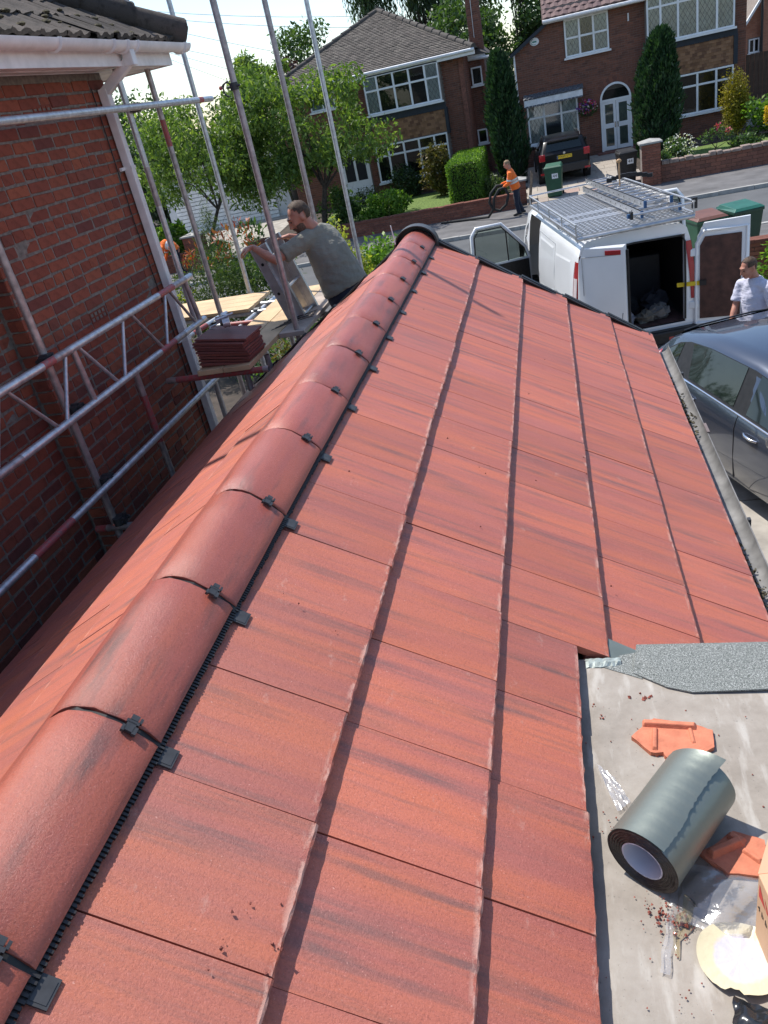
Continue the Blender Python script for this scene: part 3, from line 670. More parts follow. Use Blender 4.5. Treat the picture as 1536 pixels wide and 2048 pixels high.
for p, z0, z1, bands, base in (((-3.045, 4.02), -2.27, 3.0, (), 2), ((-3.03, 6.06), G, .535, ((.80, .86, 2),), 0), ((-3.13, 6.815), G, 2.6, ((.617, .647, 1), (.5, .617, 2)), 2), ((-3.25, 7.97), -2.4, 2.6, (), 0),
                               (P4, G, 2.42, ((0.4, .7, 2),), 2), ((-2.15, 7.285), G, 3.0, (), 2), ((-2.15, 8.70), G, 3.4, (), 0)):
    band_tube('upright_pole', (p[0], p[1], z0), (p[0]+.006, p[1]+.004, z1), bands, base)
band_tube('upright_pole', (-3.05, 4.92, G), (-3.05, 4.92, -1.39), ((.80, .93, 1),), 2)
band_tube('guard_rail', (-2.94, 1.5, .292), (-2.92, 7.53, .257), ((.945, .962, 1),))
band_tube('low_rail', (-2.945, -1.5, -1.828), (-2.945, 5.95, -1.865), ((.62, .674, 1),))
lat = MB(); LX = -2.915; lat = None
lb = bpy.data.objects.new('lattice_beam', None); COL.objects.link(lb); lb.parent = sc; ROOT[lb] = ROOT[sc]
band_tube('chord', (LX, 1.2, -.965), (LX, 6.0, -.99), ((.54, .565, 1), (.565, .60, 2), (.868, .925, 1), (.925, .975, 2)), 0, parent=lb)
band_tube('chord', (LX, 1.2, -1.325), (LX, 6.02, -1.352), ((.39, .44, 2), (.815, .87, 1), (.87, .91, 2)), 0, parent=lb)
zt_, zb_ = -.985, -1.345
for (ya, za, yb, zb2, r, mm) in ((2.05, 0, 2.35, 1, .013, 2), (2.70, 0, 2.42, 1, .013, 0), (2.75, 0, 3.03, 1, .013, 2), (3.36, 0, 3.10, 1, .013, 0), (3.43, 0, 3.73, 1, .013, 2), (4.04, 0, 3.80, 1, .013, 0), (4.125, 0, 4.145, 1, .020, 2), (4.18, 0, 4.48, 1, .013, 0), (4.79, 0, 4.56, 1, .013, 0), (4.90, 0, 5.20, 1, .013, 2), (5.49, 0, 5.26, 1, .013, 0), (5.55, 0, 5.85, 1, .012, 2), (5.87, 0, 5.93, 1, .020, 2)):
    b = MB(); b.tube((LX, ya, (zt_, zb_)[za]), (LX, yb, (zt_, zb_)[zb2]), r, 10); b.build('brace', SM[mm], lb, 40)
for c in ((-3.0, 4.0, -.985), (-3.0, 4.03, -1.34), (-3.0, 4.04, -1.85), (-3.0, 4.0, -2.14), (-2.97, 6.05, .265)): coupler(c, rot=random.choice((0, math.pi)))
band_tube('transom', (-3.2, 4.02, -2.20), (-2.84, 4.0, -2.18), ((0, .25, 1),), 2); coupler((-2.96, 4.02, -2.24))
band_tube('transom', (-3.03, 5.29, -1.625), (-2.14, 5.21, -1.612), ((.10, .95, 1),), 2)
band_tube('transom', (-3.22, 6.86, -1.635), (-2.05, 6.66, -1.63), ((.12, .42, 1),), 0)
band_tube('transom', (-3.1, 7.52, -1.635), (-2.05, 7.38, -1.63), (), 0)
band_tube('ledger', (-2.96, 6.35, -1.655), (-2.905, 8.03, -1.655), (), 0)
band_tube('ledger', (-3.36, 6.5, -1.60), (-3.24, 7.2, -1.60), ((.1, .45, 1),), 0)
band_tube('transom', (-3.78, 7.27, -1.645), (-2.78, 7.2, -1.64), (), 0)
for c in ((-3.13, 6.82, -1.62), (-2.93, 7.22, -1.64), (-3.15, 7.25, -1.65), (-3.26, 6.9, -1.62)): coupler(c)
for x, y in ((-2.98, 7.15), (-2.52, 6.9), (-2.5, 5.6), (-2.35, 5.75)): band_tube('upright_pole', (x, y, G), (x, y, -1.66), (), 0)
# the open swivel coupler with a red nut on the pole beside the roof end
b = MB(); b.T = Matrix.Translation((P4[0], P4[1], .245)); b.path([(0, 0, -.024), (0, 0, .024)], .032, 14); b.tube((-.05, -.01, 0), (.05, -.015, 0), .008, 8); b.path([(-.045+.034*math.cos(t*.45+.6), -.02, -.012+.045*math.sin(t*.45+.6)) for t in range(10)], .006, 6); b.path([(-.03, -.02, .04), (-.07, -.02, .025), (-.095, -.02, .005)], .0055, 6); b.T = None
cp = b.build('coupler', GREYP, sc, 40); MB().ball((P4[0]-.096, P4[1]-.02, .252), .014, 0, 8, 6).build('nut', REDP, cp)
# boards (each lies loose on the tubes)
def board(x0, x1, y0, y1, z, m, label, grp, rot=0):
    b = MB(); b.box(x0, x1, y0, y1, z, z+.038); o = b.build('scaffold_board', m, None, None, .003); tag(o, label, 'scaffold board', grp); return o
board(-2.705, -2.495, 5.18, 7.60, -1.588, WOOD, 'pale plywood scaffold board along the brick wall, with the tile stack on it', None)
board(-2.487, -2.268, 5.17, 7.58, -1.587, mat('scaffold_plywood_b', (.56, .40, .23), .75, var=.16, scale=5, bump=.15), 'middle plywood board under the foot of the ladder', None)
board(-2.260, -2.035, 5.9, 7.55, -1.586, WOODG, 'grey dusty scaffold board closest to the roof verge', None)
for k, lb2 in enumerate(('near board of the far platform, beside the white tube', 'second board of the far platform, from the white tube', 'third board of the far platform, from the white tube', 'back board of the far platform, against the hedge')):
    b = MB(); b.bar((-3.99-.05*k, 7.335+.17*k, -1.60), (-2.985, 7.26+.175*k, -1.602), .166, .03); tag(b.build('scaffold_board', WOOD, None, None, .002), lb2, 'scaffold board')
b = MB()
for i in range(5):
    a = (-2.36+.02*i, 6.02+.06*i, -1.538); q = (-2.06+.015*random.random(), 6.25+.05*i, -1.53); b.path([a, ((a[0]+q[0])/2, (a[1]+q[1])/2+.03*random.random(), -1.53), q], .0035, 5)
tag(b.build('steel_rods', mat('dark_steel', (.06, .05, .045), .5, .5), None), 'thin dark rods lying across the plywood boards', 'rods')
# stack of spare tiles, each tile a thing, and a loose coupler on top
sm_ = [tile_mesh('stacked_tile', .42, .33, 200+i, TILE_D, .018) for i in range(4)]
for i in range(10):
    M = Matrix.Translation((-2.685+.013*i*0+random.uniform(-.012, .012)+.0, 5.41+random.uniform(-.02, .02), -1.527+.0225*i)) @ Matrix.Rotation(math.pi/2*2+R(-3+random.uniform(-3, 3)), 4, 'Z') @ Matrix.Translation((.0, 0, 0)) @ Matrix.Rotation(-.059, 4, 'Y')
    o = link('stacked_tile', random.choice(sm_), None, M)
    lab = 'topmost spare red tile of the stack, with a coupler lying on it' if i == 9 else ('lowest spare red tile of the stack, lying on the plywood board' if i == 0 else '%s spare red tile of the stack, counted from the plywood board' % ('second', 'third', 'fourth', 'fifth', 'sixth', 'seventh', 'eighth', 'ninth')[i-1])
    tag(o, lab, 'tile', 'spare tiles stacked on the scaffold boards')
c = MB(); c.T = Matrix.Translation((-2.50, 5.44, -1.262)); c.path([(0, 0, -.02), (.05, .02, -.02)], .034, 14); c.path([(0, .05, 0), (-.02, .10, .01)], .034, 14); c.tube((-.04, -.03, .02), (.07, .07, .03), .008, 8); c.box(-.05, -.02, 0, .03, -.02, .035)
c.path([(-.04, .03, -.02), (-.11, .0, -.03), (-.09, -.06, -.033), (-.03, -.07, -.033)], .005, 6); c.T = None
tag(c.build('loose_coupler', GALV, None, 40), 'loose steel scaffold coupler lying on the stack of tiles', 'coupler')
# ladder the man is handling: two sections together
la = thing('double_ladder', 'aluminium two-section ladder leaning in front of the man on the scaffold', 'ladder', (-2.15, 6.5, -1.58))
ldn = Vector((.215, -.03, -.70)).normalized(); rg = Vector((.02, .36, .02)); nrm_ = Vector((.70, 0, .215)).normalized()
for sec, (o0, n0) in enumerate(((Vector((-2.445, 6.36, -.925)), 8), (Vector((-2.383, 6.36, -.905)), 8))):
    for e in range(2):
        p = o0+rg*e*(1 if sec == 0 else .93)+(Vector((0, .02, 0)) if sec else Vector()); q = p+ldn*.78
        b = MB(); a = ldn.cross(rg).normalized(); b.obox((p+q)/2, a*.043, ldn*.39, rg.normalized()*.012); b.obox((p+q)/2-a*.04, a*.004, ldn*.39, rg.normalized()*.016); b.obox((p+q)/2+a*.04, a*.004, ldn*.39, rg.normalized()*.016)
        so = b.build('stile', ALU, la)
        if e == 0:
            h = MB()
            for k in range(3): c0 = p+ldn*(.14+.27*k)-rg.normalized()*.0122; h.path([c0-rg.normalized()*.003, c0], .0135, 12)
            h.build('rung_end', DARKIN, so)
    for k in range(3):
        c0 = o0+ldn*(.14+.27*k); b = MB(); b.tube(c0, c0+rg, .014, 12); b.build('rung', ALU, la, 40)

# ------------------------------------------------------------------ houses across the road
def brick_field(b, x0, x1, z0, z1, y, holes=(), bl=.225, bh=.075, d=.012, axis='x', head=None):
    r = 0; z = z0
    while z < z1-.02:
        x = x0 - (bl/2 if r % 2 else 0)
        while x < x1-.02:
            a, c = max(x, x0)+.005, min(x+bl, x1)-.005
            for hx0, hx1, hz0, hz1 in holes:
                if a < hx1 and c > hx0 and z < hz1-.02 and z+bh > hz0+.02:
                    if hx0-a >= c-hx1: c = min(c, hx0)
                    else: a = max(a, hx1)
            if c-a > .02 and not (head and z+bh > head((a+c)/2)):
                j = random.gauss(0, .0015)
                if axis == 'x': V = [(a, y-d+j, z+.005), (c, y-d+j, z+.005), (c, y-d+j, z+bh-.005), (a, y-d+j, z+bh-.005), (a, y+.01, z+.005), (c, y+.01, z+.005), (c, y+.01, z+bh-.005), (a, y+.01, z+bh-.005)]
                else: V = [(y+d+j, a, z+.005), (y+d+j, c, z+.005), (y+d+j, c, z+bh-.005), (y+d+j, a, z+bh-.005), (y-.01, a, z+.005), (y-.01, c, z+.005), (y-.01, c, z+bh-.005), (y-.01, a, z+bh-.005)]
                b.add(V, [(0, 1, 2, 3), (0, 4, 5, 1), (1, 5, 6, 2), (2, 6, 7, 3), (3, 7, 4, 0)])
            x += bl
        z += bh; r += 1
def window(par, x0, x1, z0, z1, y, cols, trans=None, curt=(), leads=True, sill=True, open_top=(), fw=.06, mb=.075):
    """white casement window: frame with mullions, panes as sub-parts, curtains or dark room behind"""
    b = MB(); f = fw
    b.box(x0, x1, y-.07, y+.02, z0, z0+f); b.box(x0, x1, y-.07, y+.02, z1-f, z1); b.box(x0, x0+f, y-.07, y+.02, z0+f, z1-f); b.box(x1-f, x1, y-.07, y+.02, z0+f, z1-f)
    xs = [x0+f]+[x0+(x1-x0)*c for c in cols]+[x1-f]
    for c in xs[1:-1]: b.box(c-mb/2, c+mb/2, y-.074, y+.02, z0+f, z1-f)
    if trans:
        for i in range(len(xs)-1): b.box(xs[i]+(mb/2 if i else 0), xs[i+1]-(mb/2 if i < len(xs)-2 else 0), y-.066, y+.02, trans-.035, trans+.035)
    fo = b.build('window', UPVC, par, bevel=.008, seg=1)
    if sill: MB().box(x0-.06, x1+.06, y-.16, y-.02, z0-.07, z0-.002).build('sill', UPVC, fo)
    rows_ = [(z0+f, trans-.035), (trans+.035, z1-f)] if trans else [(z0+f, z1-f)]
    for i in range(len(xs)-1):
        a, c = xs[i]+(mb/2 if i else 0), xs[i+1]-(mb/2 if i < len(xs)-2 else 0)
        for za, zb in rows_:
            MB().box(a, c, y-.045, y-.040, za, zb).build('pane', GLASS, fo)
            if leads and (leads is True or i in leads):
                l = MB(); step = .155; hw = .006; k = -20
                for sgn in (1, -1):
                    for k in range(-30, 31):
                        # clipped diagonal: z = zm + 1.6*sgn*(x-xm) + k*step*1.6
                        s = 1.6*sgn; c0 = (za+zb)/2-s*(a+c)/2+k*step*1.6; P = []
                        for xx in (a, c):
                            zz = s*xx+c0
                            if za <= zz <= zb: P.append((xx, zz))
                        for zz in (za, zb):
                            xx = (zz-c0)/s
                            if a < xx < c: P.append((xx, zz))
                        if len(P) >= 2 and abs(P[0][0]-P[1][0]) > .01: l.bar((P[0][0], y-.048, P[0][1]), (P[1][0], y-.048, P[1][1]), .009, .003, 0, (0, 1, 0))
                if l.v: l.build('leading', LEAD, fo)
        za, zb = z0+f, z1-f
        if curt == 'all' or i in curt:
            q = MB(); n = 14; V = []
            for zz in (za, zb):
                for k in range(n+1): V.append((a+(c-a)*k/n, y-.012+.008*math.sin(k*2.4+i), zz))
            q.add(V, [(k, k+1, n+2+k, n+1+k) for k in range(n)]); q.build('curtain', CURT, fo)
        MB().box(a-.02, c+.02, y+.0, y+.004, za-.02, zb+.02).build('room_backing', ROOM, fo)
    return fo
def scallop(b, x0, x1, z, y, h, pitch=.17):
    n = int((x1-x0)/pitch)
    for i in range(n):
        a = x0+(x1-x0)*i/n; c = a+(x1-x0)/n; b.prism([(a, -.02), (a, 0), (c, 0), (c, -.02)], y-.03, y)
def hung(b, x0, x1, z0, z1, y, tw=.165, g=.10):
    r = 0; z = z0
    while z < z1-.01:
        x = x0-(tw/2 if r % 2 else 0)
        while x < x1-.01:
            a, c = max(x, x0)+.002, min(x+tw, x1)-.002
            if c-a > .02: j = random.gauss(0, .002); t = min(z+g, z1); b.add([(a, y-.022+j, z), (c, y-.022+j, z), (c, y-.004, t), (a, y-.004, t), (a, y, z), (c, y, z)], [(0, 1, 2, 3), (0, 4, 5, 1), (0, 3, 4), (1, 5, 2)])
            x += tw
        z += g; r += 1
def tile_slope(b, o, ux, us, L, S, tw, g, clip=None, wave=0):
    """courses of plain tiles: o corner, ux along the eaves, us up the slope"""
    o, ux, us = Vector(o), Vector(ux).normalized(), Vector(us).normalized(); nn = ux.cross(us).normalized(); r = 0; s = 0
    while s < S-.01:
        x = -(tw/2 if r % 2 else 0)
        while x < L:
            a, c = max(0, x)+.004, min(L, x+tw)-.004; mid = (a+c)/2
            if c-a > .03 and (clip is None or clip(mid, s+g*.4)):
                j = random.gauss(0, .004); P = lambda u, v, h: tuple(o+ux*u+us*v+nn*h)
                if wave: b.add([P(a, s, .02+j), P((a+c)/2, s, .055+j), P(c, s, .02+j), P(c, s+g+.03, .0), P((a+c)/2, s+g+.03, .03), P(a, s+g+.03, .0), P(a, s, 0), P(c, s, 0)], [(0, 1, 4, 5), (1, 2, 3, 4), (6, 7, 2, 1, 0)])
                else: b.add([P(a, s, .03+j), P(c, s, .03+j), P(c, s+g+.03, .004), P(a, s+g+.03, .004), P(a, s, 0), P(c, s, 0)], [(0, 1, 2, 3), (4, 5, 1, 0)])
            x += tw
        s += g; r += 1
# house A, left: hipped brown roof, two-storey bay with tile hanging
hA = thing('hipped_house', 'brown brick house with hipped mossy brown roof behind the cherry tree', 'house', (-6.4, 38, -3.9))
YA = 34.0; xL, xR_ = -10.5, -2.78; zG = -3.95
b = MB(); b.box(xL, xR_, YA, 42, zG, .72); b.box(xR_, -2.12, 36.3, 41, zG, .5); b.build('wall', MORTARF, hA)
holes = [(-6.76, -3.66, -4.2, .72), (-9.12, -8.02, -.2, .72), (-8.4, -7.1, -4, -1.7)]
b = MB(); brick_field(b, xL, xR_, zG, .70, YA, holes); brick_field(b, YA, 36.3, zG, .70, xR_, (), axis='y'); brick_field(b, xR_, -2.12, zG, .48, 36.3); stuff(b.build('facing_bricks', BRICKF, hA))
b = MB(); b.box(-6.74, -3.68, YA-.45, YA, zG, .72); b.build('bay', MORTARF, hA)
b = MB(); brick_field(b, -6.74, -3.68, zG, -3.28, YA-.45); brick_field(b, YA-.45, YA, zG, -3.28, -3.68, axis='y'); stuff(b.build('bay_bricks', BRICKF, hA))
yb = YA-.46
window(hA, -6.70, -3.72, -.70, .66, yb, (.18, .40, .61, .82), .12, curt=(0, 4), leads=(0, 4))
window(hA, -6.70, -3.72, -3.22, -1.84, yb, (.18, .40, .61, .82), -2.25, curt=(), leads=False)
b = MB(); b.box(-6.80, -3.62, yb-.05, yb+.02, -.98, -.775); b.box(-6.80, -6.70, yb-.05, yb+.2, -1.9, -.98); b.box(-3.70, -3.60, yb-.05, yb+.4, -1.9, -.98)
for i in range(19): b.prism([(-6.70+.1585*i, yb-.05), (-6.545+.1585*i, yb-.05), (-6.545+.1585*i, yb), (-6.70+.1585*i, yb)], -1.02, -.98)
b.build('fascia_board', SLATEB, hA)
b = MB(); hung(b, -6.69, -3.71, -1.80, -.98, yb-.005); stuff(b.build('hung_tiles', HUNG, hA))
window(hA, -9.10, -8.04, -.16, .66, YA-.02, (.5,), .25, curt=(0, 1), leads=False)
window(hA, -2.70, -2.26, -.50, .16, 36.26, (), None, leads=False); window(hA, -2.74, -2.32, -2.7, -2.15, 36.26, (), None, leads=False)
b = MB(); b.box(-2.98, -2.80, YA-.06, YA-.012, zG, .64); b.box(-2.30, -2.12, 36.2, 36.28, zG, .48); b.build('pilaster', mat('rusty_brick_strip', (.24, .10, .07), .9, var=.25, scale=12), hA)
do = MB(); do.box(-8.35, -7.15, YA-.05, YA+.01, -3.9, -1.75); do.box(-8.42, -7.08, YA-.10, YA-.05, -3.9, -3.8); d_ = do.build('door', UPVC, hA); MB().box(-8.2, -7.8, YA-.056, YA-.051, -3.0, -2.0).box(-7.7, -7.3, YA-.056, YA-.051, -3.0, -2.0).build('pane', ROOM, d_)
pa = .61; ez = .80; ye = YA-.55
ap = Vector((-6.42, YA+4.0, 3.02)); L_ = (-10.95, ye, ez); R2 = (-2.30, ye, ez)
b = MB(); bk = [(-10.95, 43, ez), (-2.30, 43, ez)]; apb = (-6.42, 39.2, 3.02)
b.add([L_, R2, tuple(ap), apb, bk[0], bk[1]], [(0, 1, 2), (1, 5, 3, 2), (0, 2, 3, 4), (4, 3, 5)]); ro = b.build('roof', ROOFA, hA)
b = MB(); us = Vector((0, ap.y-ye, ap.z-ez)); S = us.length
tile_slope(b, (L_[0], ye, ez+.01), (1, 0, 0), us, 8.65, S, .19, .135, lambda u, s: u > s/S*4.53-.02 and u < 8.65-s/S*4.12+.02); stuff(b.build('roof_tiles', ROOFA, hA))
b = MB(); us2 = Vector((ap.x-R2[0], 0, ap.z-ez)); S2 = us2.length
tile_slope(b, (R2[0], ye, ez+.01), (0, 1, 0), us2, 9.4, S2, .19, .135, lambda u, s: u > s/S2*4.55 and u < 9.4-s/S2*4.0); stuff(b.build('roof_tiles', ROOFA, hA))
for c0 in (L_, R2):
    n = 13
    for i in range(n):
        p = Vector(c0).lerp(ap, i/n); q = Vector(c0).lerp(ap, (i+1.08)/n); h = MB(); h.path([p+Vector((0, 0, .02)), q+Vector((0, 0, .0))], [.12, .10], 10); h.build('hip_tile', ROOFA, hA, 50)
for i in range(4): MB().path([(ap.x, ap.y+.32*i, ap.z+.03), (ap.x, ap.y+.32*i+.34, ap.z+.02)], [.13, .11], 10).build('ridge_tile', ROOFA, hA, 50)
b = MB(); b.box(-10.95, -2.30, ye+.02, YA, ez-.22, ez-.02); b.build('eaves_board', UPVCD, hA); MB().path([(-10.98, ye-.03, ez-.05), (-2.28, ye-.03, ez-.06)], .06, 10).build('gutter', UPVCD, hA)
b = MB(); b.path([(-2.76, 36.2, .47), (-1.9, 36.1, .42)], .06, 8); b.path([(-2.75, 36.2, .78), (-2.75, 36.2, .45)], .04, 8); b.box(-2.76, -2.05, 36.15, 36.3, .42, .60); b.build('wing_gutter', UPVCD, hA)
MB().add([(-2.78, 36.1, .62), (-1.95, 36.1, .55), (-1.95, 41, .55), (-2.9, 41, 1.5), (-2.78, 36.2, .95)], [(0, 1, 2, 3, 4)]).build('wing_roof', ROOFA, hA)
ch = MB(); ch.box(-2.66, -2.14, 36.9, 37.5, .4, 3.8); co_ = ch.build('chimney', MORTARF, hA); b = MB(); brick_field(b, -2.66, -2.14, .4, 3.8, 36.9); brick_field(b, 36.9, 37.5, .4, 3.8, -2.14, axis='y'); stuff(b.build('chimney_bricks', BRICKF, co_)); MB().path([(-2.45, 36.86, 1.2), (-2.42, 36.86, 5)], .015, 6).build('aerial_pole', GALV, co_)
# house B, right
hB = thing('arched_door_house', 'brown brick house with white arched double door behind the parked black car', 'house', (3.2, 38, -3.85))
YB = 34.5; bL, bR = -.86, 7.42; zB = -4.05
head = lambda x: 1.02 if x > .44 else .30+(x-bL)*.60
b = MB(); b.box(.44, bR, YB, 42, zB, 1.5); b.prism([(bL, YB), (.44, YB), (.44, 42), (bL, 42)], zB, .28)
b.add([(bL, YB, .28), (.44, YB, .28), (.44, YB, 1.06), (bL, 42, .28), (.44, 42, .28), (.44, 42, 1.06)], [(0, 1, 2), (3, 5, 4), (0, 2, 5, 3)]); b.build('wall', MORTARF, hB)
AX, AZ, AR = 2.78, -1.96, .58
holesB = [(1.02, 2.66, -.27, 1.02), (3.94, 6.95, -3.05, 1.6), (-.62, 1.40, -3.06, -1.55), (2.18, 3.38, -3.9, -1.95)]
b = MB(); brick_field(b, bL, bR, zB, 1.5, YB, holesB+[(2.32, 3.24, -1.95, -1.42)], head=lambda x: 1.5 if x > .44 else .30+(x-bL)*.60)
for i in range(19):                                        # arch of bricks on edge round the door
    a = math.pi*i/18; c0 = Vector((AX+math.cos(a)*.70, YB-.008, AZ+math.sin(a)*.68)); d0 = Vector((math.cos(a), 0, math.sin(a))); e0_ = Vector((-math.sin(a), 0, math.cos(a))); b.obox(c0, d0*.105, (0, .012, 0), e0_*.05)
stuff(b.build('facing_bricks', BRICKF, hB))
window(hB, 1.04, 2.64, -.24, 1.00, YB-.02, (.34, .66), .38, curt=(0, 2), leads=True)
window(hB, -.58, 1.36, -3.02, -1.60, YB-.02, (.33, .67), -2.07, curt=(0, 2), leads=(0, 2))
b = MB(); b.box(3.92, 6.97, YB-.35, YB, zB, 1.5); b.build('bay', MORTARF, hB); b = MB(); brick_field(b, 3.92, 6.97, zB, -3.05, YB-.35); brick_field(b, YB-.35, YB, zB, -3.05, 6.97, axis='y'); stuff(b.build('bay_bricks', BRICKF, hB))
yb2 = YB-.36
window(hB, 3.95, 6.94, -.42, 1.35, yb2, (.16, .36, .58, .80), .72, curt='all', leads=True)
window(hB, 3.95, 6.94, -3.00, -1.62, yb2, (.16, .36, .58, .80), -2.05, curt=(), leads=False)
b = MB(); b.box(3.86, 7.05, yb2-.05, yb2+.02, -.66, -.50); b.box(6.93, 7.07, yb2-.05, yb2+.3, -1.62, -.66); b.box(3.84, 3.95, yb2-.05, yb2+.3, -1.62, -.66)
for i in range(18): b.prism([(3.95+.166*i, yb2-.05), (4.10+.166*i, yb2-.05), (4.10+.166*i, yb2), (3.95+.166*i, yb2)], -.70, -.66)
b.build('fascia_board', SLATEB, hB)
b = MB(); hung(b, 3.95, 6.93, -1.60, -.66, yb2-.005); stuff(b.build('hung_tiles', HUNG, hB))
b = MB(); n = 16                                            # arched frame and double door
P = [(AX+AR*math.cos(math.pi*i/n), AZ+AR*math.sin(math.pi*i/n)) for i in range(n+1)]; Q = [(AX+(AR-.07)*math.cos(math.pi*i/n), AZ+(AR-.07)*math.sin(math.pi*i/n)) for i in range(n+1)]
for i in range(n): b.add([(*(P[i][0], YB-.08), P[i][1]), (P[i+1][0], YB-.08, P[i+1][1]), (Q[i+1][0], YB-.08, Q[i+1][1]), (Q[i][0], YB-.08, Q[i][1]), (P[i][0], YB+.02, P[i][1]), (P[i+1][0], YB+.02, P[i+1][1]), (Q[i+1][0], YB+.02, Q[i+1][1]), (Q[i][0], YB+.02, Q[i][1])], [(0, 3, 2, 1), (0, 1, 5, 4), (2, 3, 7, 6)])
b.box(AX-AR, AX-AR+.07, YB-.08, YB+.02, -3.76, AZ); b.box(AX+AR-.07, AX+AR, YB-.08, YB+.02, -3.76, AZ); b.box(AX-AR+.07, AX+AR-.07, YB-.075, YB+.02, AZ-.05, AZ+.03); df = b.build('door_frame', UPVC, hB)
b = MB(); b.add([(x, YB-.03, z) for x, z in Q], [tuple(range(n+1))]); b.build('fanlight', GLASS, df); MB().box(AX-AR+.05, AX+AR-.05, YB-.01, YB-.005, -3.7, AZ+AR*.6).build('room_backing', ROOM, df)
for s in (-1, 1):
    x0, x1 = (AX-AR+.07, AX-.005) if s < 0 else (AX+.005, AX+AR-.07); b = MB()
    for a in ((x0, x0+.10, -3.74, AZ-.05), (x1-.10, x1, -3.74, AZ-.05), (x0+.10, x1-.10, -3.74, -3.60), (x0+.10, x1-.10, -2.95, -2.78), (x0+.10, x1-.10, AZ-.15, AZ-.05)): b.box(a[0], a[1], YB-.06, YB-.01, a[2], a[3])
    dd = b.build('door', UPVC, hB, bevel=.006, seg=1)
    MB().box(x0+.10, x1-.10, YB-.04, YB-.035, -3.60, -2.95).box(x0+.10, x1-.10, YB-.04, YB-.035, -2.78, AZ-.15).build('pane', GLASS, dd); MB().box(x0+.1, x1-.1, YB-.022, YB-.018, -3.6, AZ-.15).build('net_curtain', mat('grey_green_net', (.27, .30, .28), .9), dd)
    MB().box(AX+s*.05-.015, AX+s*.05+.015, YB-.09, YB-.06, -2.95, -2.75).build('handle', CHROME, dd)
MB().box(AX-AR-.2, AX+AR+.2, YB-.55, YB, zB, -3.76).build('doorstep', mat('red_quarry_step', (.2, .08, .06), .8, var=.2), hB)
cn = MB(); cn.box(-.66, 1.56, YB-.42, YB-.40, -1.60, -1.38); cn.add([(-.66, YB-.42, -1.38), (1.56, YB-.42, -1.38), (1.56, YB, -1.24), (-.66, YB, -1.24)], [(0, 1, 2, 3)]); cno = cn.build('window_canopy', UPVCD, hB)
b = MB(); tile_slope(b, (-.68, YB-.44, -1.36), (1, 0, 0), (0, .44, .13), 2.28, .46, .17, .2, None, 1)
for i in range(15): b.prism([(-.62+.146*i, YB-.44), (-.50+.146*i, YB-.44), (-.50+.146*i, YB-.425), (-.62+.146*i, YB-.425)], -1.64, -1.58)
stuff(b.build('canopy_tiles', mat('grey_lead_canopy', (.13, .14, .16), .6, var=.2), cno))
b = MB(); b.path([(-.07+.17*math.cos(t*math.pi/12), YB-.03, .53+.13*math.sin(t*math.pi/12)) for t in range(25)], .004, 4, False); V = [(-.07+.17*math.cos(t*math.pi/12), YB-.05, .53+.13*math.sin(t*math.pi/12)) for t in range(24)]; b.add(V+[(x, YB-.01, z) for x, y, z in V], [tuple(range(24))[::-1]]+[(i, (i+1) % 24, 24+(i+1) % 24, 24+i) for i in range(24)])
al = b.build('alarm_box', UPVC, hB); MB().box(-.15, .01, YB-.053, YB-.0515, .50, .55).build('printed_band', mat('green_print', (.05, .25, .2), .6), al); MB().path([(-.07+.13*math.cos(t*math.pi/8+2), YB-.052, .53+.10*math.sin(t*math.pi/8+2)) for t in range(9)], .008, 4).build('printed_ring', mat('green_print', (.05, .25, .2), .6), al)
# roofs of B: tiled slope above the gutter, dark raking edge to the lower left
b = MB(); us = Vector((0, .80, .50)); tile_slope(b, (.30, YB-.42, 1.16), (1, 0, 0), us, 7.3, 5.2, .30, .30, None, 1); stuff(b.build('roof_tiles', ROOFB, hB))
MB().add([(.30, YB-.40, 1.14), (7.6, YB-.40, 1.14), (7.6, YB+4, 3.88), (.30, YB+4, 3.88)], [(0, 1, 2, 3)]).add([(.30, YB-.40, 1.0), (.30, YB+4, 3.88), (.30, YB+4, 1.0)], [(0, 1, 2)]).build('roof', ROOFB, hB)
MB().path([(.28, YB-.46, 1.08), (3.9, YB-.46, 1.06), (7.6, YB-.5, 1.5)], .06, 8).box(.3, 3.92, YB-.42, YB, 1.0, 1.12).build('gutter', UPVCD, hB)
b = MB(); b.bar((bL-.16, YB-.10, .20), (.50, YB-.10, 1.08), .12, .22, 0, (0, 1, 0)); b.add([(bL-.2, YB-.14, .30), (.46, YB-.14, 1.14), (.46, 41, 1.14), (bL-.2, 41, .30)], [(0, 1, 2, 3)]); b.build('low_roof', SLATEB, hB)
MB().path([(bL-.02, YB-.06, .22), (bL-.02, YB-.06, -3.8)], .035, 8).path([(3.35, YB-.05, .75), (3.35, YB-.05, .5)], .03, 6).build('downpipe', UPVCD, hB)
b = MB(); b.ball((1.72, YB-.28, -2.22), (.24, .2, .14), 0, 10, 6); b.path([(1.72, YB-.02, -1.75), (1.72, YB-.28, -1.75), (1.72, YB-.28, -2.2)], .008, 5)
bk_ = thing('hanging_basket', 'hanging flower basket on the brick wall left of the arched door', 'flower basket', (1.72, YB-.28, -2.2)); b.build('basket', BARK, bk_)
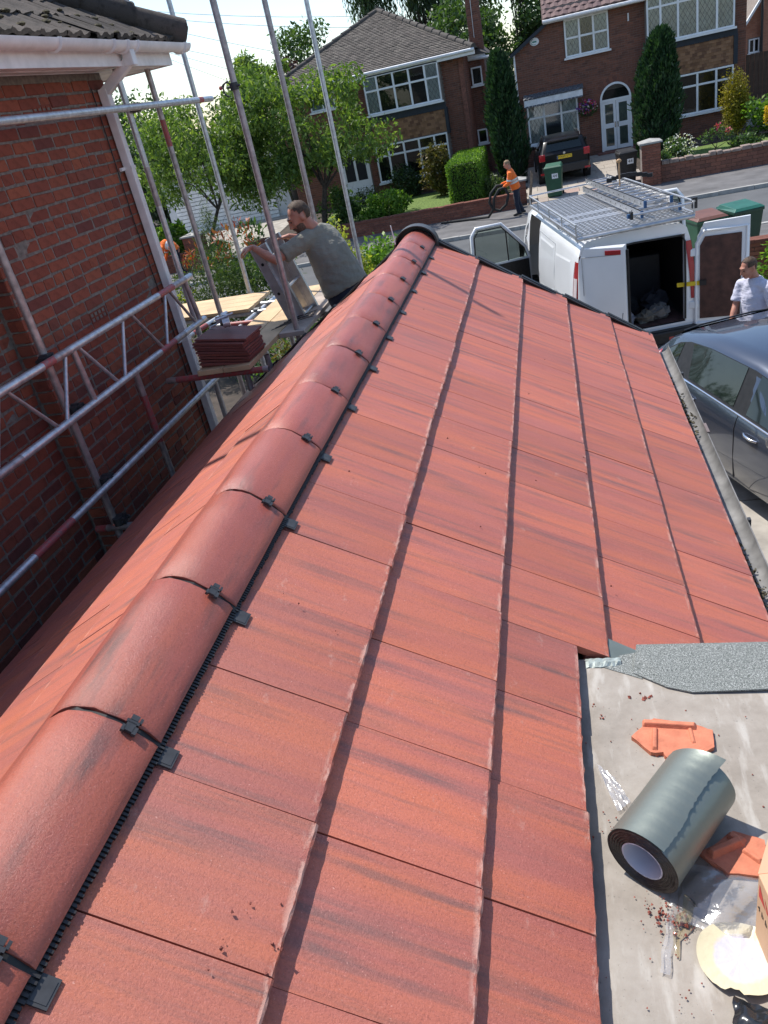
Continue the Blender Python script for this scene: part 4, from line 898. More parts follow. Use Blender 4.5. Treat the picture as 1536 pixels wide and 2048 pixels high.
def leaves(n, c, r, size, ratio=.5, droop=0.0, shell=.0, flat=None):
    """n rhombic leaves spread through ellipsoids: c (k,3), r (k,3) -> (n,4,3)"""
    c = np.atleast_2d(np.asarray(c, float)); r = np.atleast_2d(np.asarray(r, float)); k = rng.integers(0, len(c), n)
    d = rng.normal(size=(n, 3)); d /= np.linalg.norm(d, axis=1)[:, None]; rad = rng.random(n)**(1/3); rad = shell+(1-shell)*rad
    p = c[k]+d*rad[:, None]*r[k]
    a = rng.normal(size=(n, 3)); a[:, 2] -= droop; a /= np.linalg.norm(a, axis=1)[:, None]
    if flat is not None: a = a*(1-flat)+d*flat; a /= np.linalg.norm(a, axis=1)[:, None]
    b = np.cross(a, rng.normal(size=(n, 3))); b /= np.linalg.norm(b, axis=1)[:, None]; nn = np.cross(a, b)
    L = size*(.4+1.0*rng.random(n)**1.3)[:, None]; wd = L*ratio
    return np.stack([p, p+a*L*.5+b*wd*.5+nn*L*.06, p+a*L, p+a*L*.5-b*wd*.5+nn*L*.06], 1)
def flowers(par, c, r, n, size, m): return stuff(quads('blossom', leaves(n, c, r, size, .9), m, par))
stuff(quads('foliage', leaves(900, [(1.72, YB-.30, -2.1)], [(.36, .24, .26)], .09), L_MID, bk_))
flowers(bk_, [(1.72, YB-.36, -2.02)], [(.36, .22, .26)], 160, .09, FLOW_P); flowers(bk_, [(1.66, YB-.38, -1.98)], [(.34, .2, .24)], 120, .08, FLOW_V); flowers(bk_, [(1.72, YB-.38, -2.02)], [(.36, .2, .24)], 80, .07, FLOW_W)
# orange brick house beyond the fence, garage on the left
hC = thing('orange_brick_house', 'orange brick gabled house far off behind the brown fence', 'house', (12, 50, -3.9))
b = MB(); b.box(11.02, 18, 47.6, 56, -3.9, 6); b.prism([(9.95, 48), (12.0, 48), (12.0, 54), (9.95, 54)], -3.9, -1.10); b.add([(9.95, 48, -1.10), (12.0, 48, -1.10), (12.0, 48, 1.85), (9.95, 54, -1.1), (12, 54, -1.1), (12, 54, 1.85)], [(0, 1, 2), (3, 5, 4), (0, 2, 5, 3)]); b.build('wall', MORTARF, hC)
b = MB(); brick_field(b, 9.95, 11.0, -3.9, 1.6, 48, [(10.42, 10.98, -2.0, -1.3)], head=lambda x: -1.1+(x-9.95)*1.42); brick_field(b, 11.02, 14, -3.9, 4, 47.6); stuff(b.build('facing_bricks', BRICKO, hC))
window(hC, 10.45, 10.95, -1.95, -1.32, 47.98, (.5,), None, leads=False)
MB().bar((9.72, 47.85, -1.35), (11.1, 47.85, .55), .10, .22, 0, (0, 1, 0)).build('barge_board', UPVC, hC); MB().path([(10.86, 47.45, 4), (10.92, 47.45, -.2), (10.98, 47.45, -3.8)], .06, 8).build('downpipe', BLACKP, hC)
gar = thing('garage_block', 'low pale garage with a wide white ribbed door behind the cherry trees', 'garage', (-15, 36, -3.9))
b = MB(); b.box(-16.9, -11.0, 34.62, 40, -3.95, -1.55); b.build('wall', mat('white_render', (.62, .63, .65), .8, var=.06), gar)
b = MB(); z = -3.86
while z < -1.9: b.box(-16.5, -11.7, 34.53, 34.60, z, z+.13); z += .16
b.build('ribbed_door', UPVCD, gar); MB().box(-17.2, -10.7, 34.3, 40.3, -1.55, -1.40).build('roof', SLATEB, gar)

# ------------------------------------------------------------------ walls, pillars, fence across the road
def garden_wall(name, label, x0, x1, y, z0, h, th=.22, coping=None, zs=0):
    t = thing(name, label, 'wall', ((x0+x1)/2, y, z0))
    b = MB(); b.box(x0, x1, y+.012, y+th, z0-.1, z0+h); b.build('core', MORTARF, t)
    b = MB(); brick_field(b, x0, x1, z0, z0+h-.001, y); brick_field(b, y, y+th, z0, z0+h-.001, x1, axis='y'); stuff(b.build('bricks', BRICKW, t))
    x = x0; cm = [MB().box(-.11, .11, -.03, th+.03, 0, .06+q).mesh('coping_brick', coping or BRICKW) for q in (0, .008)]
    if coping != 'none':
        while x < x1-.1:
            link('coping_brick', random.choice(cm), t, Matrix.Translation((x+.112, y, z0+h+random.gauss(0, .003))) @ Matrix.Rotation(random.gauss(0, .01), 4, 'Z')); x += .226
    return t
garden_wall('garden_wall', 'low brick garden wall below the left lawn, beside the orange worker', -9.6, -.95, 27.35, -4.21, .42)
rw = thing('garden_wall', 'low rough stone-topped garden wall below the right lawn', 'wall', (8, 27.3, -4.21))
b = MB(); b.box(3.45, 14, 27.32, 27.55, -4.3, -3.68); b.build('core', MORTARF, rw); b = MB(); brick_field(b, 3.45, 14, -4.21, -3.66, 27.3, bl=.30, bh=.11); stuff(b.build('bricks', BRICKF, rw))
x = 3.5; r_ = random.Random(5)
while x < 14:
    L = r_.uniform(.16, .30); h = r_.uniform(.05, .11); b = MB(); b.box(x, x+L-.015, 27.24+r_.uniform(-.02, .02), 27.55, -3.68, -3.66+h); b.build('coping_stone', mat('pale_rough_stone', (.26, .2, .17), .9, var=.3, scale=8, bump=.5), rw, bevel=.02); x += L
def pillar(label, x, y, z0, h, s, ball=False):
    t = thing('gate_pillar', label, 'pillar', (x, y, z0)); b = MB(); b.box(x-s/2+.01, x+s/2-.01, y-s/2+.01, y+s/2, z0-.1, z0+h); b.build('core', MORTARF, t)
    b = MB(); brick_field(b, x-s/2, x+s/2, z0, z0+h-.001, y-s/2); brick_field(b, y-s/2, y+s/2, z0, z0+h-.001, x+s/2, axis='y'); stuff(b.build('bricks', BRICKW, t))
    b = MB(); e = s/2+.06; b.box(x-e, x+e, y-e, y+e, z0+h, z0+h+.05); b.add([(x-e, y-e, z0+h+.05), (x+e, y-e, z0+h+.05), (x+e, y+e, z0+h+.05), (x-e, y+e, z0+h+.05), (x, y, z0+h+.14)], [(0, 1, 4), (1, 2, 4), (2, 3, 4), (3, 0, 4)]); b.build('cap', KERB, t)
    return t
pillar('tall brick gate pillar with a flat stone cap right of the flagged drive', 3.17, 27.4, -4.21, 1.22, .56)
pillar('short brick gate pillar behind the orange worker, left of the flagged drive', -.98, 28.3, -4.2, .72, .42)
pillar('brick gate pillar below the cherry tree at the left driveway', -12.35, 26.6, -4.21, 1.15, .62)
garden_wall('garden_wall', 'dark low brick wall left of the driveway pillar', -17, -12.75, 26.7, -4.21, .55)
garden_wall('garden_wall', 'dark brick wall right of the left driveway, below the shrubs', -10.6, -9.7, 27.0, -4.21, .5)
fe = thing('wooden_fence', 'brown vertical-board fence beside the right-hand house', 'fence', (10, 34.6, -3.9))
bm = [MB().box(-.07, .07, 0, .02, 0, 1.62+q).mesh('fence_board', mat('dark_brown_fence', (.075, .043, .028), .85, var=.25, scale=6)) for q in (0, .01)]
for i in range(36): link('fence_board', random.choice(bm), fe, Matrix.Translation((7.5+.15*i, 34.45+random.gauss(0, .004), -3.05)))
MB().box(7.5, 13, 34.46, 34.52, -3.95, -3.05).build('gravel_board', KERB, fe)

# ------------------------------------------------------------------ trees, hedges, shrubs
def wood(par, base, tips, r0, name='trunk', seed=0, forks=2):
    r = random.Random(seed); b = MB(); base = Vector(base); top = Vector(tips[0])
    mid = base.lerp(Vector((sum(t[0] for t in tips)/len(tips), sum(t[1] for t in tips)/len(tips), base.z+(max(t[2] for t in tips)-base.z)*.45)), .75)
    b.path([base, base.lerp(mid, .5)+Vector((r.gauss(0, .05), r.gauss(0, .05), 0)), mid], [r0, r0*.8, r0*.62], 8)
    for t in tips:
        t = Vector(t); m = mid.lerp(t, .5)+Vector((r.gauss(0, .15), r.gauss(0, .15), r.uniform(.0, .3))); b.path([mid-Vector((0, 0, .05)), m, t], [r0*.4, r0*.22, r0*.06], 6)
        for q in range(forks):
            s = mid.lerp(t, r.uniform(.4, .8)); e = t+Vector((r.gauss(0, .6), r.gauss(0, .6), r.gauss(0, .4))); b.path([s, s.lerp(e, .5)+Vector((0, 0, .1)), e], [r0*.14, r0*.09, r0*.03], 5)
    return b.build(name, BARK, par, 50)
def tree(name, label, base, crown, n, size, m, r0=.12, clumps=26, cr=.8, ratio=.42, droop=.6, group=None, seed=1, extra=None, squash=.75):
    """crown: list of (centre, radii) lobes; clumps of leaves sit on and in the lobes so gaps stay between them"""
    global rng
    rng = np.random.default_rng(seed); t = thing(name, label, 'tree', base, 0, group); C = []; RR = []
    for _ in range(clumps):
        c, r = crown[rng.integers(0, len(crown))]; d = rng.normal(size=3); d /= np.linalg.norm(d); q = .55+.45*rng.random()
        C.append(np.array(c)+d*np.array(r)*q); s = cr*(.55+.8*rng.random()); RR.append((s, s, s*squash))
    L = leaves(n, C, RR, size, ratio, droop); o = quads('crown', L, m, t); o['kind'] = 'stuff'
    tips = [tuple(C[i]) for i in rng.choice(len(C), min(9, len(C)), False)]
    wood(t, base, tips, r0, seed=seed)
    return t
CG = 'cherry trees in the front gardens across the road'
tree('cherry_tree', 'broad leafy cherry tree hiding the left end of the hipped house', (-8.15, 28.8, -4.1), [((-7.9, 28.6, -.55), (3.0, 2.0, 1.9)), ((-6.7, 28.3, -1.2), (1.2, 1.1, .55)), ((-9.2, 28.6, .35), (1.6, 1.5, 1.1)), ((-9.6, 28.4, -2.0), (1.6, 1.4, 1.0))], 17500, .20, L_CHERRY, .13, 66, .72, .38, .9, CG, 11)
tree('cherry_tree', 'leafy tree in front of the white garage door, left of the broad cherry', (-12.6, 28.0, -4.1), [((-11.8, 28.4, -1.0), (2.1, 1.8, 1.3)), ((-13.6, 28.6, -.8), (1.5, 1.4, 1.5)), ((-10.6, 28.2, -.2), (1.2, 1.2, 1.1)), ((-10.6, 28.3, -1.7), (1.2, 1.1, .8)), ((-12.6, 28.8, .1), (1.5, 1.4, .9))], 16500, .18, L_CHERRY, .09, 62, .74, .38, .9, CG, 12)
tree('tall_shoot_tree', 'upright light green tree top standing above the cherry tree', (-9.9, 31.5, -3.9), [((-9.9, 31.5, .8), (.9, .8, 1.2)), ((-10.4, 31.5, 1.6), (.35, .3, .7))], 3200, .20, L_CHERRY, .07, 14, .45, .36, .5, None, 13)
BG_ = 'trees standing behind the houses'
tree('background_tree', 'pale hazy green tree on the far left skyline beside the brick house', (-23, 46, -4), [((-22.8, 46, .8), (2.4, 2.2, 2.1)), ((-21, 46, -1.5), (2.8, 2.2, 2.2))], 9000, .28, L_BG, .2, 34, 1.1, .5, .4, BG_, 21)
tree('background_tree', 'dark-leaved tree to the left of the garage', (-19.0, 38, -4), [((-19.3, 38, -1.2), (2.0, 1.6, 2.0))], 5200, .24, L_BGD, .15, 20, .9, .5, .4, BG_, 22)
tree('background_tree', 'light airy tree behind the left slope of the hipped roof', (-13.5, 52, -4), [((-13.3, 52, 2.6), (1.7, 1.5, 2.7)), ((-12.4, 52, 1.2), (1.5, 1.4, 1.6))], 5200, .26, L_BG, .16, 26, .8, .5, .3, BG_, 23)
tree('background_tree', 'purple-leaved tree peeping out left of the hipped roof', (-14.6, 50, -4), [((-14.6, 50, 1.9), (1.1, 1, 1.2))], 1700, .24, L_PURP, .12, 10, .7, .5, .3, BG_, 24)
tree('weeping_tree', 'tall weeping willow with hanging fronds behind the hipped roof', (-8.5, 62, -4), [((-8.8, 62, 6.8), (3.2, 2.4, 2.6)), ((-5.8, 62, 5.5), (2.6, 2.2, 3.0)), ((-10.6, 62, 6.5), (1.6, 1.5, 1.6))], 16000, .42, L_BGD, .35, 46, 1.15, .2, 3.5, BG_, 25, squash=1.7)
tree('background_tree', 'broad bright green tree between the two house roofs', (-3.6, 50, -4), [((-4.2, 50, 2.0), (2.6, 2, 1.4)), ((-3.2, 50, .4), (2.2, 2, 1.8))], 8000, .27, L_BG, .2, 30, 1.0, .5, .4, BG_, 26)
tree('background_tree', 'tall open tree with the chimney in front, left of the arched-door house', (-1.8, 55, -4), [((-1.4, 55, 2.6), (2.3, 2, 2.6)), ((-2.2, 55, 5.2), (2.2, 2, 1.6)), ((-.4, 55, 4.4), (1.3, 1, 1.3)), ((.4, 55, 1.6), (1.3, 1, .9))], 9000, .28, L_BG, .2, 38, .9, .5, .4, BG_, 27)
tree('background_tree', 'small green tree seen between the brown house and the orange one', (11.4, 58, -4), [((11.5, 58, -.6), (1.8, 1.5, 2.0)), ((11.3, 58, 2.2), (1.6, 1.4, 1.5))], 3600, .26, L_BRIGHT, .12, 18, .9, .5, .4, BG_, 28)
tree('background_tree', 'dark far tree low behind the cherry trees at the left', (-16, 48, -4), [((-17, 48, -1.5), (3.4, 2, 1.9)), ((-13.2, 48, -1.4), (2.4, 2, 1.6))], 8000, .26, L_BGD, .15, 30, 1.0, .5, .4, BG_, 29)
tree('background_tree', 'green tree filling the skyline between the scaffold poles', (-17.5, 44, -4), [((-17.6, 44, -.4), (2.2, 2, 2.0)), ((-15.6, 44, -.9), (1.6, 1.5, 1.6))], 7000, .24, L_BG, .15, 30, .95, .5, .4, BG_, 30)
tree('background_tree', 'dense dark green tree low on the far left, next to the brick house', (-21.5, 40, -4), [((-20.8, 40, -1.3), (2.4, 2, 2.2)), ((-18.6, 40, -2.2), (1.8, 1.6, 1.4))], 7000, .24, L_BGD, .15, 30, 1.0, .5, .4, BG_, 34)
def conifer(label, x, y, z0, z1, r, n, m, seed, lean=0.0, size=.17, group=None, blunt=.5):
    global rng
    rng = np.random.default_rng(seed); t = thing('conifer', label, 'conifer', (x, y, z0), 0, group)
    h = rng.random(n)**.85; th = rng.random(n)*2*math.pi; prof = np.minimum(1, (h+.10)/.30)**.6*np.clip((1-h)/(1-blunt), 0, 1)**.42
    bumps = 1+.14*np.sin(th*3+h*7)+.12*np.sin(th*7-h*19)+.05*rng.normal(size=n)
    rad = r*prof*bumps*(.72+.28*rng.random(n)); p = np.stack([x+lean*h+rad*np.cos(th), y+rad*np.sin(th), z0+h*(z1-z0)], 1)
    a = np.stack([np.cos(th)*.45, np.sin(th)*.45, np.ones(n)*1.0], 1)+.3*rng.normal(size=(n, 3)); a /= np.linalg.norm(a, axis=1)[:, None]
    b = np.cross(a, rng.normal(size=(n, 3))); b /= np.linalg.norm(b, axis=1)[:, None]; L = size*(.6+.8*rng.random(n))[:, None]
    q = quads('foliage', np.stack([p, p+a*L*.5+b*L*.16, p+a*L, p+a*L*.5-b*L*.16], 1), m, t); q['kind'] = 'stuff'
    b = MB(); b.path([(x, y, z0-.1), (x+lean*.9, y, z0+(z1-z0)*.9)], [.08, .01], 8); b.build('trunk', BARK, t)
    V = []; cb = MB()                                       # dark inner mass of old twigs
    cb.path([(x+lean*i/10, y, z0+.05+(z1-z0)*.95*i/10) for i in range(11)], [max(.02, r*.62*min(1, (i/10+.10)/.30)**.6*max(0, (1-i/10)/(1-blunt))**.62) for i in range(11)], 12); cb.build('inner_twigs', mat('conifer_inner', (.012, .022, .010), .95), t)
    return t
conifer('tall dark conifer left of the parked black car', -1.25, 31.6, -3.9, .42, .60, 11000, L_CON, 31, -.15)
conifer('tall dark conifer right of the arched white door', 3.72, 31.2, -3.95, -.02, .72, 12000, L_CON, 32, .35)
def bush(name, label, c, r, n, size, m, cat='shrub', ratio=.5, clumps=14, cr=.45, seed=1, droop=.2, shell=0, group=None, stems=True, flat=None, base=None):
    global rng
    rng = np.random.default_rng(seed); c = np.array(c, float); r = np.array(r, float); t = thing(name, label, cat, tuple(base or (c[0], c[1], c[2]-r[2])), 0, group); C = []; RR = []
    for _ in range(clumps):
        d = rng.normal(size=3); d /= np.linalg.norm(d); C.append(c+d*r*(.35+.5*rng.random())); s = cr*(.6+.7*rng.random()); RR.append(r*s)
    L = leaves(n, C, RR, size, ratio, droop, shell, flat); q = quads('foliage', L, m, t); q['kind'] = 'stuff'
    if stems: wood(t, base or (c[0], c[1], c[2]-r[2]), [tuple(k) for k in C[:7]], .035, 'stem', seed, 1)
    return t
def boxhedge(name, label, x0, x1, y0, y1, z0, z1, n, size, m, seed, core, cat='hedge'):
    global rng
    rng = np.random.default_rng(seed); t = thing(name, label, cat, ((x0+x1)/2, (y0+y1)/2, z0))
    ar = np.array([(x1-x0)*(y1-y0), (x1-x0)*(z1-z0), (x1-x0)*(z1-z0), (y1-y0)*(z1-z0), (y1-y0)*(z1-z0)]); f = rng.choice(5, n, p=ar/ar.sum()); u, v = rng.random(n), rng.random(n)
    p = np.zeros((n, 3)); nn = np.zeros((n, 3)); X = x0+(x1-x0)*u; Yv = y0+(y1-y0)*v; Zu = z0+(z1-z0)*v; Y2 = y0+(y1-y0)*u
    for k, (P, N) in enumerate(((np.stack([X, Yv, np.full(n, z1)], 1), (0, 0, 1)), (np.stack([X, np.full(n, y0), Zu], 1), (0, -1, 0)), (np.stack([X, np.full(n, y1), Zu], 1), (0, 1, 0)), (np.stack([np.full(n, x0), Y2, Zu], 1), (-1, 0, 0)), (np.stack([np.full(n, x1), Y2, Zu], 1), (1, 0, 0)))):
        s = f == k; p[s] = P[s]; nn[s] = N
    p += nn*(rng.normal(size=n)*.022)[:, None]+.012*np.sin(p[:, [1, 2, 0]]*2.3)
    a = nn*.35+rng.normal(size=(n, 3))*.6; a /= np.linalg.norm(a, axis=1)[:, None]; b = np.cross(a, rng.normal(size=(n, 3))); b /= np.linalg.norm(b, axis=1)[:, None]; L = size*(.6+.8*rng.random(n))[:, None]
    q = quads('foliage', np.stack([p, p+a*L*.5+b*L*.26, p+a*L, p+a*L*.5-b*L*.26], 1), m, t); q['kind'] = 'stuff'
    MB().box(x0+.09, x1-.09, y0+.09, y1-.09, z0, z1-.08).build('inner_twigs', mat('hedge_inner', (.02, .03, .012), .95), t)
    return t
boxhedge('clipped_hedge', 'clipped square green hedge behind the low wall, left of the orange worker', -3.35, -2.28, 28.6, 33.0, -4.1, -2.60, 30000, .065, L_BRIGHT, 41, None)
bush('golden_shrub', 'tall golden clipped conifer by the bay window of the arched-door house', (6.62, 31.9, -2.75), (.52, .5, 1.12), 11000, .085, L_GOLD, 'shrub', .4, 70, .36, 42, 0, .2)
bush('bushy_shrub', 'large bright green shrub in front of the brown fence', (7.75, 31.3, -3.25), (1.0, .8, .75), 4600, .15, L_BRIGHT, 'shrub', .6, 18, .42, 43)
bush('yellow_flower_plant', 'yellow flowering plant by the right garden wall', (7.55, 30.6, -3.35), (.5, .4, .45), 900, .12, L_MID, 'plant', .4, 10, .45, 44)
y_ = bpy.context.scene.objects['yellow_flower_plant']; rng = np.random.default_rng(4); sp_ = [(7.25+.1*i, 30.5+.05*(i % 3), -3.15+.05*(i % 4)) for i in range(8)]; stuff(quads('blossom', leaves(1500, sp_, [(.05, .05, .30)]*8, .06, .8), FLOW_Y, y_))
bush('variegated_shrub', 'rounded dark shrub with white flecks beside the tall gate pillar', (4.25, 29.0, -3.55), (.62, .5, .48), 2600, .10, L_MID, 'shrub', .5, 22, .34, 45); v_ = bpy.context.scene.objects['variegated_shrub']; flowers(v_, [(4.25, 28.9, -3.5)], [(.6, .5, .48)], 330, .06, FLOW_W)
rose = thing('rose_bush', 'thin rose bush with red blooms on the right lawn', 'plant', (5.25, 28.8, -3.9)); wood(rose, (5.25, 28.8, -3.9), [(5.05, 28.8, -3.3), (5.3, 28.8, -3.1), (5.6, 28.8, -3.15), (5.75, 28.8, -3.3)], .03, 'stem', 3)
stuff(quads('foliage', leaves(420, [(5.1, 28.8, -3.3), (5.45, 28.8, -3.15), (5.7, 28.8, -3.3)], [(.25, .2, .2)]*3, .09), L_MID, rose)); flowers(rose, [(5.4, 28.7, -3.02), (5.72, 28.7, -3.2)], [(.07, .07, .07)]*2, 60, .08, FLOW_P)
for i, (x, y, s, lb) in enumerate(((6.0, 28.5, .34, 'low green plant on the wall edge right of the rose'), (6.5, 28.9, .40, 'low spreading plant between the rose and the yellow flowers'), (3.6, 28.0, .3, 'grassy tuft at the foot of the tall gate pillar'))):
    bush('border_plant', lb, (x, y, -3.62), (s, .3, .26), 700, .11, L_MID, 'plant', .45, 9, .5, 50+i)
bush('bronze_shrub', 'olive and bronze leaved shrub at the corner of the tiled bay', (-4.05, 31.4, -3.05), (.62, .6, 1.0), 4200, .13, L_OLIVE, 'shrub', .45, 26, .36, 60)
bush('dark_shrub', 'dark rounded shrub under the ground-floor bay window', (-5.55, 32.6, -3.35), (.85, .5, .7), 3400, .12, L_BGD, 'shrub', .5, 20, .4, 61)
bush('bright_shrub', 'bright green leafy shrub on the left lawn', (-5.75, 28.7, -3.55), (.95, .6, .55), 3600, .15, L_BRIGHT, 'shrub', .5, 20, .38, 62)
bush('yellow_shrub', 'yellowish shrub left of the bright green one', (-7.35, 28.9, -3.3), (.75, .6, .75), 2600, .15, L_MID, 'shrub', .45, 16, .4, 63)
bush('grey_shrub', 'small greyish shrub by the white front door', (-7.2, 32.5, -3.55), (.7, .5, .45), 1400, .1, L_HEDGE, 'shrub', .4, 12, .4, 64)
bush('worker_plant', 'leafy plant behind the orange worker and his hose', (-1.75, 28.9, -3.7), (.55, .5, .55), 1700, .14, L_HEDGE, 'plant', .3, 14, .42, 65)
bush('bright_shrub', 'bright light green shrub beside the second orange worker', (-13.7, 27.6, -3.2), (.75, .7, .95), 2600, .22, L_BRIGHT, 'shrub', .6, 16, .42, 66)
bush('grass_tuft', 'small green tuft right of the left driveway pillar', (-11.4, 26.7, -3.75), (.35, .3, .35), 500, .22, L_BRIGHT, 'plant', .14, 6, .5, 67, -1.2)
# our own front garden, beyond the scaffold
bush('pyracantha_hedge', 'tall small-leaved hedge behind the far scaffold platform', (-6.0, 13.6, -3.1), (1.35, .9, 1.45), 15000, .062, L_HEDGE, 'hedge', .42, 46, .36, 70, -.3, .2)
bush('photinia_shrub', 'green shrub with red young shoots above the small-leaved hedge', (-5.75, 14.4, -2.3), (.95, .8, .75), 2200, .13, L_MID, 'shrub', .35, 14, .42, 71, -.8)
ph = bpy.context.scene.objects['photinia_shrub']; rng = np.random.default_rng(9); sh_ = [(-5.75, 14.0, -1.68), (-5.45, 14.1, -1.92), (-6.0, 13.9, -1.75), (-6.25, 13.6, -2.15), (-6.45, 13.4, -2.02), (-5.9, 13.8, -2.05), (-6.35, 13.5, -1.85), (-5.55, 14.1, -1.62)]
stuff(quads('red_shoots', leaves(210, sh_, [(.16, .13, .17)]*8, .13, .28, -1.2), L_PHOT, ph))
bush('yellow_hedge', 'yellow-green leafy bush against the brick house corner', (-7.2, 13.6, -3.1), (.75, .6, .8), 3800, .075, L_YEL, 'shrub', .5, 22, .4, 72)
bush('feathery_shrub', 'loose feathery shrub standing taller behind the hedge', (-6.55, 14.6, -1.95), (.45, .4, .9), 1500, .10, L_HEDGE, 'shrub', .12, 12, .45, 73, .5)
bush('glossy_shrub', 'glossy dark green shrub behind the ridge end', (-3.0, 14.0, -2.95), (.9, .7, .75), 4200, .10, L_BRIGHT, 'shrub', .5, 26, .36, 74)
bush('lower_shrub', 'dark leafy bush seen under the scaffold boards', (-3.4, 10.2, -3.4), (1.2, .9, .85), 5200, .085, L_MID, 'shrub', .5, 24, .4, 75)
bush('variegated_hedge', 'yellow variegated climbing bush just beyond the man', (-3.25, 12.6, -2.55), (.45, .4, .85), 3000, .075, L_YEL, 'shrub', .5, 22, .36, 76)
bush('corner_plant', 'low bright plant at the end of the roof beside the van door', (-1.75, 17.0, -3.95), (.5, .35, .3), 900, .10, L_BRIGHT, 'plant', .3, 9, .5, 77)
bush('orange_plant', 'orange-tinged spiky plant below the scaffold boards', (-3.15, 8.3, -2.55), (.2, .2, .22), 380, .11, L_OLIVE, 'plant', .16, 5, .6, 78, -.5)
bush('purple_flower_plant', 'plant with a violet flower behind the right-hand man', (3.68, 14.2, -3.72), (.45, .3, .35), 900, .12, L_BRIGHT, 'plant', .5, 9, .45, 79); flowers(bpy.context.scene.objects['purple_flower_plant'], [(3.62, 14.15, -3.28)], [(.05, .05, .09)], 60, .06, FLOW_V)
garden_wall('garden_wall', 'low brick wall at the right end of the near driveway', 2.95, 7, 14.75, G+.02, .74)
# overhead wires
for i, (xa, za, xb, zb, lb) in enumerate(((-27.1, 8.34, -17.0, 5.68, 'topmost'), (-26.6, 7.9, -17.5, 5.32, 'second from the top'), (-22.2, 5.885, -17.2, 3.935, 'third from the top'), (-22.2, 4.895, -17.46, 3.08, 'fourth from the top'), (-23.1, 4.85, -17.0, 2.13, 'fifth from the top'), (-23.3, 4.53, -20.06, 2.73, 'lowest'))):
    k = (zb-za)/(xb-xa); q = -9.0 if i < 2 else -14.5; P = [(x, 55, za+k*(x-xa)+.0035*(x-xa)*(x-xb)) for x in np.linspace(-48, q, 14)]
    tag(MB().path(P, .013, 5).build('overhead_wire', mat('grey_wire', (.12, .12, .13), .7)), 'thin overhead wire against the sky, %s of the six' % lb, 'wire', 'overhead wires')

# ------------------------------------------------------------------ white van with open doors
van = thing('van', 'white panel van with open doors and a ladder on its roof rack', 'van', (1.08, 11.46, G), R(11), None, True)
PROF = [(.80, .32), (.865, .55), (.875, .90), (.865, 1.12), (.83, 1.45), (.785, 1.75), (.745, 1.88), (.66, 1.945), (.40, 1.975), (0, 1.985)]
def vring(y, inset=0.0, zs=1.0):
    P = [(-(w_-inset), y, .32+(z-.32)*zs-(inset*.6 if z > 1.9 else 0)) for w_, z in PROF]; return P + [(-x, y_, z) for x, y_, z in P[::-1][1:]]
b = MB(); ys = [0.0, .05, .4, 1.5, 2.72, 3.62, 3.70]; V = []; F = []; n = 2*len(PROF)-1
for i, y in enumerate(ys):
    V += [(x*(.985 if i == 0 else 1), yy, z) for x, yy, z in vring(y)]
for i in range(len(ys)-1):
    for k in range(n-1):
        if i == 4 and 1 <= k <= 5: continue                # front passenger door opening, left side
        if i == 4 and n-7 <= k <= n-3: continue
        F.append((i*n+k, i*n+k+1, (i+1)*n+k+1, (i+1)*n+k))
b.add(V, F)
cab = [(3.70, 1.0), (3.95, .98), (4.35, .80), (4.62, .60), (5.0, .50), (5.05, .2)]; V = []; F = []
for y, zs in cab: V += vring(y, .0 if y < 4.9 else .12, zs)
for i in range(len(cab)-1):
    for k in range(n-1): F.append((i*n+k, i*n+k+1, (i+1)*n+k+1, (i+1)*n+k))
F.append(tuple((len(cab)-1)*n+k for k in range(n))); b.add(V, F)
b.build('body', WHITEV, van, 38)
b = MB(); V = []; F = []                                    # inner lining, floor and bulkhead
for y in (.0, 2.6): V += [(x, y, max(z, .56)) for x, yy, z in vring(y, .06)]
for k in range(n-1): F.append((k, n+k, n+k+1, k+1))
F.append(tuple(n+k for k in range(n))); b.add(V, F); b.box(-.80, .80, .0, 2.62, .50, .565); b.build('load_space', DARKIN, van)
b = MB(); b.box(-.745, .745, .03, 2.5, .567, .58); b.build('load_floor', mat('worn_red_floor', (.085, .04, .035), .85, var=.4, scale=8), van)
# rear frame round the opening, sill, bumper
outer = [(x*.985, 0, z) for x, y, z in vring(0)]; inner = [(max(-.705, min(.705, x)), 0, min(1.80, max(.565, z))) for x, y, z in vring(0)]
b = MB(); b.add([(x, -.004, z) for x, y, z in outer]+[(x, -.004, z) for x, y, z in inner]+[(x, .08, z) for x, y, z in inner], [(k+1, k, n+k, n+k+1) for k in range(n-1)]+[(n+k+1, n+k, 2*n+k, 2*n+k+1) for k in range(n-1)]); b.box(-.80, .80, -.012, .06, .47, .56)
b.build('rear_frame', WHITEV, van)
b = MB(); b.path([(x*.99, -.016, z) for x, z in ((-.71, .60), (-.715, 1.2), (-.71, 1.70), (-.66, 1.79), (0, 1.815), (.66, 1.79), (.71, 1.70), (.715, 1.2), (.71, .60))], .014, 6); b.build('door_seal', BLACKP, van)
b = MB(); b.box(-.86, .86, -.14, .02, .30, .50); b.build('bumper', BLACKP, van, bevel=.03); MB().box(.42, .58, -.146, -.138, .36, .41).box(-.58, -.42, -.146, -.138, .36, .41).build('reflector', REDL, van)
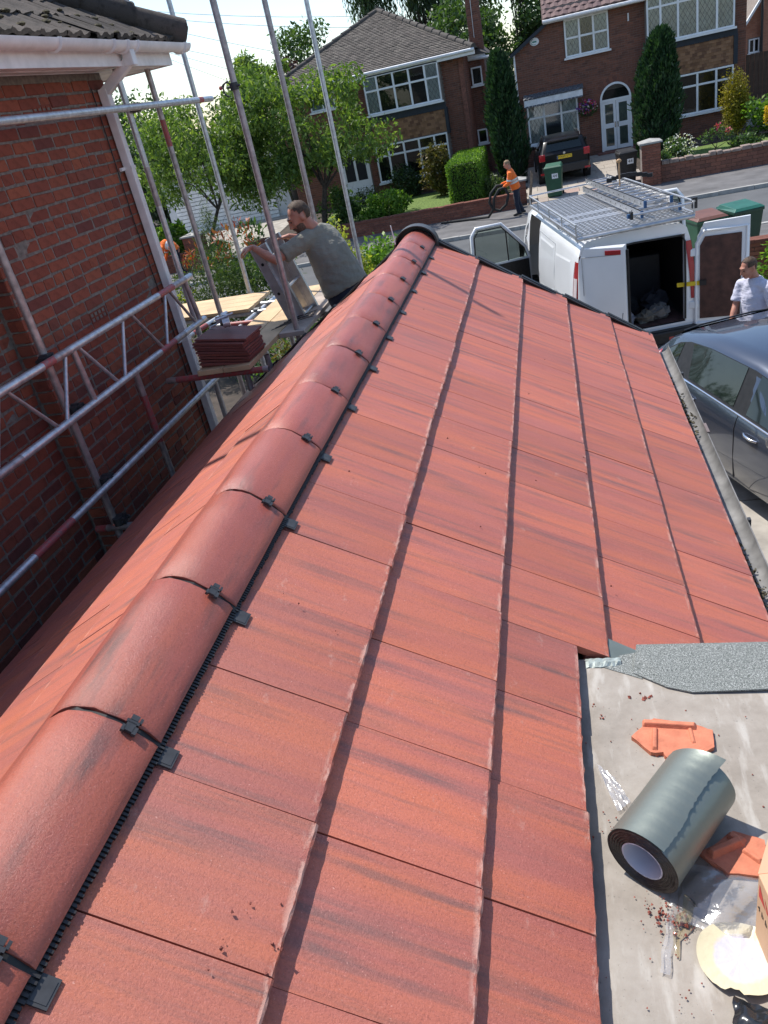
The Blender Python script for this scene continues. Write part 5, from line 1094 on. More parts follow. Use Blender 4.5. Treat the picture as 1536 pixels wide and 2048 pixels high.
for s in (-1, 1):
    b = MB(); V = []
    for i, z in enumerate((.88, 1.0, 1.25, 1.5, 1.70)):
        w_ = np.interp(z, [p[1] for p in PROF], [p[0] for p in PROF]); V += [(s*(w_+.006), .15 - .03*(i == 4), z), (s*(w_+.012), .03, z), (s*(w_-.01), -.02, z), (s*(w_-.09), -.015, z)]
    F = [(i*4+k, i*4+k+1, i*4+k+5, i*4+k+4) for i in range(4) for k in range(3)]; b.add(V, F if s < 0 else [f[::-1] for f in F]); lo = b.build('tail_light', REDL, van, 50)
    b = MB(); V = []
    for i, z in enumerate((1.05, 1.25, 1.48)):
        w_ = np.interp(z, [p[1] for p in PROF], [p[0] for p in PROF]); V += [(s*(w_+.013), .10, z), (s*(w_+.019), .03, z), (s*(w_-.004), -.027, z)]
    b.add(V, [(i*3+k, i*3+k+1, i*3+k+4, i*3+k+3) for i in range(2) for k in range(2)]); b.build('pale_lens', CLEARL, lo, 50)
# side seams and the sliding-door track: thin dark grooves lying on the skin
def onside(y, z, s=-1, e=.0015): return (s*(np.interp(z, [p[1] for p in PROF], [p[0] for p in PROF])+e), y, z)
b = MB()
def seam(P, r=.004):
    b.path([onside(y, z) for y, z in P], r, 5)
seam([(1.45, .5), (1.45, .9), (1.45, 1.3), (1.45, 1.72)]); seam([(2.66, .5), (2.66, 1.0), (2.66, 1.72)]); seam([(.3, .98), (1.45, .98)], .006); seam([(1.45, 1.72), (2.66, 1.73)])
b.build('panel_seam', mat('grey_seam', (.25, .26, .27), .6), van)
b = MB()                                                    # pressed panels in the side
for y0, y1 in ((.28, 1.36), (1.54, 2.58)):
    fr = [(y0, 1.02), (y1, 1.02), (y1, 1.60), (y0+.1, 1.66)] if y0 < 1 else [(y0, .80), (y1, .80), (y1, 1.66), (y0, 1.66)]
    V = [onside(y, z, -1, .001) for y, z in fr]+[onside(y+(.03 if i in (0, 3) else -.03), z+(.03 if i < 2 else -.03), -1, .009) for i, (y, z) in enumerate(fr)]; b.add(V, [(3, 2, 6, 7), (2, 1, 5, 6), (1, 0, 4, 5), (0, 3, 7, 4), (4, 7, 6, 5)])
b.build('side_panel', WHITEV, van); MB().path([onside(1.52, .97), onside(1.60, .975, -1, .02), onside(1.66, .97)], .012, 6).build('side_handle', mat('grey_handle', (.4, .4, .4), .4), van)
b = MB(); b.box(-.70, .70, 3.0, 3.5, .5, 1.25); b.box(-.6, -.15, 3.0, 3.2, 1.2, 1.8); b.box(.15, .6, 3.0, 3.2, 1.2, 1.8); b.build('seats', DARKIN, van)
b = MB(); V = [onside(3.74, 1.2), onside(4.2, 1.12), onside(3.95, 1.6), onside(3.74, 1.72)]; b.add(V, [(0, 1, 2, 3)]); b.build('quarter_glass', CARGL, van)
def wheel(par, x, y, r, w_, s, rim=CHROME):
    b = MB(); b.path([(x-s*w_/2, y, r), (x-s*.02, y, r), (x+s*w_/2, y, r)], [r*.97, r, r*.96], 24, True); o = b.build('wheel', RUBBER, par, 40)
    b = MB(); b.path([(x+s*(w_/2-.01), y, r), (x+s*(w_/2+.006), y, r)], [r*.68, r*.64], 24, True); b.build('rim', rim, o, 40); return o
for s in (-1, 1): wheel(van, s*.75, .95, .33, .20, s); wheel(van, s*.75, 4.15, .33, .20, s)
# rear doors
def rear_door(hx, ang, name, inside):
    s = 1 if hx < 0 else -1; M = Matrix.Translation((hx, -.01, 0)) @ Matrix.Rotation(ang, 4, 'Z'); b = MB(); b.T = M; wd = .715
    out = [(.0, .46), (wd, .46), (wd, 1.92), (.14, 1.90), (.05, 1.72), (.0, 1.2)]; V = []; cv = .05
    for yy, ins in ((-.062, .025), (-.050, .0), (0, 0)): V += [(s*(min(max(x, ins), wd-ins)), yy-(.02 if (yy < -.04 and z < 1.15) else 0), min(max(z, .46+ins), 1.92-ins)) for x, z in out]
    q = 6; F = [tuple(range(q)), tuple(range(2*q, 3*q))[::-1]]+[(i, q+i, q+(i+1) % q, (i+1) % q) for i in range(q)]+[(q+i, 2*q+i, 2*q+(i+1) % q, q+(i+1) % q) for i in range(q)]
    if s < 0: F = [f[::-1] for f in F]
    b.add(V, F); o = b.build(name, WHITEV, van, 30)
    P = lambda x, y, z: tuple(M @ Vector((s*x, y, z)))
    if not inside:
        t = MB(); t.T = M; t.box(*sorted((s*.44, s*.66)), -.075, -.055, 1.80, 1.86); t.build('high_brake_light', REDL, o, bevel=.004)
        g2 = MB(); g2.path([P(.10, -.075, .62), P(.30, -.082, .60), P(.62, -.082, .72), P(.66, -.078, 1.0)], .006, 6); g2.path([P(.10, -.07, 1.25), P(.10, -.07, 1.78), P(.66, -.065, 1.80)], .004, 5); g2.build('pressing_line', mat('grey_seam', (.25, .26, .27), .6), o)
        e = MB(); e.T = M; e.box(*sorted((s*(wd-.004), s*(wd+.028))), -.03, .008, .46, 1.85); e.build('edge_seal', BLACKP, o)
        b3 = MB(); b3.T = M; b3.box(*sorted((s*.03, s*(wd-.03))), .002, .012, .55, 1.78); b3.build('door_lining', PLYB, o)
    else:
        t = MB(); t.T = M; pl = [(.085, .57), (wd-.10, .57), (wd-.10, 1.72), (.15, 1.72), (.085, 1.6)]; t.add([(s*x, .014, z) for x, z in pl]+[(s*x, .002, z) for x, z in pl], [tuple(range(5))[::-1] if s > 0 else tuple(range(5))]+[(i, (i+1) % 5, 5+(i+1) % 5, 5+i) for i in range(5)]); t.build('ply_lining', PLYB, o)
        rr_ = MB(); rr_.path([P(x, .008, z) for x, z in ((.03, .50), (wd-.03, .50), (wd-.03, 1.80), (.14, 1.80), (.04, 1.64), (.03, .50))], .022, 8); rr_.build('door_rim', WHITEV, o, 50)
        st_ = MB(); st_.T = M; st_.box(*sorted((s*-.22, s*.10)), .02, .028, 1.06, 1.12); st_.build('yellow_strap', YELS, o); s2 = MB(); s2.T = M; s2.box(*sorted((s*.08, s*.17)), .012, .04, 1.055, 1.125); s2.build('strap_end', BLACKP, o)
        for zz in (.78, 1.52): h = MB(); h.T = M; h.box(*sorted((s*-.06, s*.07)), -.03, .022, zz-.05, zz+.05); h.build('hinge', WHITEV, o, bevel=.008)
    return o
rear_door(-.80, R(-37), 'rear_door', False)
rear_door(.82, R(160), 'rear_door', True)
# front doors standing open
def cab_door(s, ang):
    M = Matrix.Translation((s*.86, 3.62, 0)) @ Matrix.Rotation(ang, 4, 'Z'); b = MB(); b.T = M       # door runs back (-y) from its front hinge
    P = [(0, .42), (-1.07, .42), (-1.10, 1.12), (-1.07, 1.16), (0.0, 1.16)]; b.add([(-.03, y, z) for y, z in P]+[(.03, y, z) for y, z in P], [tuple(range(5)), tuple(range(5, 10))[::-1]]+[(i, 5+i, 5+(i+1) % 5, (i+1) % 5) for i in range(5)]); o = b.build('front_door', WHITEV, van)
    fr = MB(); Q = [(-1.07, 1.14), (-1.04, 1.72), (-.95, 1.84), (-.48, 1.83), (-.06, 1.35), (.0, 1.14)]; fr.path([tuple(M @ Vector((0, y, z))) for y, z in Q], .032, 8); fr.build('window_frame', WHITEV, o, 50)
    gk = MB(); gk.path([tuple(M @ Vector((0, y*.93-.03, 1.14+(z-1.14)*.92))) for y, z in Q], .012, 6); gk.path([tuple(M @ Vector((0, -.40, 1.15))), tuple(M @ Vector((0, -.40, 1.76)))], .012, 6); gk.build('window_seal', BLACKP, o)
    g = MB(); g.add([tuple(M @ Vector((0, y, z))) for y, z in Q], [tuple(range(6))]); g.build('window_glass', CARGL, o)
    li = MB(); li.T = M; li.box(*sorted((-s*.03, -s*.06)), -1.02, -.03, .46, 1.13); li.build('door_card', BLACKP, o)
    mi = MB(); mi.T = M; c = (s*.14, -.10, 1.28); mi.ball(c, (.10, .06, .17), 0, 12, 8); mo = mi.build('wing_mirror', BLACKP, o, 60); mg = MB(); mg.T = M; mg.add([(s*.06, -.162, 1.15), (s*.22, -.162, 1.15), (s*.22, -.162, 1.41), (s*.06, -.162, 1.41)], [(0, 1, 2, 3)]); mg.build('mirror_glass', CHROME, mo)
cab_door(-1, R(-82)); cab_door(1, R(66))
# things in the load space
for k, (x, y, s, c, nm, lb) in enumerate(((-.35, .55, .22, (.30, .31, .34), 'dust_sheet', 'crumpled grey sheet on the van floor'), (.05, .75, .2, (.02, .02, .022), 'tool_bag', 'black tool bag inside the van'), (.42, .3, .16, (.20, .19, .18), 'rag_heap', 'pale rags and wrappings near the van sill'), (-.1, .3, .16, (.22, .22, .25), 'dust_sheet', 'grey blue cloth near the left door of the van'), (-.5, .95, .24, (.12, .12, .13), 'tool_bag', 'dark grey holdall against the left side of the van'), (.2, .25, .14, (.15, .135, .11), 'rag_heap', 'beige wrappings at the van sill'), (.5, .75, .2, (.05, .05, .06), 'tool_bag', 'black case on the right of the van floor'))):
    b = MB(); b.ball((0, 0, s*.5), (s, s*.8, s*(.7 if nm != 'tool_bag' else .9)), 0, 14, 9); r = random.Random(k)
    b.v = [(x_+r.gauss(0, s*.12), y_+r.gauss(0, s*.12), max(0, z_+r.gauss(0, s*.14))) for x_, y_, z_ in b.v]; M = van.matrix_basis; o = link(nm, b.mesh(nm, mat('cloth_%d' % k, c, .9, var=.2), None), None); p = Matrix.Rotation(R(11), 4, 'Z') @ Vector((x, y, .585)); o.location = Vector((1.08, 11.46, G))+p; tag(o, lb, 'bag' if nm == 'tool_bag' else 'cloth')
b = MB(); b.box(-.30, .30, -.16, .16, 0, .75); o = b.build('tool_chest', mat('dark_chest', (.025, .025, .03), .6), None, None, .02); o.location = Vector((1.08, 11.46, G))+Matrix.Rotation(R(11), 4, 'Z') @ Vector((.45, 1.3, .585)); tag(o, 'dark tool chest standing deeper in the van', 'chest')
# roof rack
rk = bpy.data.objects.new('roof_rack', None); COL.objects.link(rk); rk.parent = van; ROOT[rk] = Vector()
ZK = 2.06; RX = .80; RYa, RYb = -.10, 3.35
b = MB()
for s in (-1, 1): b.path([(s*RX, RYa, ZK+.16), (s*RX, RYb, ZK+.16)], .014, 8); b.bar((s*RX, RYa, ZK), (s*RX, RYb, ZK), .03, .04); [b.path([(s*RX, y, ZK), (s*RX, y, ZK+.16)], .010, 6) for y in (RYa+.02, .8, 1.7, 2.6, RYb-.02)]; [b.bar((s*.70, y, 1.90), (s*RX*.97, y, ZK), .05, .012) for y in (.3, 1.5, 2.7)]
b.path([(-RX, RYb, ZK+.16), (RX, RYb, ZK+.16)], .014, 8); b.path([(-.02, RYa+.05, ZK+.13), (RX, RYa+.05, ZK+.13)], .016, 8); b.path([(-RX, RYa, ZK-.03), (RX, RYa, ZK-.03)], .028, 10); b.build('rack_frame', ALU, rk, 40)
for i in range(30):
    y = RYa+.07+(RYb-RYa-.12)*i/29; b = MB(); wide = i in (8, 9, 12, 13)
    if wide: b.box(-RX+.02, RX-.02, y-.045, y+.045, ZK+.005, ZK+.02)
    else:
        b.box(-RX+.02, RX-.02, y-.036, y-.028, ZK-.012, ZK+.016); b.box(-RX+.02, RX-.02, y+.028, y+.036, ZK-.012, ZK+.016)
        for q in range(22): x = -RX+.04+.0715*q; b.box(x, x+.034, y-.028, y+.028, ZK+.004, ZK+.014)
    b.build('slat', ALU, rk)
b = MB(); b.box(-.05, -.015, RYa+.02, RYa+.10, ZK+.08, ZK+.18); b.box(RX-.01, RX+.05, RYa+.02, RYa+.08, ZK+.06, ZK+.2); b.build('end_stop', BLACKP, rk); MB().box(-.085, -.05, RYa+.04, RYa+.09, ZK+.10, ZK+.15).build('blue_cap', BLUEP, rk)
# ladder lying on the rack: a thing of its own, in world space
MV = Matrix.Translation((1.08, 11.46, G)) @ Matrix.Rotation(R(11), 4, 'Z')
lr = thing('roof_ladder', 'aluminium ladder with blue end caps lying on the van roof rack', 'ladder', (MV @ Vector((.45, 1.6, ZK))), R(11), None, True)
for sec, (x0, x1, z, ya, yb_) in enumerate(((-.30, .22, .05, -1.52, 1.75), (-.22, .14, .155, -1.42, 1.85))):
    for x in (x0, x1):
        b = MB(); b.box(x-.013, x+.013, ya, yb_, z, z+.085); b.box(x-.017, x+.017, ya, yb_, z, z+.008); b.box(x-.017, x+.017, ya, yb_, z+.077, z+.085); so = b.build('stile', ALU, lr)
        MB().box(x-.019, x+.019, ya-.016, ya+.012, z-.004, z+.089).build('end_cap', BLUEP, so)
        if x == x0:
            h = MB()
            for k in range(12): h.path([(x-.0175, ya+.15+.27*k, z+.042), (x-.0130, ya+.15+.27*k, z+.042)], .011, 8)
            h.build('rung_end', mat('dark_rung', (.12, .12, .12), .6), so)
    for k in range(12): b = MB(); b.tube((x0, ya+.15+.27*k, z+.042), (x1, ya+.15+.27*k, z+.042), .014, 8); b.build('rung', ALU, lr, 40)
b = MB(); b.T = Matrix.Rotation(R(-30), 4, 'Z')
for i in range(9): b.box(-.36+.08*i, -.28+.08*i, .30, .34, .26+.05*math.sin(math.pi*i/8.), .32+.05*math.sin(math.pi*i/8.))
b.T = None; br = tag(b.build('ladder_stay', BLACKP, None), 'black ladder stand-off bar lying on the van ladder', 'bracket'); br.matrix_basis = Matrix.Translation(MV @ Vector((.45, 1.9, ZK))) @ Matrix.Rotation(R(11), 4, 'Z')
b = MB(); b.path([(0, 0, 0), (0, 0, .34)], .011, 8); b.ball((0, 0, .37), (.04, .03, .03), 0, 10, 6); o = tag(b.build('mallet', mat('wood_handle', (.5, .3, .15), .6), None, 50), 'wooden-handled mallet standing up on the van roof rack', 'mallet'); o.location = MV @ Vector((.42, 2.05, ZK+.22))

# ------------------------------------------------------------------ cars
def car(name, label, loc, rot, paint, L=4.3, Wd=.90, H=1.46, estate=False, vis='left'):
    t = thing(name, label, 'car', loc, rot, None, True)
    # stations from the rear (y=0) to the nose: y, sill z, belt z, roof z, half width at belt, half width at roof
    if estate: S = [(0, .35, .95, .97, .80, .70), (.10, .25, 1.02, 1.04, .86, .72), (.24, .22, 1.03, 1.38, .88, .66), (.45, .2, 1.03, 1.45, .89, .66), (1.3, .2, 1.02, 1.48, .90, .66), (2.2, .2, .99, 1.46, .90, .64), (2.6, .2, .97, 1.38, .90, .62), (3.2, .2, .94, .97, .89, .74), (4.0, .22, .82, .84, .84, .7), (L, .35, .68, .70, .70, .6)]
    else: S = [(0, .38, .86, .90, .74, .62), (.07, .26, .97, .99, .84, .70), (.20, .22, 1.01, 1.08, .87, .72), (.50, .2, 1.02, 1.33, .885, .64), (.68, .2, 1.02, 1.40, .89, .63), (1.30, .2, 1.0, 1.46, .90, .64), (2.05, .2, .965, 1.455, .90, .645), (2.55, .2, .94, 1.36, .90, .62), (3.25, .2, .90, .96, .88, .74), (3.9, .22, .80, .82, .84, .70), (L, .36, .66, .68, .68, .58)]
    b = MB(); V = []; F = []; M_ = []
    for y, zs, zb_, zr, wb, wr in S:
        hgh = zr-zb_; half = [(wb*.90, zs), (wb*.985, zs+.10), (wb*1.0, zs+(zb_-zs)*.45), (wb*.995, zb_-.13), (wb*.965, zb_-.03), (wb*.945, zb_), (wb*.945+(wr-wb*.945)*.80, zb_+hgh*.82), (wr, zb_+hgh*.94), (wr*.70, zb_+hgh*.985), (0, zr)]
        V += [(-x, y, z) for x, z in half]+[(x, y, z) for x, z in half[::-1][1:]]
    n = 19
    for i in range(len(S)-1):
        for k in range(n-1): F.append((i*n+k, i*n+k+1, (i+1)*n+k+1, (i+1)*n+k))
    F.append(tuple(range(n))); F.append(tuple((len(S)-1)*n+k for k in range(n))[::-1]); b.add(V, F); body = b.build('body', paint, t, 55)
    def at(y, k, e=.004, sgn=-1):                           # point on the skin at station y, ring parameter k (may be fractional)
        i = max(j for j in range(len(S)-1) if S[j][0] <= y+1e-6); f = (y-S[i][0])/(S[i+1][0]-S[i][0]); k0 = int(k); fk = k-k0
        g = lambda ii, kk: Vector(V[ii*n+kk])
        p = (g(i, k0).lerp(g(i+1, k0), f)).lerp(g(i, min(k0+1, n-1)).lerp(g(i+1, min(k0+1, n-1)), f), fk)
        nn = Vector((-1, 0, .35 if k > 5 else 0)).normalized(); p = p+nn*e
        return p if sgn < 0 else Vector((-p.x, p.y, p.z))
    for sgn in (-1, 1):
        KT = lambda y: float(np.interp(y, [.3, .5, .8, 1.3, 2.0, 2.55, 2.8, 3.05], [5.15, 5.66, 6.0, 6.1, 6.12, 6.08, 5.85, 5.1] if not estate else [5.5, 6.0, 6.08, 6.1, 6.12, 6.08, 5.85, 5.1]))
        KB = lambda y: float(np.interp(y, [.3, 1.0, 3.05], [5.10, 5.05, 5.04]))
        def strip(nm, ya, yb, ins, e, m, sl=0.0):
            q = MB(); V2 = []; nn_ = 14
            for i in range(nn_+1):
                y = ya+(yb-ya)*i/nn_; kb, kt = KB(y)+ins, max(KB(y)+ins+.01, KT(y)-ins)
                for j in range(5): V2.append(at(min(y+sl*(1-j/4)*(1-i/nn_), yb), kb+(kt-kb)*j/4, e, sgn))
            q.add(V2, [(i*5+j, i*5+j+1, i*5+j+6, i*5+j+5) for i in range(nn_) for j in range(4)]); return q.build(nm, m, t, 60)
        strip('window_surround', .32, 3.03, 0.0, .004, BLACKP)
        wm = mat('dark_car_window', (.012, .018, .017), .04, var=.1, spec=.6)
        strip('quarter_window', .44, .80, .06, .009, wm); strip('rear_door_window', .98, 1.95, .06, .009, wm, .14); strip('front_door_window', 2.16, 2.94, .06, .009, wm)
        q = MB()
        for y in (.97, 2.06, 3.1): q.path([at(y-(.28*max(0, (1.6-k)) if y < 1 else 0), k, .0015, sgn) for k in (1.05, 1.6, 2.2, 3, 3.6, 4.2, 5.0)], .0045, 5)
        q.path([at(y, 1.0, .002, sgn) for y in (.95, 2.0, 3.1)], .005, 5); q.build('door_gap', BLACKP, t)
        q = MB(); q.path([at(y, 5.02, .008, sgn) for y in (.34, 1.0, 1.6, 2.06, 2.6, 3.02)], .010, 6); q.build('belt_trim', CHROME if not estate else BLACKP, t, 60)
        for y in (1.13, 2.22): q = MB(); q.path([at(y, 3.25, .008, sgn), at(y+.06, 3.28, .034, sgn), at(y+.15, 3.28, .036, sgn), at(y+.21, 3.25, .008, sgn)], [.010, .014, .014, .010], 8); q.build('door_handle', CHROME if not estate else paint, t, 60)
        for y in (.78, 3.42):
            q = MB(); q.path([(sgn*(.70), y, .32), (sgn*.905, y, .32)], .37, 24); q.build('wheel_arch', DARKIN, t, 40); wheel(t, sgn*.81, y, .315, .21, sgn, ALU)
        q = MB()
        if estate: q.box(*sorted((sgn*.66, sgn*.87)), -.012, .06, .80, 1.02)
        else:
            q.add([at(.03, 4.2, .01, sgn), at(.20, 4.6, .012, sgn), at(.42, 5.3, .012, sgn), at(.40, 5.75, .012, sgn), at(.24, 5.6, .014, sgn), at(.08, 5.3, .02, sgn)], [(0, 1, 2, 3, 4, 5)])
        lo = q.build('tail_light', REDL, t, bevel=.015 if estate else 0)
        if not estate: q = MB(); q.add([at(.26, 5.0, .016, sgn), at(.40, 5.35, .016, sgn), at(.385, 5.65, .016, sgn), at(.27, 5.45, .018, sgn)], [(0, 1, 2, 3)]); q.build('pale_lens', CLEARL, lo)
        q = MB(); q.box(*sorted((sgn*.88, sgn*1.06)), 2.78, 2.92, .98, 1.10); q.build('wing_mirror', paint, t, bevel=.03)
    # rear screen, windscreen, spoiler
    q = MB()
    if estate: P = [(-.62, .112, 1.06), (.62, .112, 1.06), (.55, .25, 1.37), (-.55, .25, 1.37)]
    else: P = [(-.58, .235, 1.10), (.58, .235, 1.10), (.52, .49, 1.325), (-.52, .49, 1.325)]
    q.add([(x, y-.012, z+.012) for x, y, z in P], [(0, 1, 2, 3)]); q.build('rear_screen', mat('dark_car_window', (.012, .018, .017), .04, var=.1, spec=.6), t)
    q = MB(); y0, y1, z0, z1 = (2.62, 3.15, 1.37, 1.0); q.add([(-.60, y0, z0+.012), (.60, y0, z0+.012), (.68, y1, z1+.012), (-.68, y1, z1+.012)], [(0, 1, 2, 3)]); q.build('windscreen', mat('dark_car_window', (.012, .018, .017), .04, var=.1, spec=.6), t)
    if estate:
        q = MB() if estate else None; sy = .40 if not estate else .14; sz = 1.345 if not estate else 1.385; q.add([(-.58, .72, 1.408 if not estate else 1.455), (.58, .72, 1.408 if not estate else 1.455), (.54, sy, sz), (-.54, sy, sz), (-.58, .72, 1.38), (.58, .72, 1.38), (.54, sy, sz-.03), (-.54, sy, sz-.03)], [(0, 1, 2, 3), (7, 6, 5, 4), (3, 2, 6, 7), (0, 3, 7, 4), (1, 5, 6, 2)]); q.build('spoiler', paint, t, 30)
    else: q = MB(); q.path([(-.53, .485, 1.335), (-.30, .43, 1.335), (.30, .43, 1.335), (.53, .485, 1.335)], .010, 6); q.build('spoiler_seam', BLACKP, t)
    q = MB(); q.box(-.80, .80, -.05, .06, .34, .62); q.build('bumper', BLACKP if estate else paint, t, bevel=.03)
    if estate:
        pl = MB().box(-.26, .26, -.022, -.008, .80, .91).build('number_plate', YELP, t)
        fc = bpy.data.curves.new('plate_lettering', 'FONT'); fc.body = 'MX69 EYC'; fc.size = .105; fc.align_x = 'CENTER'; fc.align_y = 'CENTER'; fc.extrude = .001; fc.materials.append(INK); fo = bpy.data.objects.new('plate_lettering', fc); COL.objects.link(fo); fo.parent = pl; fo.matrix_basis = Matrix.Translation((0.02, -.0245, .855)) @ Matrix.Rotation(math.pi/2, 4, 'X')
        MB().box(-.26, -.225, -.0245, -.0215, .80, .91).build('plate_band', BLUEP, pl)
        q = MB(); q.path([(0, -.012, .975), (0, .0, .975)], .04, 16); q.build('badge', CHROME, t)
        q = MB(); q.path([(.0, 0, 0)], .01, 3) if False else None
        for sgn in (-1, 1): r2 = MB(); r2.path([(sgn*.60, .35, 1.43), (sgn*.61, .45, 1.495), (sgn*.62, 1.4, 1.52), (sgn*.60, 2.3, 1.46)], .016, 8); r2.build('roof_rail', GREYP, t, 60)
        MB().box(-.86, -.66, -.06, -.045, .36, .42).box(.66, .86, -.06, -.045, .36, .42).build('reflector', REDL, t)
    return t
car('parked_car', 'black estate car on the flagged drive in front of the brown house', (.62, 29.95, -4.02), R(3), BLACKC, 4.25, .9, 1.46, True)
car('parked_car', 'dark blue-grey hatchback parked close beside the gutter of the new roof', (1.661, 9.39, G+.03), R(180+20), GREYC)

# ------------------------------------------------------------------ wheelie bins
def bin_(label, x, y, z, rot, body, lid, num=None):
    t = thing('wheelie_bin', label, 'bin', (x, y, z), rot, 'wheelie bins', True); b = MB()
    R0, R1 = (-.23, .23, -.24, .20), (-.28, .28, -.33, .27); V = [(R0[0], R0[2], .06), (R0[1], R0[2], .06), (R0[1], R0[3], .06), (R0[0], R0[3], .06), (R1[0], R1[2], .92), (R1[1], R1[2], .92), (R1[1], R1[3], .92), (R1[0], R1[3], .92)]
    b.add(V, [(0, 3, 2, 1), (4, 5, 6, 7), (0, 1, 5, 4), (1, 2, 6, 5), (2, 3, 7, 6), (3, 0, 4, 7)]); b.box(-.295, .295, -.345, .285, .91, .965); b.build('bin_body', body, t, None, .012)
    b = MB(); b.add([(-.30, -.355, .968), (.30, -.355, .968), (.29, .31, .975), (-.29, .31, .975), (-.24, -.30, 1.015), (.24, -.30, 1.015), (.25, .24, 1.055), (-.25, .24, 1.055)], [(0, 1, 5, 4), (1, 2, 6, 5), (2, 3, 7, 6), (3, 0, 4, 7), (4, 5, 6, 7), (3, 2, 1, 0)]); b.tube((-.27, .33, .985), (.27, .33, .985), .02, 8); b.build('lid', lid, t, None, .008)
    for s in (-1, 1): q = MB(); q.path([(s*.20, .26, .10), (s*.27, .26, .10)], .10, 16); q.build('wheel', RUBBER, t, 40)
    if num:
        la_ = MB(); la_.T = Matrix.Rotation(R(6), 4, 'X'); la_.box(-.10+.06, .10+.06, -.345, -.342, .66, .82); la_.T = None
        lo = la_.build('number_label', PAPER, t); lo.location = (0, .102, 0)
        fc = bpy.data.curves.new('label_digits', 'FONT'); fc.body = num; fc.size = .14; fc.align_x = 'CENTER'; fc.align_y = 'CENTER'; fc.extrude = .001; fc.materials.append(INK); fo = bpy.data.objects.new('label_digits', fc); COL.objects.link(fo); fo.parent = lo; fo.matrix_basis = Matrix.Rotation(R(6), 4, 'X') @ Matrix.Translation((.06, -.347, .74)) @ Matrix.Rotation(math.pi/2, 4, 'X')
    return t
bin_('green wheelie bin with a white number label behind the black car', .20, 28.2, -4.19, R(-6), GREENB, mat('pale_green_lid', (.03, .11, .065), .5), '44')
bin_('black wheelie bin with a white number label beside the tall brick pillar', 2.52, 28.2, -4.17, R(8), BLACKP, BLACKP, '44')
bin_('wheelie bin with a brown lid behind the open van door', 2.78, 15.9, -4.15, R(15), GREENB, BROWNB)
bin_('dark green wheelie bin with a teal lid right of the brown-lidded one', 3.42, 16.05, -4.12, R(18), GREEND, TEALB)

# ------------------------------------------------------------------ people
def frm(f, up=(0, 0, 1)):
    f = Vector(f).normalized(); l = Vector(up).cross(f).normalized(); u = f.cross(l); return Matrix((f, l, u)).transposed()   # columns fwd, left, up
def hand(b, wr, d, n, side, s=1.0, curl=.5):
    d = Vector(d).normalized(); n = Vector(n); n = (n-d*n.dot(d)).normalized(); w_ = d.cross(n)*side; wr = Vector(wr)   # w_ points to the thumb side
    b.path([wr-d*.01, wr+d*.035*s, wr+d*.09*s], [(.024*s, .020*s), (.040*s, .016*s), (.038*s, .014*s)], 10, hint=n)
    for i, L in enumerate((.88, 1.0, .95, .76)):
        p = wr+d*.085*s+w_*(.030-.020*i)*s; P = [p-d*.02*s]; a = 0
        P.append(p)
        for seg, k in ((.044, .55), (.027, .8), (.021, .6)):
            a += curl*k*1.5; p = p+(d*math.cos(a)-n*math.sin(a)+w_*(.10-.07*i))*seg*L*s; P.append(p)
        b.path(P, [.0098*s, .0098*s, .0092*s, .0085*s, .007*s], 7)
    t = wr+d*.025*s+w_*.028*s; b.path([t-w_*.01*s, t+(w_*.8+d*.6).normalized()*.036*s, t+(w_*.5+d*.8-n*.3).normalized()*.070*s, t+(w_*.35+d*.85-n*.5).normalized()*.092*s], [.012*s, .0115*s, .010*s, .008*s], 7)
CLO = bpy.data.textures.new('cloth_folds', 'CLOUDS'); CLO.noise_scale = .085; CLO.noise_depth = 2
def folds(o, k=.018):
    d = o.modifiers.new('folds', 'DISPLACE'); d.texture = CLO; d.strength = k; d.mid_level = .5; d.texture_coords = 'GLOBAL'
def remesh(o, vox, it=4):
    m = o.modifiers.new('remesh', 'REMESH'); m.mode = 'VOXEL'; m.voxel_size = vox; m.use_smooth_shade = True
    if it: s = o.modifiers.new('smooth', 'SMOOTH'); s.factor = .5; s.iterations = it
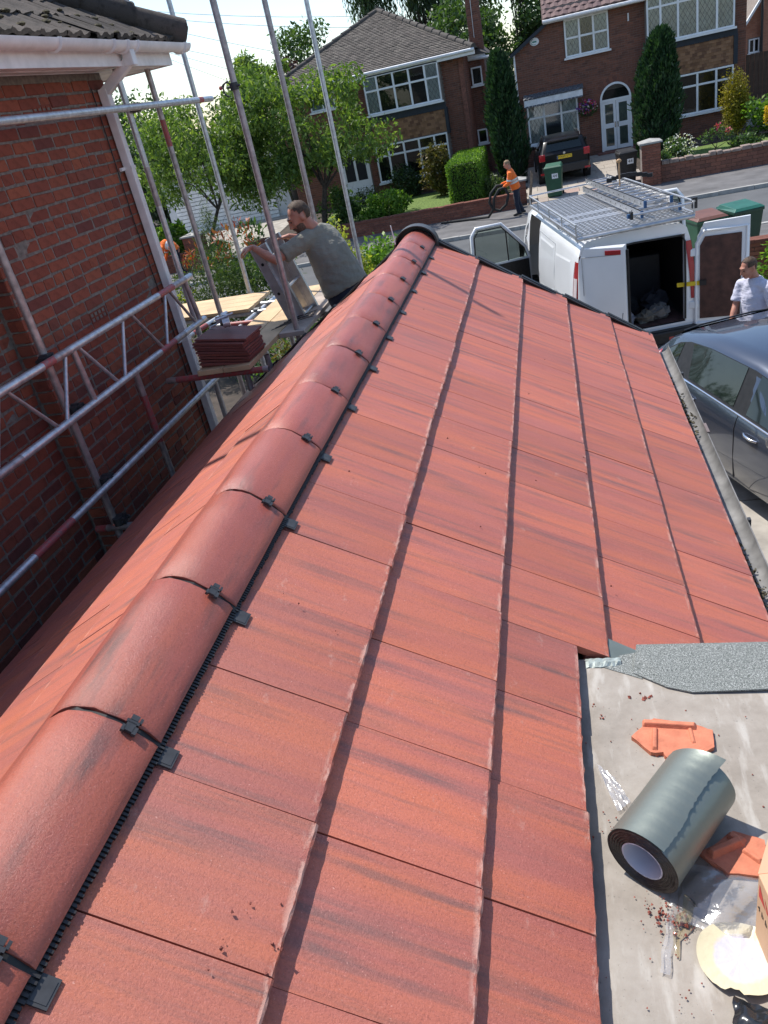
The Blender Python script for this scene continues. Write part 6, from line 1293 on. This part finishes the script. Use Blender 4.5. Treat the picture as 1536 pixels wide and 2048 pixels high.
def person(label, J, skin, shirt, trouser, hair, s=1.0, vox=.011, sleeve=.85, beard=None, glove=None, bulk=1.0, hairline=.035, band=None, long=False, curl=.6, short_crop=False, group=None, hem=False):
    V_ = {k: Vector(v) for k, v in J.items()}; base = (V_['ftL']+V_['ftR'])/2; t = thing('person', label, 'person', tuple(base), 0, group); F = V_['f'].normalized(); HM = frm(V_['hf'], V_.get('hu', (0, 0, 1))); HT = Matrix.Translation(V_['head']) @ HM.to_4x4() @ Matrix.Scale(s, 4)
    b = MB(); b.T = HT
    b.ball((-.012, 0, .022), (.098, .077, .100), 0, 18, 12); b.ball((.030, 0, -.055), (.060, .056, .068), 0, 14, 10); b.ball((.040, 0, .0), (.058, .064, .075), 0, 14, 10); b.ball((.066, 0, -.100), (.024, .026, .022), 0, 10, 8)
    b.path([(.092, 0, .022), (.106, 0, -.010), (.118, 0, -.032), (.096, 0, -.042)], [.011, .013, .0155, .010], 8); b.ball((.100, .012, -.036), (.011, .009, .008), 0, 8, 6); b.ball((.100, -.012, -.036), (.011, .009, .008), 0, 8, 6)
    b.path([(.082, -.045, .034), (.095, -.015, .036), (.095, .015, .036), (.082, .045, .034)], [.010, .012, .012, .010], 8); b.ball((.088, 0, -.066), (.012, .024, .008), 0, 10, 6)
    for e in (-1, 1): b.ball((-.012, e*.078, -.006), (.020, .010, .034), 0, 10, 8); b.ball((.070, e*.042, -.018), (.02, .018, .018), 0, 8, 6)
    b.T = None; L = 1.0*s
    b.path([HT @ Vector((-.030, 0, -.03)), HT @ Vector((-.030, 0, -.09)), V_['neck'], V_['neck'].lerp(V_['chest'], .25)], [.056*s, .056*s, .062*s, .07*s], 12)
    tor = [V_['neck'].lerp(V_['chest'], .05), V_['neck'].lerp(V_['chest'], .35), V_['chest'], V_['waist'], V_['pelvis'], V_['pelvis']+Vector((0, 0, -.08*s))]
    rad = [(.10, .075), (.165, .095), (.170, .120*bulk), (.150*bulk, .118*bulk), (.165, .120), (.14, .10)]
    b.path(tor, [(x*s, y*s) for x, y in rad], 16, hint=F)
    for q in 'LR':
        sh, el, ha = V_['sh'+q], V_['el'+q], V_['ha'+q]; b.path([V_['neck'].lerp(V_['chest'], .3).lerp(sh, .5), sh, sh.lerp(el, .5), el, el.lerp(ha, .35), ha], [.06*s, .058*s, .050*s, .042*s, .043*s, .027*s], 10)
        if not glove: hand(b, ha, V_.get('hd'+q, ha-el), V_.get('hn'+q, Vector((0, 0, 1))), 1 if q == 'R' else -1, s, curl)
        hp, kn, ft = V_['hip'+q], V_['kn'+q], V_['ft'+q]; b.path([hp, hp.lerp(kn, .5), kn, kn.lerp(ft, .35), ft+Vector((0, 0, .06*s))], [.085*s, .072*s, .055*s, .054*s, .038*s], 10)
    bo = b.build('body', skin, t); remesh(bo, vox, 3)
    # shirt
    b = MB(); k = 1.10; st = [V_['neck'].lerp(V_['chest'], -.06)]+tor[1:4]+[V_['waist'].lerp(V_['pelvis'], q_) for q_ in ((.2, .46) if hem else (.8, 1.1))]; rs = [(.085, .078), (.178, .108), (.188, .138*bulk), (.178*bulk, .150*bulk), (.186*bulk, .152*bulk), (.188*bulk, .152*bulk)]
    b.path(st, [(x*s, y*s) for x, y in rs], 20, hint=F)
    for q in 'LR':
        sh, el, ha = V_['sh'+q], V_['el'+q], V_['ha'+q]; e = sh.lerp(el, sleeve)
        P = [V_['neck'].lerp(V_['chest'], .25).lerp(sh, .45), sh, sh.lerp(e, .5), e]; r_ = [.082*s, .080*s, .075*s, .078*s]
        if long: P = [P[0], sh, sh.lerp(el, .5), el, el.lerp(ha, .5), el.lerp(ha, .92)]; r_ = [.082*s, .08*s, .070*s, .062*s, .056*s, .05*s]
        b.path(P, r_, 12)
    so = b.build('shirt', shirt, t); remesh(so, vox*1.15, 4); folds(so, .022*s)
    if band:
        b = MB()
        for f0 in (.42, .74):
            c = V_['chest'].lerp(V_['waist'], f0); ax = (V_['waist']-V_['chest']).normalized(); b.path([c-ax*.03*s, c+ax*.03*s], [(.196*s*bulk, .158*s*bulk)]*2, 20, False, hint=F)
        for q in 'LR': c = V_['sh'+q].lerp(V_['el'+q], .7); d = (V_['el'+q]-V_['sh'+q]).normalized(); b.path([c-d*.025*s, c+d*.025*s], .079*s, 12, False)
        b.build('reflective_band', band, so, 60)
    b = MB(); b.path([V_['waist'].lerp(V_['pelvis'], .25 if hem else .62), V_['pelvis'], V_['pelvis']+Vector((0, 0, -.10*s))], [(.172*s*bulk, .138*s*bulk), (.180*s*bulk, .142*s*bulk), (.14*s, .12*s)], 16, hint=F)
    for q in 'LR': hp, kn, ft = V_['hip'+q], V_['kn'+q], V_['ft'+q]; b.path([hp+Vector((0, 0, .05)), hp.lerp(kn, .4), kn, kn.lerp(ft, .4), ft+Vector((0, 0, .05*s))], [.098*s, .090*s, .074*s, .072*s, .068*s], 12)
    tr = b.build('trousers', trouser, t); remesh(tr, vox*1.2, 3); folds(tr, .02*s)
    for q in 'LR': b = MB(); ft = V_['ft'+q]; ff = Vector((F.x, F.y, 0)).normalized(); b.path([ft-ff*.09*s+Vector((0, 0, .04*s)), ft+ff*.03*s+Vector((0, 0, .05*s)), ft+ff*.14*s+Vector((0, 0, .03*s)), ft+ff*.19*s+Vector((0, 0, .025*s))], [.038*s, .052*s, .044*s, .03*s], 10); b.build('shoe', BLACKP, t, 60)
    if glove:
        for q in 'LR': b = MB(); el, ha = V_['el'+q], V_['ha'+q]; hand(b, ha, V_.get('hd'+q, ha-el), V_.get('hn'+q, Vector((0, 0, 1))), 1 if q == 'R' else -1, s*1.12, curl); b.path([el.lerp(ha, .80), ha, ha+(ha-el).normalized()*.03], [.036*s, .034*s, .035*s], 10); g_ = b.build('glove', glove, t); remesh(g_, vox, 2)
    # hair, beard, eyes
    b = MB(); h = MB(); h.ball((-.016, 0, .030), (.104, .083, .104), 0, 26, 18)
    keep = [f for f in h.f if all((h.v[i][0] < hairline+.9*max(0, h.v[i][2]-.085)+.25*(abs(h.v[i][1])-.05 if abs(h.v[i][1]) > .05 else 0)*0) and (h.v[i][2] > .015 or h.v[i][0] < -.035) and h.v[i][2] > -.055 for i in f)]
    b.T = HT; r = random.Random(3); b.add([(x+r.gauss(0, .002), y+r.gauss(0, .002), z+r.gauss(0, .002)) for x, y, z in h.v], keep); b.T = None; b.build('hair', hair, t, 70)
    if beard:
        h = MB(); h.ball((.034, 0, -.060), (.065, .060, .072), 0, 22, 16); h2 = [f for f in h.f if all(h.v[i][2] < -.030-.5*max(0, h.v[i][0]-.085) and h.v[i][0] > -.005 and not (h.v[i][0] > .085 and h.v[i][2] > -.058) for i in f)]
        b = MB(); b.T = HT; b.add([(x+r.gauss(0, .0012), y, z+r.gauss(0, .0012)) for x, y, z in h.v], h2); b.path([(.086, -.034, -.060), (.102, 0, -.052), (.086, .034, -.060)], [.006, .008, .006], 6); b.T = None; b.build('beard', beard, t, 70)
    b = MB(); b.T = HT
    for e in (-1, 1): b.ball((.090, e*.033, .010), (.008, .014, .0065), 0, 10, 6)
    b.T = None; b.build('eyes', EYE, t, 60)
    b = MB(); b.T = HT
    for e in (-1, 1): b.path([(.094, e*.016, .034), (.095, e*.034, .040), (.080, e*.052, .034)], [.004, .005, .003], 6)
    b.T = None; b.build('eyebrows', hair, t, 60); b = MB(); b.T = HT; b.path([(.092, -.022, -.068), (.1015, 0, -.066), (.092, .022, -.068)], [.003, .0055, .003], 6); b.T = None; b.build('lips', LIPS, t, 60)
    return t
def leg(hip, knee, foot): return hip, knee, foot
person('bearded man in a grey-green T-shirt leaning over the ladder on the scaffold', dict(
    head=(-2.055, 6.545, -.765), hf=(-.84, -.46, -.42), hu=(-.1, 0, 1), f=(-.72, .62, 0), neck=(-1.965, 6.60, -.885), chest=(-1.90, 6.62, -1.085), waist=(-1.835, 6.63, -1.33), pelvis=(-1.775, 6.63, -1.52),
    shL=(-2.055, 6.455, -.955), elL=(-2.27, 6.30, -1.035), haL=(-2.455, 6.345, -.905), hdL=(-.9, .05, -.15), hnL=(-.1, -.3, 1), shR=(-1.875, 6.755, -.985), elR=(-2.02, 6.93, -1.05), haR=(-2.26, 6.74, -.925), hdR=(-.9, -.25, 0), hnR=(0, 0, 1),
    hipL=(-1.84, 6.54, -1.56), knL=(-1.88, 6.52, -1.99), ftL=(-1.82, 6.52, -2.44), hipR=(-1.71, 6.72, -1.56), knR=(-1.72, 6.76, -1.99), ftR=(-1.66, 6.74, -2.44)), SKIN, SHIRT_G, JEANS, HAIR, .97, .0095, .72, BEARD, None, 1.22, .02, hem=True)
board(-2.25, -1.3, 6.2, 7.1, -2.485, WOODG, 'wide board the man by the ladder stands on, below the roof verge', None)
person('man in a pale lilac T-shirt and black gloves behind the hatchback', dict(
    head=(2.235, 9.93, -2.66), hf=(-.90, -.38, -.30), f=(-.80, -.60, 0), neck=(2.315, 9.97, -2.80), chest=(2.335, 9.98, -3.02), waist=(2.36, 9.99, -3.28), pelvis=(2.37, 10.0, -3.46),
    shR=(2.205, 10.13, -2.90), elR=(2.13, 10.07, -3.14), haR=(2.045, 9.93, -3.34), hdR=(-.10, -.15, -1), hnR=(-.8, .5, 0), shL=(2.45, 9.80, -2.90), elL=(2.50, 9.74, -3.16), haL=(2.45, 9.66, -3.38), hdL=(-.05, -.2, -1), hnL=(.6, -.7, 0),
    hipL=(2.43, 9.92, -3.50), knL=(2.42, 9.90, -3.90), ftL=(2.43, 9.93, -4.27), hipR=(2.31, 10.08, -3.50), knR=(2.29, 10.07, -3.90), ftR=(2.30, 10.10, -4.27)), SKIN2, SHIRT_W, JEANS, HAIR, .95, .0105, .80, None, BLACKP, 1.15, .045, curl=.35)
SILV = mat('silver_band', (.62, .62, .60), .35, .3)
person('man in orange hi-vis jacket and dark trousers pulling a black hose on the pavement', dict(
    head=(-1.20, 26.0, -2.67), hf=(-.86, -.15, -.40), f=(-.95, -.05, 0), neck=(-1.13, 26.02, -2.82), chest=(-1.09, 26.03, -3.03), waist=(-1.04, 26.05, -3.25), pelvis=(-1.0, 26.06, -3.40),
    shL=(-1.14, 25.83, -2.93), elL=(-1.20, 25.80, -3.20), haL=(-1.38, 25.86, -3.28), shR=(-1.12, 26.23, -2.93), elR=(-1.22, 26.24, -3.20), haR=(-1.46, 26.10, -3.22),
    hipL=(-1.01, 25.97, -3.44), knL=(-1.02, 25.95, -3.84), ftL=(-.98, 25.95, -4.19), hipR=(-.99, 26.15, -3.44), knR=(-.97, 26.2, -3.83), ftR=(-.86, 26.22, -4.19)), SKIN, HIVIS, JEANS, HAIRF, .97, .014, .8, None, None, 1.05, .05, SILV, True, group=None)
person('second man in an orange hi-vis vest bending down by the left garden wall', dict(
    head=(-13.45, 26.0, -3.28), hf=(-.85, 0, -.6), f=(-.95, 0, -.2), neck=(-13.33, 26.0, -3.17), chest=(-13.18, 26.0, -3.10), waist=(-12.98, 26.0, -3.18), pelvis=(-12.88, 26.0, -3.36),
    shL=(-13.28, 25.82, -3.18), elL=(-13.36, 25.80, -3.45), haL=(-13.46, 25.85, -3.68), shR=(-13.28, 26.18, -3.18), elR=(-13.36, 26.2, -3.45), haR=(-13.46, 26.12, -3.68),
    hipL=(-12.90, 25.91, -3.40), knL=(-12.98, 25.9, -3.80), ftL=(-12.90, 25.9, -4.19), hipR=(-12.88, 26.1, -3.40), knR=(-12.95, 26.1, -3.80), ftR=(-12.85, 26.1, -4.19)), SKIN, HIVIS, JEANS, HAIR, .97, .016, .8, None, None, 1.05, .05, SILV, True)
P = [(-1.30, 26.08, -3.42), (-1.40, 26.0, -3.24), (-1.58, 25.95, -3.22), (-1.78, 25.9, -3.40), (-1.86, 25.9, -3.66), (-1.76, 25.9, -3.88), (-1.55, 25.88, -3.95), (-1.34, 25.85, -3.80), (-1.24, 25.84, -3.52), (-1.34, 25.84, -3.30), (-1.52, 25.82, -3.32), (-1.70, 25.8, -3.55), (-1.74, 25.85, -3.85), (-1.95, 26.1, -4.12), (-2.6, 26.6, -4.165), (-3.6, 26.9, -4.17)]
P = [tuple(np.array(P[i])*(1-f)+np.array(P[i+1])*f) for i in range(len(P)-1) for f in (0, .5)]+[P[-1]]
tag(MB().path(P, .042, 8).build('hose', RUBBER, None, 60), 'coiled black hose in the hands of the orange worker', 'hose')
b = MB(); b.path([(-.62, 27.2, -4.15), (-.52, 27.9, -3.2)], .03, 8); b.bar((-.66, 27.25, -4.15), (-.50, 27.8, -3.25), .09, .02); tag(b.build('leaning_plank', BARK), 'narrow weathered plank leaning between the orange worker and the green bin', 'plank')

# ------------------------------------------------------------------ things lying on the flat roof
roll = thing('flashing_tape_roll', 'big silver roll of flashing tape lying on the flat roof', 'tape roll', (.15, 1.18, ZF))
pa_, pb_ = Vector((.071, 1.068, ZF+.081)), Vector((.221, 1.281, ZF+.081)); ax = (pb_-pa_).normalized(); e1 = Vector((0, 0, 1)); e2 = ax.cross(e1).normalized()   # e2 towards +x side
def cyl(r0, r1, m, nm, y0=0.0, y1=1.0, n=72, par=None, disturb=0):
    b = MB(); V = []; F = []; P0, P1 = pa_.lerp(pb_, y0), pa_.lerp(pb_, y1); q = 10
    for j in range(q+1):
        c = P0.lerp(P1, j/q)
        for k in range(n): a = 2*math.pi*k/n; rr = r0+(random.gauss(0, disturb) if disturb else 0); V.append(tuple(c+(e1*math.cos(a)+e2*math.sin(a))*rr))
    for j in range(q):
        for k in range(n): F.append((j*n+k, (j+1)*n+k, (j+1)*n+(k+1) % n, j*n+(k+1) % n))
    b.add(V, F); return b.build(nm, m, par or roll, 60)
cyl(.081, 0, FOIL, 'foil_wrap', disturb=.00018)
b = MB()
for P0, sg in ((pa_, 1), (pb_, -1)):
    rs = [.0807]+[.0800-.0029*k for k in range(1, 13)]+[.046]
    V = []; n = 64
    for i, r0 in enumerate(rs):
        for k in range(n): a = 2*math.pi*k/n; V.append(tuple(P0+(e1*math.cos(a)+e2*math.sin(a))*r0+ax*sg*(0 if i == 0 else (.0015 if i % 2 else -.0008)+random.gauss(0, .0003))))
    F = [(i*n+k, i*n+(k+1) % n, (i+1)*n+(k+1) % n, (i+1)*n+k) for i in range(len(rs)-1) for k in range(n)]
    b = MB(); b.add(V, F if sg < 0 else [f[::-1] for f in F]); b.build('tape_layers', BITU, roll)
b = MB(); V = []; n = 48; F = []
for r0, y0 in ((.0465, -.002), (.0435, -.002), (.0435, .35), (.0, .36)):
    for k in range(n): a = 2*math.pi*k/n; V.append(tuple(pa_+(e1*math.cos(a)+e2*math.sin(a))*max(r0, .0005)+ax*y0*.28))
F = [(i*n+k, (i+1)*n+k, (i+1)*n+(k+1) % n, i*n+(k+1) % n) for i in range(3) for k in range(n)]; b.add(V, F); b.build('paper_core', mat('white_paper_core', (.6, .6, .66), .8, var=.04), roll, 40)
b = MB(); V = []; F = []; n = 40                          # loose end of the tape: a thin ply ending in a torn edge, with a free corner at the far end
for j in range(n+1):
    t = j/n; edge = .62+.10*math.sin(t*7)*.3+.035*random.random()-.1*t
    for k in range(9):
        u = k/8; a = -.9+(edge+.9)*u; lift = .0012+.002*u**4*(1 if j % 5 else 2.2)+(max(0, t-.78)/.22)**2*.016*u**2; ext_ = (max(0, t-.80)/.2)*.012*u
        V.append(tuple(pa_.lerp(pb_, t)+ax*ext_+(e1*math.cos(a)+e2*math.sin(a))*(.0813+lift)))
for j in range(n):
    for k in range(8): q = j*9+k; F.append((q, q+1, q+10, q+9))
b.add(V, F); lo = b.build('loose_tape_end', FOIL, roll, 70)
def lump(poly, h, m, name, label, cat, z=ZF+.001, seed=1, ribs=()):
    r = random.Random(seed); P = []
    for i in range(len(poly)):
        x0, y0 = poly[i]; x1, y1 = poly[(i+1) % len(poly)]
        for q in range(4): t = q/4; P.append((x0+(x1-x0)*t+(r.gauss(0, .0012) if q else 0), y0+(y1-y0)*t+(r.gauss(0, .0012) if q else 0)))
    b = MB(); n = len(P); b.add([(x+r.gauss(0, .0015), y+r.gauss(0, .0015), z) for x, y in P]+[(x, y, z+h+r.gauss(0, .0008)) for x, y in P], [tuple(range(n))[::-1], tuple(range(n, 2*n))]+[(i, (i+1) % n, n+(i+1) % n, n+i) for i in range(n)])
    o = b.build(name, m); tag(o, label, cat)
    for p, q, w_, hh in ribs:
        rb = MB(); P0, P1 = Vector((p[0], p[1], z+h-.001)), Vector((q[0], q[1], z+h-.001)); dd = (P1-P0).normalized(); ww = Vector((-dd.y, dd.x, 0)); up = Vector((0, 0, 1)); rb.add([P0-ww*w_, P1-ww*w_, P1+ww*w_, P0+ww*w_, P0-ww*w_*.55+up*hh+dd*.006, P1-ww*w_*.55+up*hh-dd*.008, P1+ww*w_*.5+up*hh*.9-dd*.004, P0+ww*w_*.5+up*hh*.9+dd*.004], [(4, 5, 6, 7), (0, 1, 5, 4), (1, 2, 6, 5), (2, 3, 7, 6), (3, 0, 4, 7)]); rb.build('nib', m, o, None, .0025, 2)
    return o
lump([(.088, 1.478), (.138, 1.530), (.150, 1.540), (.245, 1.520), (.288, 1.497), (.282, 1.440), (.20, 1.40), (.165, 1.408), (.160, 1.425), (.130, 1.425)], .013, TERRA, 'broken_tile', 'broken orange tile lying behind the silver tape roll', 'broken tile', seed=3, ribs=[((.120, 1.522), (.252, 1.508), .012, .013), ((.150, 1.505), (.140, 1.43), .008, .010), ((.235, 1.512), (.236, 1.45), .006, .006)])
lump([(.196, 1.138), (.258, 1.184), (.275, 1.196), (.335, 1.175), (.33, 1.085), (.245, 1.092)], .016, TERRA, 'broken_tile', 'broken orange tile between the tape roll and the cardboard box', 'broken tile', seed=5, ribs=[((.215, 1.133), (.288, 1.170), .012, .017), ((.262, 1.185), (.295, 1.165), .010, .012), ((.285, 1.150), (.318, 1.118), .007, .008)])
b = MB(); r = random.Random(11)
for cx, cy, n, sp, smax in ((.105, 1.003, 46, .022, .0035), (.128, 1.0, 20, .014, .0025), (.14, .975, 10, .012, .005), (.115, .97, 20, .02, .0015), (.133, 1.612, 6, .022, .007), (.02, 1.553, 5, .006, .005), (.004, 1.60, 3, .004, .004), (.12, .90, 14, .09, .002), (.12, .84, 4, .01, .003), (.02, 1.2, 20, .03, .0025), (.08, 1.5, 16, .12, .002), (.3, 1.4, 14, .14, .0025), (.15, .8, 20, .12, .002)):
    for _ in range(n):
        s = r.uniform(.0008, smax); b.T = Matrix.Translation((cx+r.gauss(0, sp), cy+r.gauss(0, sp), ZF+.004+s*.4)) @ Matrix.Rotation(r.random()*6, 4, (r.random(), r.random(), 1)); b.add([(-s, -s, -s), (s, -s*.7, -s), (s*.8, s, -s), (-s, s*.8, -s*.8), (0, 0, s)], [(3, 2, 1, 0), (0, 1, 4), (1, 2, 4), (2, 3, 4), (3, 0, 4)])
b.T = None; o = stuff(b.build('red_crumbs', mat('red_clay_crumbs', (.30, .085, .06), .95, var=.4, scale=200))); o['label'] = 'red clay crumbs scattered on the flat roof'; o['category'] = 'crumbs'
# crumbs on the tiles
b = MB(); r = random.Random(4); nS = Vector((st, 0, ct))
for (cx_s, cy, n, sp) in ((.50, .66, 5, .02), (.46, .72, 4, .02), (.42, .62, 3, .02), (.3, 1.5, 3, .1), (.9, 2.6, 8, .5), (.4, 2.4, 8, .6), (1.2, 3.8, 6, .6), (.7, 4.5, 6, .6)):
    for _ in range(n):
        s = r.uniform(.001, .0032); sl = cx_s+r.gauss(0, sp); p = Vector((XR, cy+r.gauss(0, sp), ZR))+Vector((ct, 0, -st))*sl+nS*.001; b.T = Matrix.Translation(p) @ Matrix.Rotation(r.random()*6, 4, (r.random(), r.random(), 1)); b.add([(-s, -s, -s), (s, -s*.7, -s), (s*.8, s, -s), (-s, s*.8, -s*.8), (0, 0, s)], [(3, 2, 1, 0), (0, 1, 4), (1, 2, 4), (2, 3, 4), (3, 0, 4)])
b.T = None; o = stuff(b.build('tile_crumbs', mat('dark_red_crumbs', (.16, .045, .035), .95))); o['label'] = 'small red crumbs lying on the new roof tiles'; o['category'] = 'crumbs'
def sheet(name, label, cat, corners, nx, ny, fz, m, seed=1, amp=.004, solid=0):
    r = np.random.default_rng(seed); c = [np.array(k, float) for k in corners]; V = []; F = []
    ph = r.random(6)*6
    for j in range(ny+1):
        for i in range(nx+1):
            u, v = i/nx, j/ny; p = (1-u)*(1-v)*c[0]+u*(1-v)*c[1]+u*v*c[2]+(1-u)*v*c[3]
            z = ZF+.004+amp*(1+math.sin(u*9+v*5+ph[0])*.6+math.sin(u*17-v*13+ph[1])*.45+math.sin(v*27+u*7+ph[2])*.25+abs(math.sin(u*11+v*23+ph[3]))*.4)+fz(u, v); V.append((p[0]+.002*math.sin(v*20+ph[4]), p[1]+.002*math.sin(u*20+ph[5]), z))
    for j in range(ny):
        for i in range(nx): a = j*(nx+1)+i; F.append((a, a+1, a+nx+2, a+nx+1))
    b = MB(); b.add(V, F); o = b.build(name, m, None, 80); tag(o, label, cat); return o
FILMW = NB('crinkled_film'); fr_ = FILMW.n('Fresnel'); fr_.inputs[0].default_value = 1.5; tr_ = FILMW.n('BsdfTransparent', i_Color=(.96, .96, .97, 1)); gl_ = FILMW.n('BsdfGlossy', i_Roughness=.16, i_Color=(1, 1, 1, 1)); df_ = FILMW.n('BsdfDiffuse', i_Color=(.8, .8, .82, 1)); mx1 = FILMW.n('MixShader'); mx2 = FILMW.n('MixShader', i_0=.12)
bp_ = FILMW.n('Bump'); bp_.inputs['Strength'].default_value = .4; bp_.inputs['Distance'].default_value = .01; FILMW.l(FILMW.noise(FILMW.mapped(FILMW.coord(), (1, 1.6, 1)), 28, 4), bp_.inputs['Height']); FILMW.l(bp_.outputs[0], gl_.inputs['Normal']); FILMW.l(bp_.outputs[0], fr_.inputs['Normal'])
FILMW.l(FILMW.math('MINIMUM', FILMW.math('ADD', FILMW.math('MULTIPLY', fr_.outputs[0], 2.2), .03), .85), mx1.inputs[0]); FILMW.l(tr_.outputs[0], mx1.inputs[1]); FILMW.l(gl_.outputs[0], mx1.inputs[2]); FILMW.l(mx1.outputs[0], mx2.inputs[1]); FILMW.l(df_.outputs[0], mx2.inputs[2]); FILMW.l(mx2.outputs[0], FILMW.out.inputs[0]); FILMW = FILMW.mat
sheet('plastic_wrapper', 'clear crinkled plastic wrapper beside the cardboard box', 'plastic sheet', [(.125, .985), (.285, .95), (.31, 1.105), (.165, 1.115)], 34, 30, lambda u, v: .012*math.sin(math.pi*v)*math.sin(math.pi*u), FILMW, 2, .0035)
sheet('plastic_strip', 'narrow clear plastic strip lying in front of the wrapper', 'plastic strip', [(.080, .880), (.098, .879), (.150, 1.085), (.136, 1.092)], 4, 30, lambda u, v: .0, FILMW, 3, .0012)
sheet('plastic_scrap', 'scrap of clear film between the tile edge and the tape roll', 'plastic scrap', [(-.005, 1.395), (.035, 1.25), (.068, 1.28), (.04, 1.34)], 12, 16, lambda u, v: .004*v, FILMW, 4, .002)
b = MB(); b.path([(.118, .915, ZF+.004), (.121, .955, ZF+.008), (.138, .985, ZF+.018), (.150, 1.0, ZF+.012), (.158, 1.03, ZF+.020), (.168, 1.02, ZF+.006)], [(.0035, .0012), (.006, .0012), (.013, .0012), (.010, .0012), (.012, .0012), (.006, .0012)], 8); tag(b.build('amber_film_peel', m_glass('amber_film', (.97, .94, .84), 1.0, .99), None, 60), 'curled yellowish film peel beside the wrapper', 'film peel')
b = MB(); n = 60; V = [(.232, .917, ZF+.007)]; r = random.Random(8)
for q, rr in enumerate((.035, .055, .078)):
    for k in range(n):
        a = 2*math.pi*k/n; c = 1.0
        if 4.2 < a < 4.6 and q == 2: c = .9
        V.append((.232+rr*c*math.cos(a), .917+rr*c*math.sin(a)*.93, ZF+.006+(.006+.004*math.sin(a*3))*(q/2)**2+.0006*math.sin(a*5+q*2)+r.gauss(0, .0007)))
F = [(0, 1+k, 1+(k+1) % n) for k in range(n)]+[(1+q*n+k, 1+(q+1)*n+k, 1+(q+1)*n+(k+1) % n, 1+q*n+(k+1) % n) for q in range(2) for k in range(n)]
b.add(V, F, 0); DISC = NB('cream_film_disc'); g_ = DISC.n('SeparateXYZ', i_0=DISC.coord()); dx_ = DISC.math('SUBTRACT', g_.outputs[0], .232); dy_ = DISC.math('SUBTRACT', g_.outputs[1], .917); rr_ = DISC.math('SQRT', DISC.math('ADD', DISC.math('MULTIPLY', dx_, dx_), DISC.math('MULTIPLY', dy_, dy_))); wob = DISC.math('ADD', rr_, DISC.math('MULTIPLY', DISC.noise(DISC.coord(), 45, 4), .018))
DISC.set(Base_Color=DISC.mix(DISC.ramp(DISC.math('MULTIPLY', wob, 10.0), [(.50, 1.0), (.60, 0.0)]), (.60, .54, .37), (.50, .49, .58)), Roughness=.45); DISC.bump(DISC.noise(DISC.coord(), 60, 4), .4, .004)
tag(b.build('paper_disc', DISC.mat, None, 70), 'round cream disc with a white centre lying by the cardboard box', 'disc')
tag(sheet('black_bag', '', '', [(.185, .74), (.34, .72), (.285, .815), (.205, .845)], 22, 16, lambda u, v: .022*math.sin(math.pi*u)*math.sin(math.pi*min(1, v*1.02)), mat('shiny_black_plastic', (.016, .018, .022), .2, var=.3, scale=20, bump=.4, bscale=25), 6, .005), 'shiny black crumpled plastic bag at the bottom edge of the flat roof', 'bag')
# cardboard box with print
bx = thing('cardboard_box', 'brown cardboard box with red arrows standing on the flat roof edge', 'box', (.36, 1.03, ZF))
bl_ = [(.27, .97), (.296, .80), (.55, .84), (.525, 1.012)]; b = MB(); b.prism(bl_, ZF+.006, ZF+.19); b.build('carton', CARD, bx, None, .002)
b = MB(); p0, p1 = Vector((.27, .97, ZF+.1905)), Vector((.525, 1.012, ZF+.1905)); b.add([p0, p1, p1+Vector((.02, .08, .012)), p0+Vector((.035, .075, .012)), p0+Vector((0, .003, -.002)), p1+Vector((0, .003, -.002)), p1+Vector((.02, .08, .009)), p0+Vector((.035, .075, .009))], [(0, 1, 2, 3), (7, 6, 5, 4), (0, 3, 7, 4), (1, 5, 6, 2), (3, 2, 6, 7)]); b.build('flap', CARD, bx)
side_d = (Vector((.296, .80, 0))-Vector((.27, .97, 0))).normalized(); outn = Vector((-side_d.y*-1, side_d.x*-1, 0)); outn = Vector((side_d.y, -side_d.x, 0)); outn = outn if outn.x < 0 else -outn
def onbox(t, h): p = Vector((.27, .97, ZF)).lerp(Vector((.296, .80, ZF)), t); return p+Vector((0, 0, h))+outn*.0007
b = MB()
for t0 in (.05, .30, .52): b.add([onbox(t0, .172), onbox(t0, .137), onbox(t0+.17, .137)], [(0, 1, 2)]); b.add([onbox(t0+.13, .165), onbox(t0+.20, .137), onbox(t0+.26, .137)], [(0, 1, 2)])
b.build('red_arrows', REDINK, bx)
fc = bpy.data.curves.new('printed_line', 'FONT'); fc.body = '4bbiv'; fc.size = .020; fc.space_character = 1.6; fc.extrude = .0002; fc.materials.append(INK); fo = bpy.data.objects.new('printed_line', fc); COL.objects.link(fo); fo.parent = bx
mm_ = Matrix((side_d, Vector((0, 0, 1)), side_d.cross(Vector((0, 0, 1))))).transposed().to_4x4(); fo.matrix_basis = Matrix.Translation(onbox(.04, .098)-Vector((.36, 1.03, ZF))) @ mm_
dg = bpy.context.evaluated_depsgraph_get()                  # lettering as plain meshes
for o in [o for o in scene.objects if o.type == 'FONT']:
    me = bpy.data.meshes.new_from_object(o.evaluated_get(dg)); n = bpy.data.objects.new(o.name.split('.')[0], me); nm = o.name.split('.')[0]; mb_, pa = o.matrix_basis.copy(), o.parent
    bpy.data.objects.remove(o); COL.objects.link(n); n.name = nm; n.parent = pa; n.matrix_basis = mb_
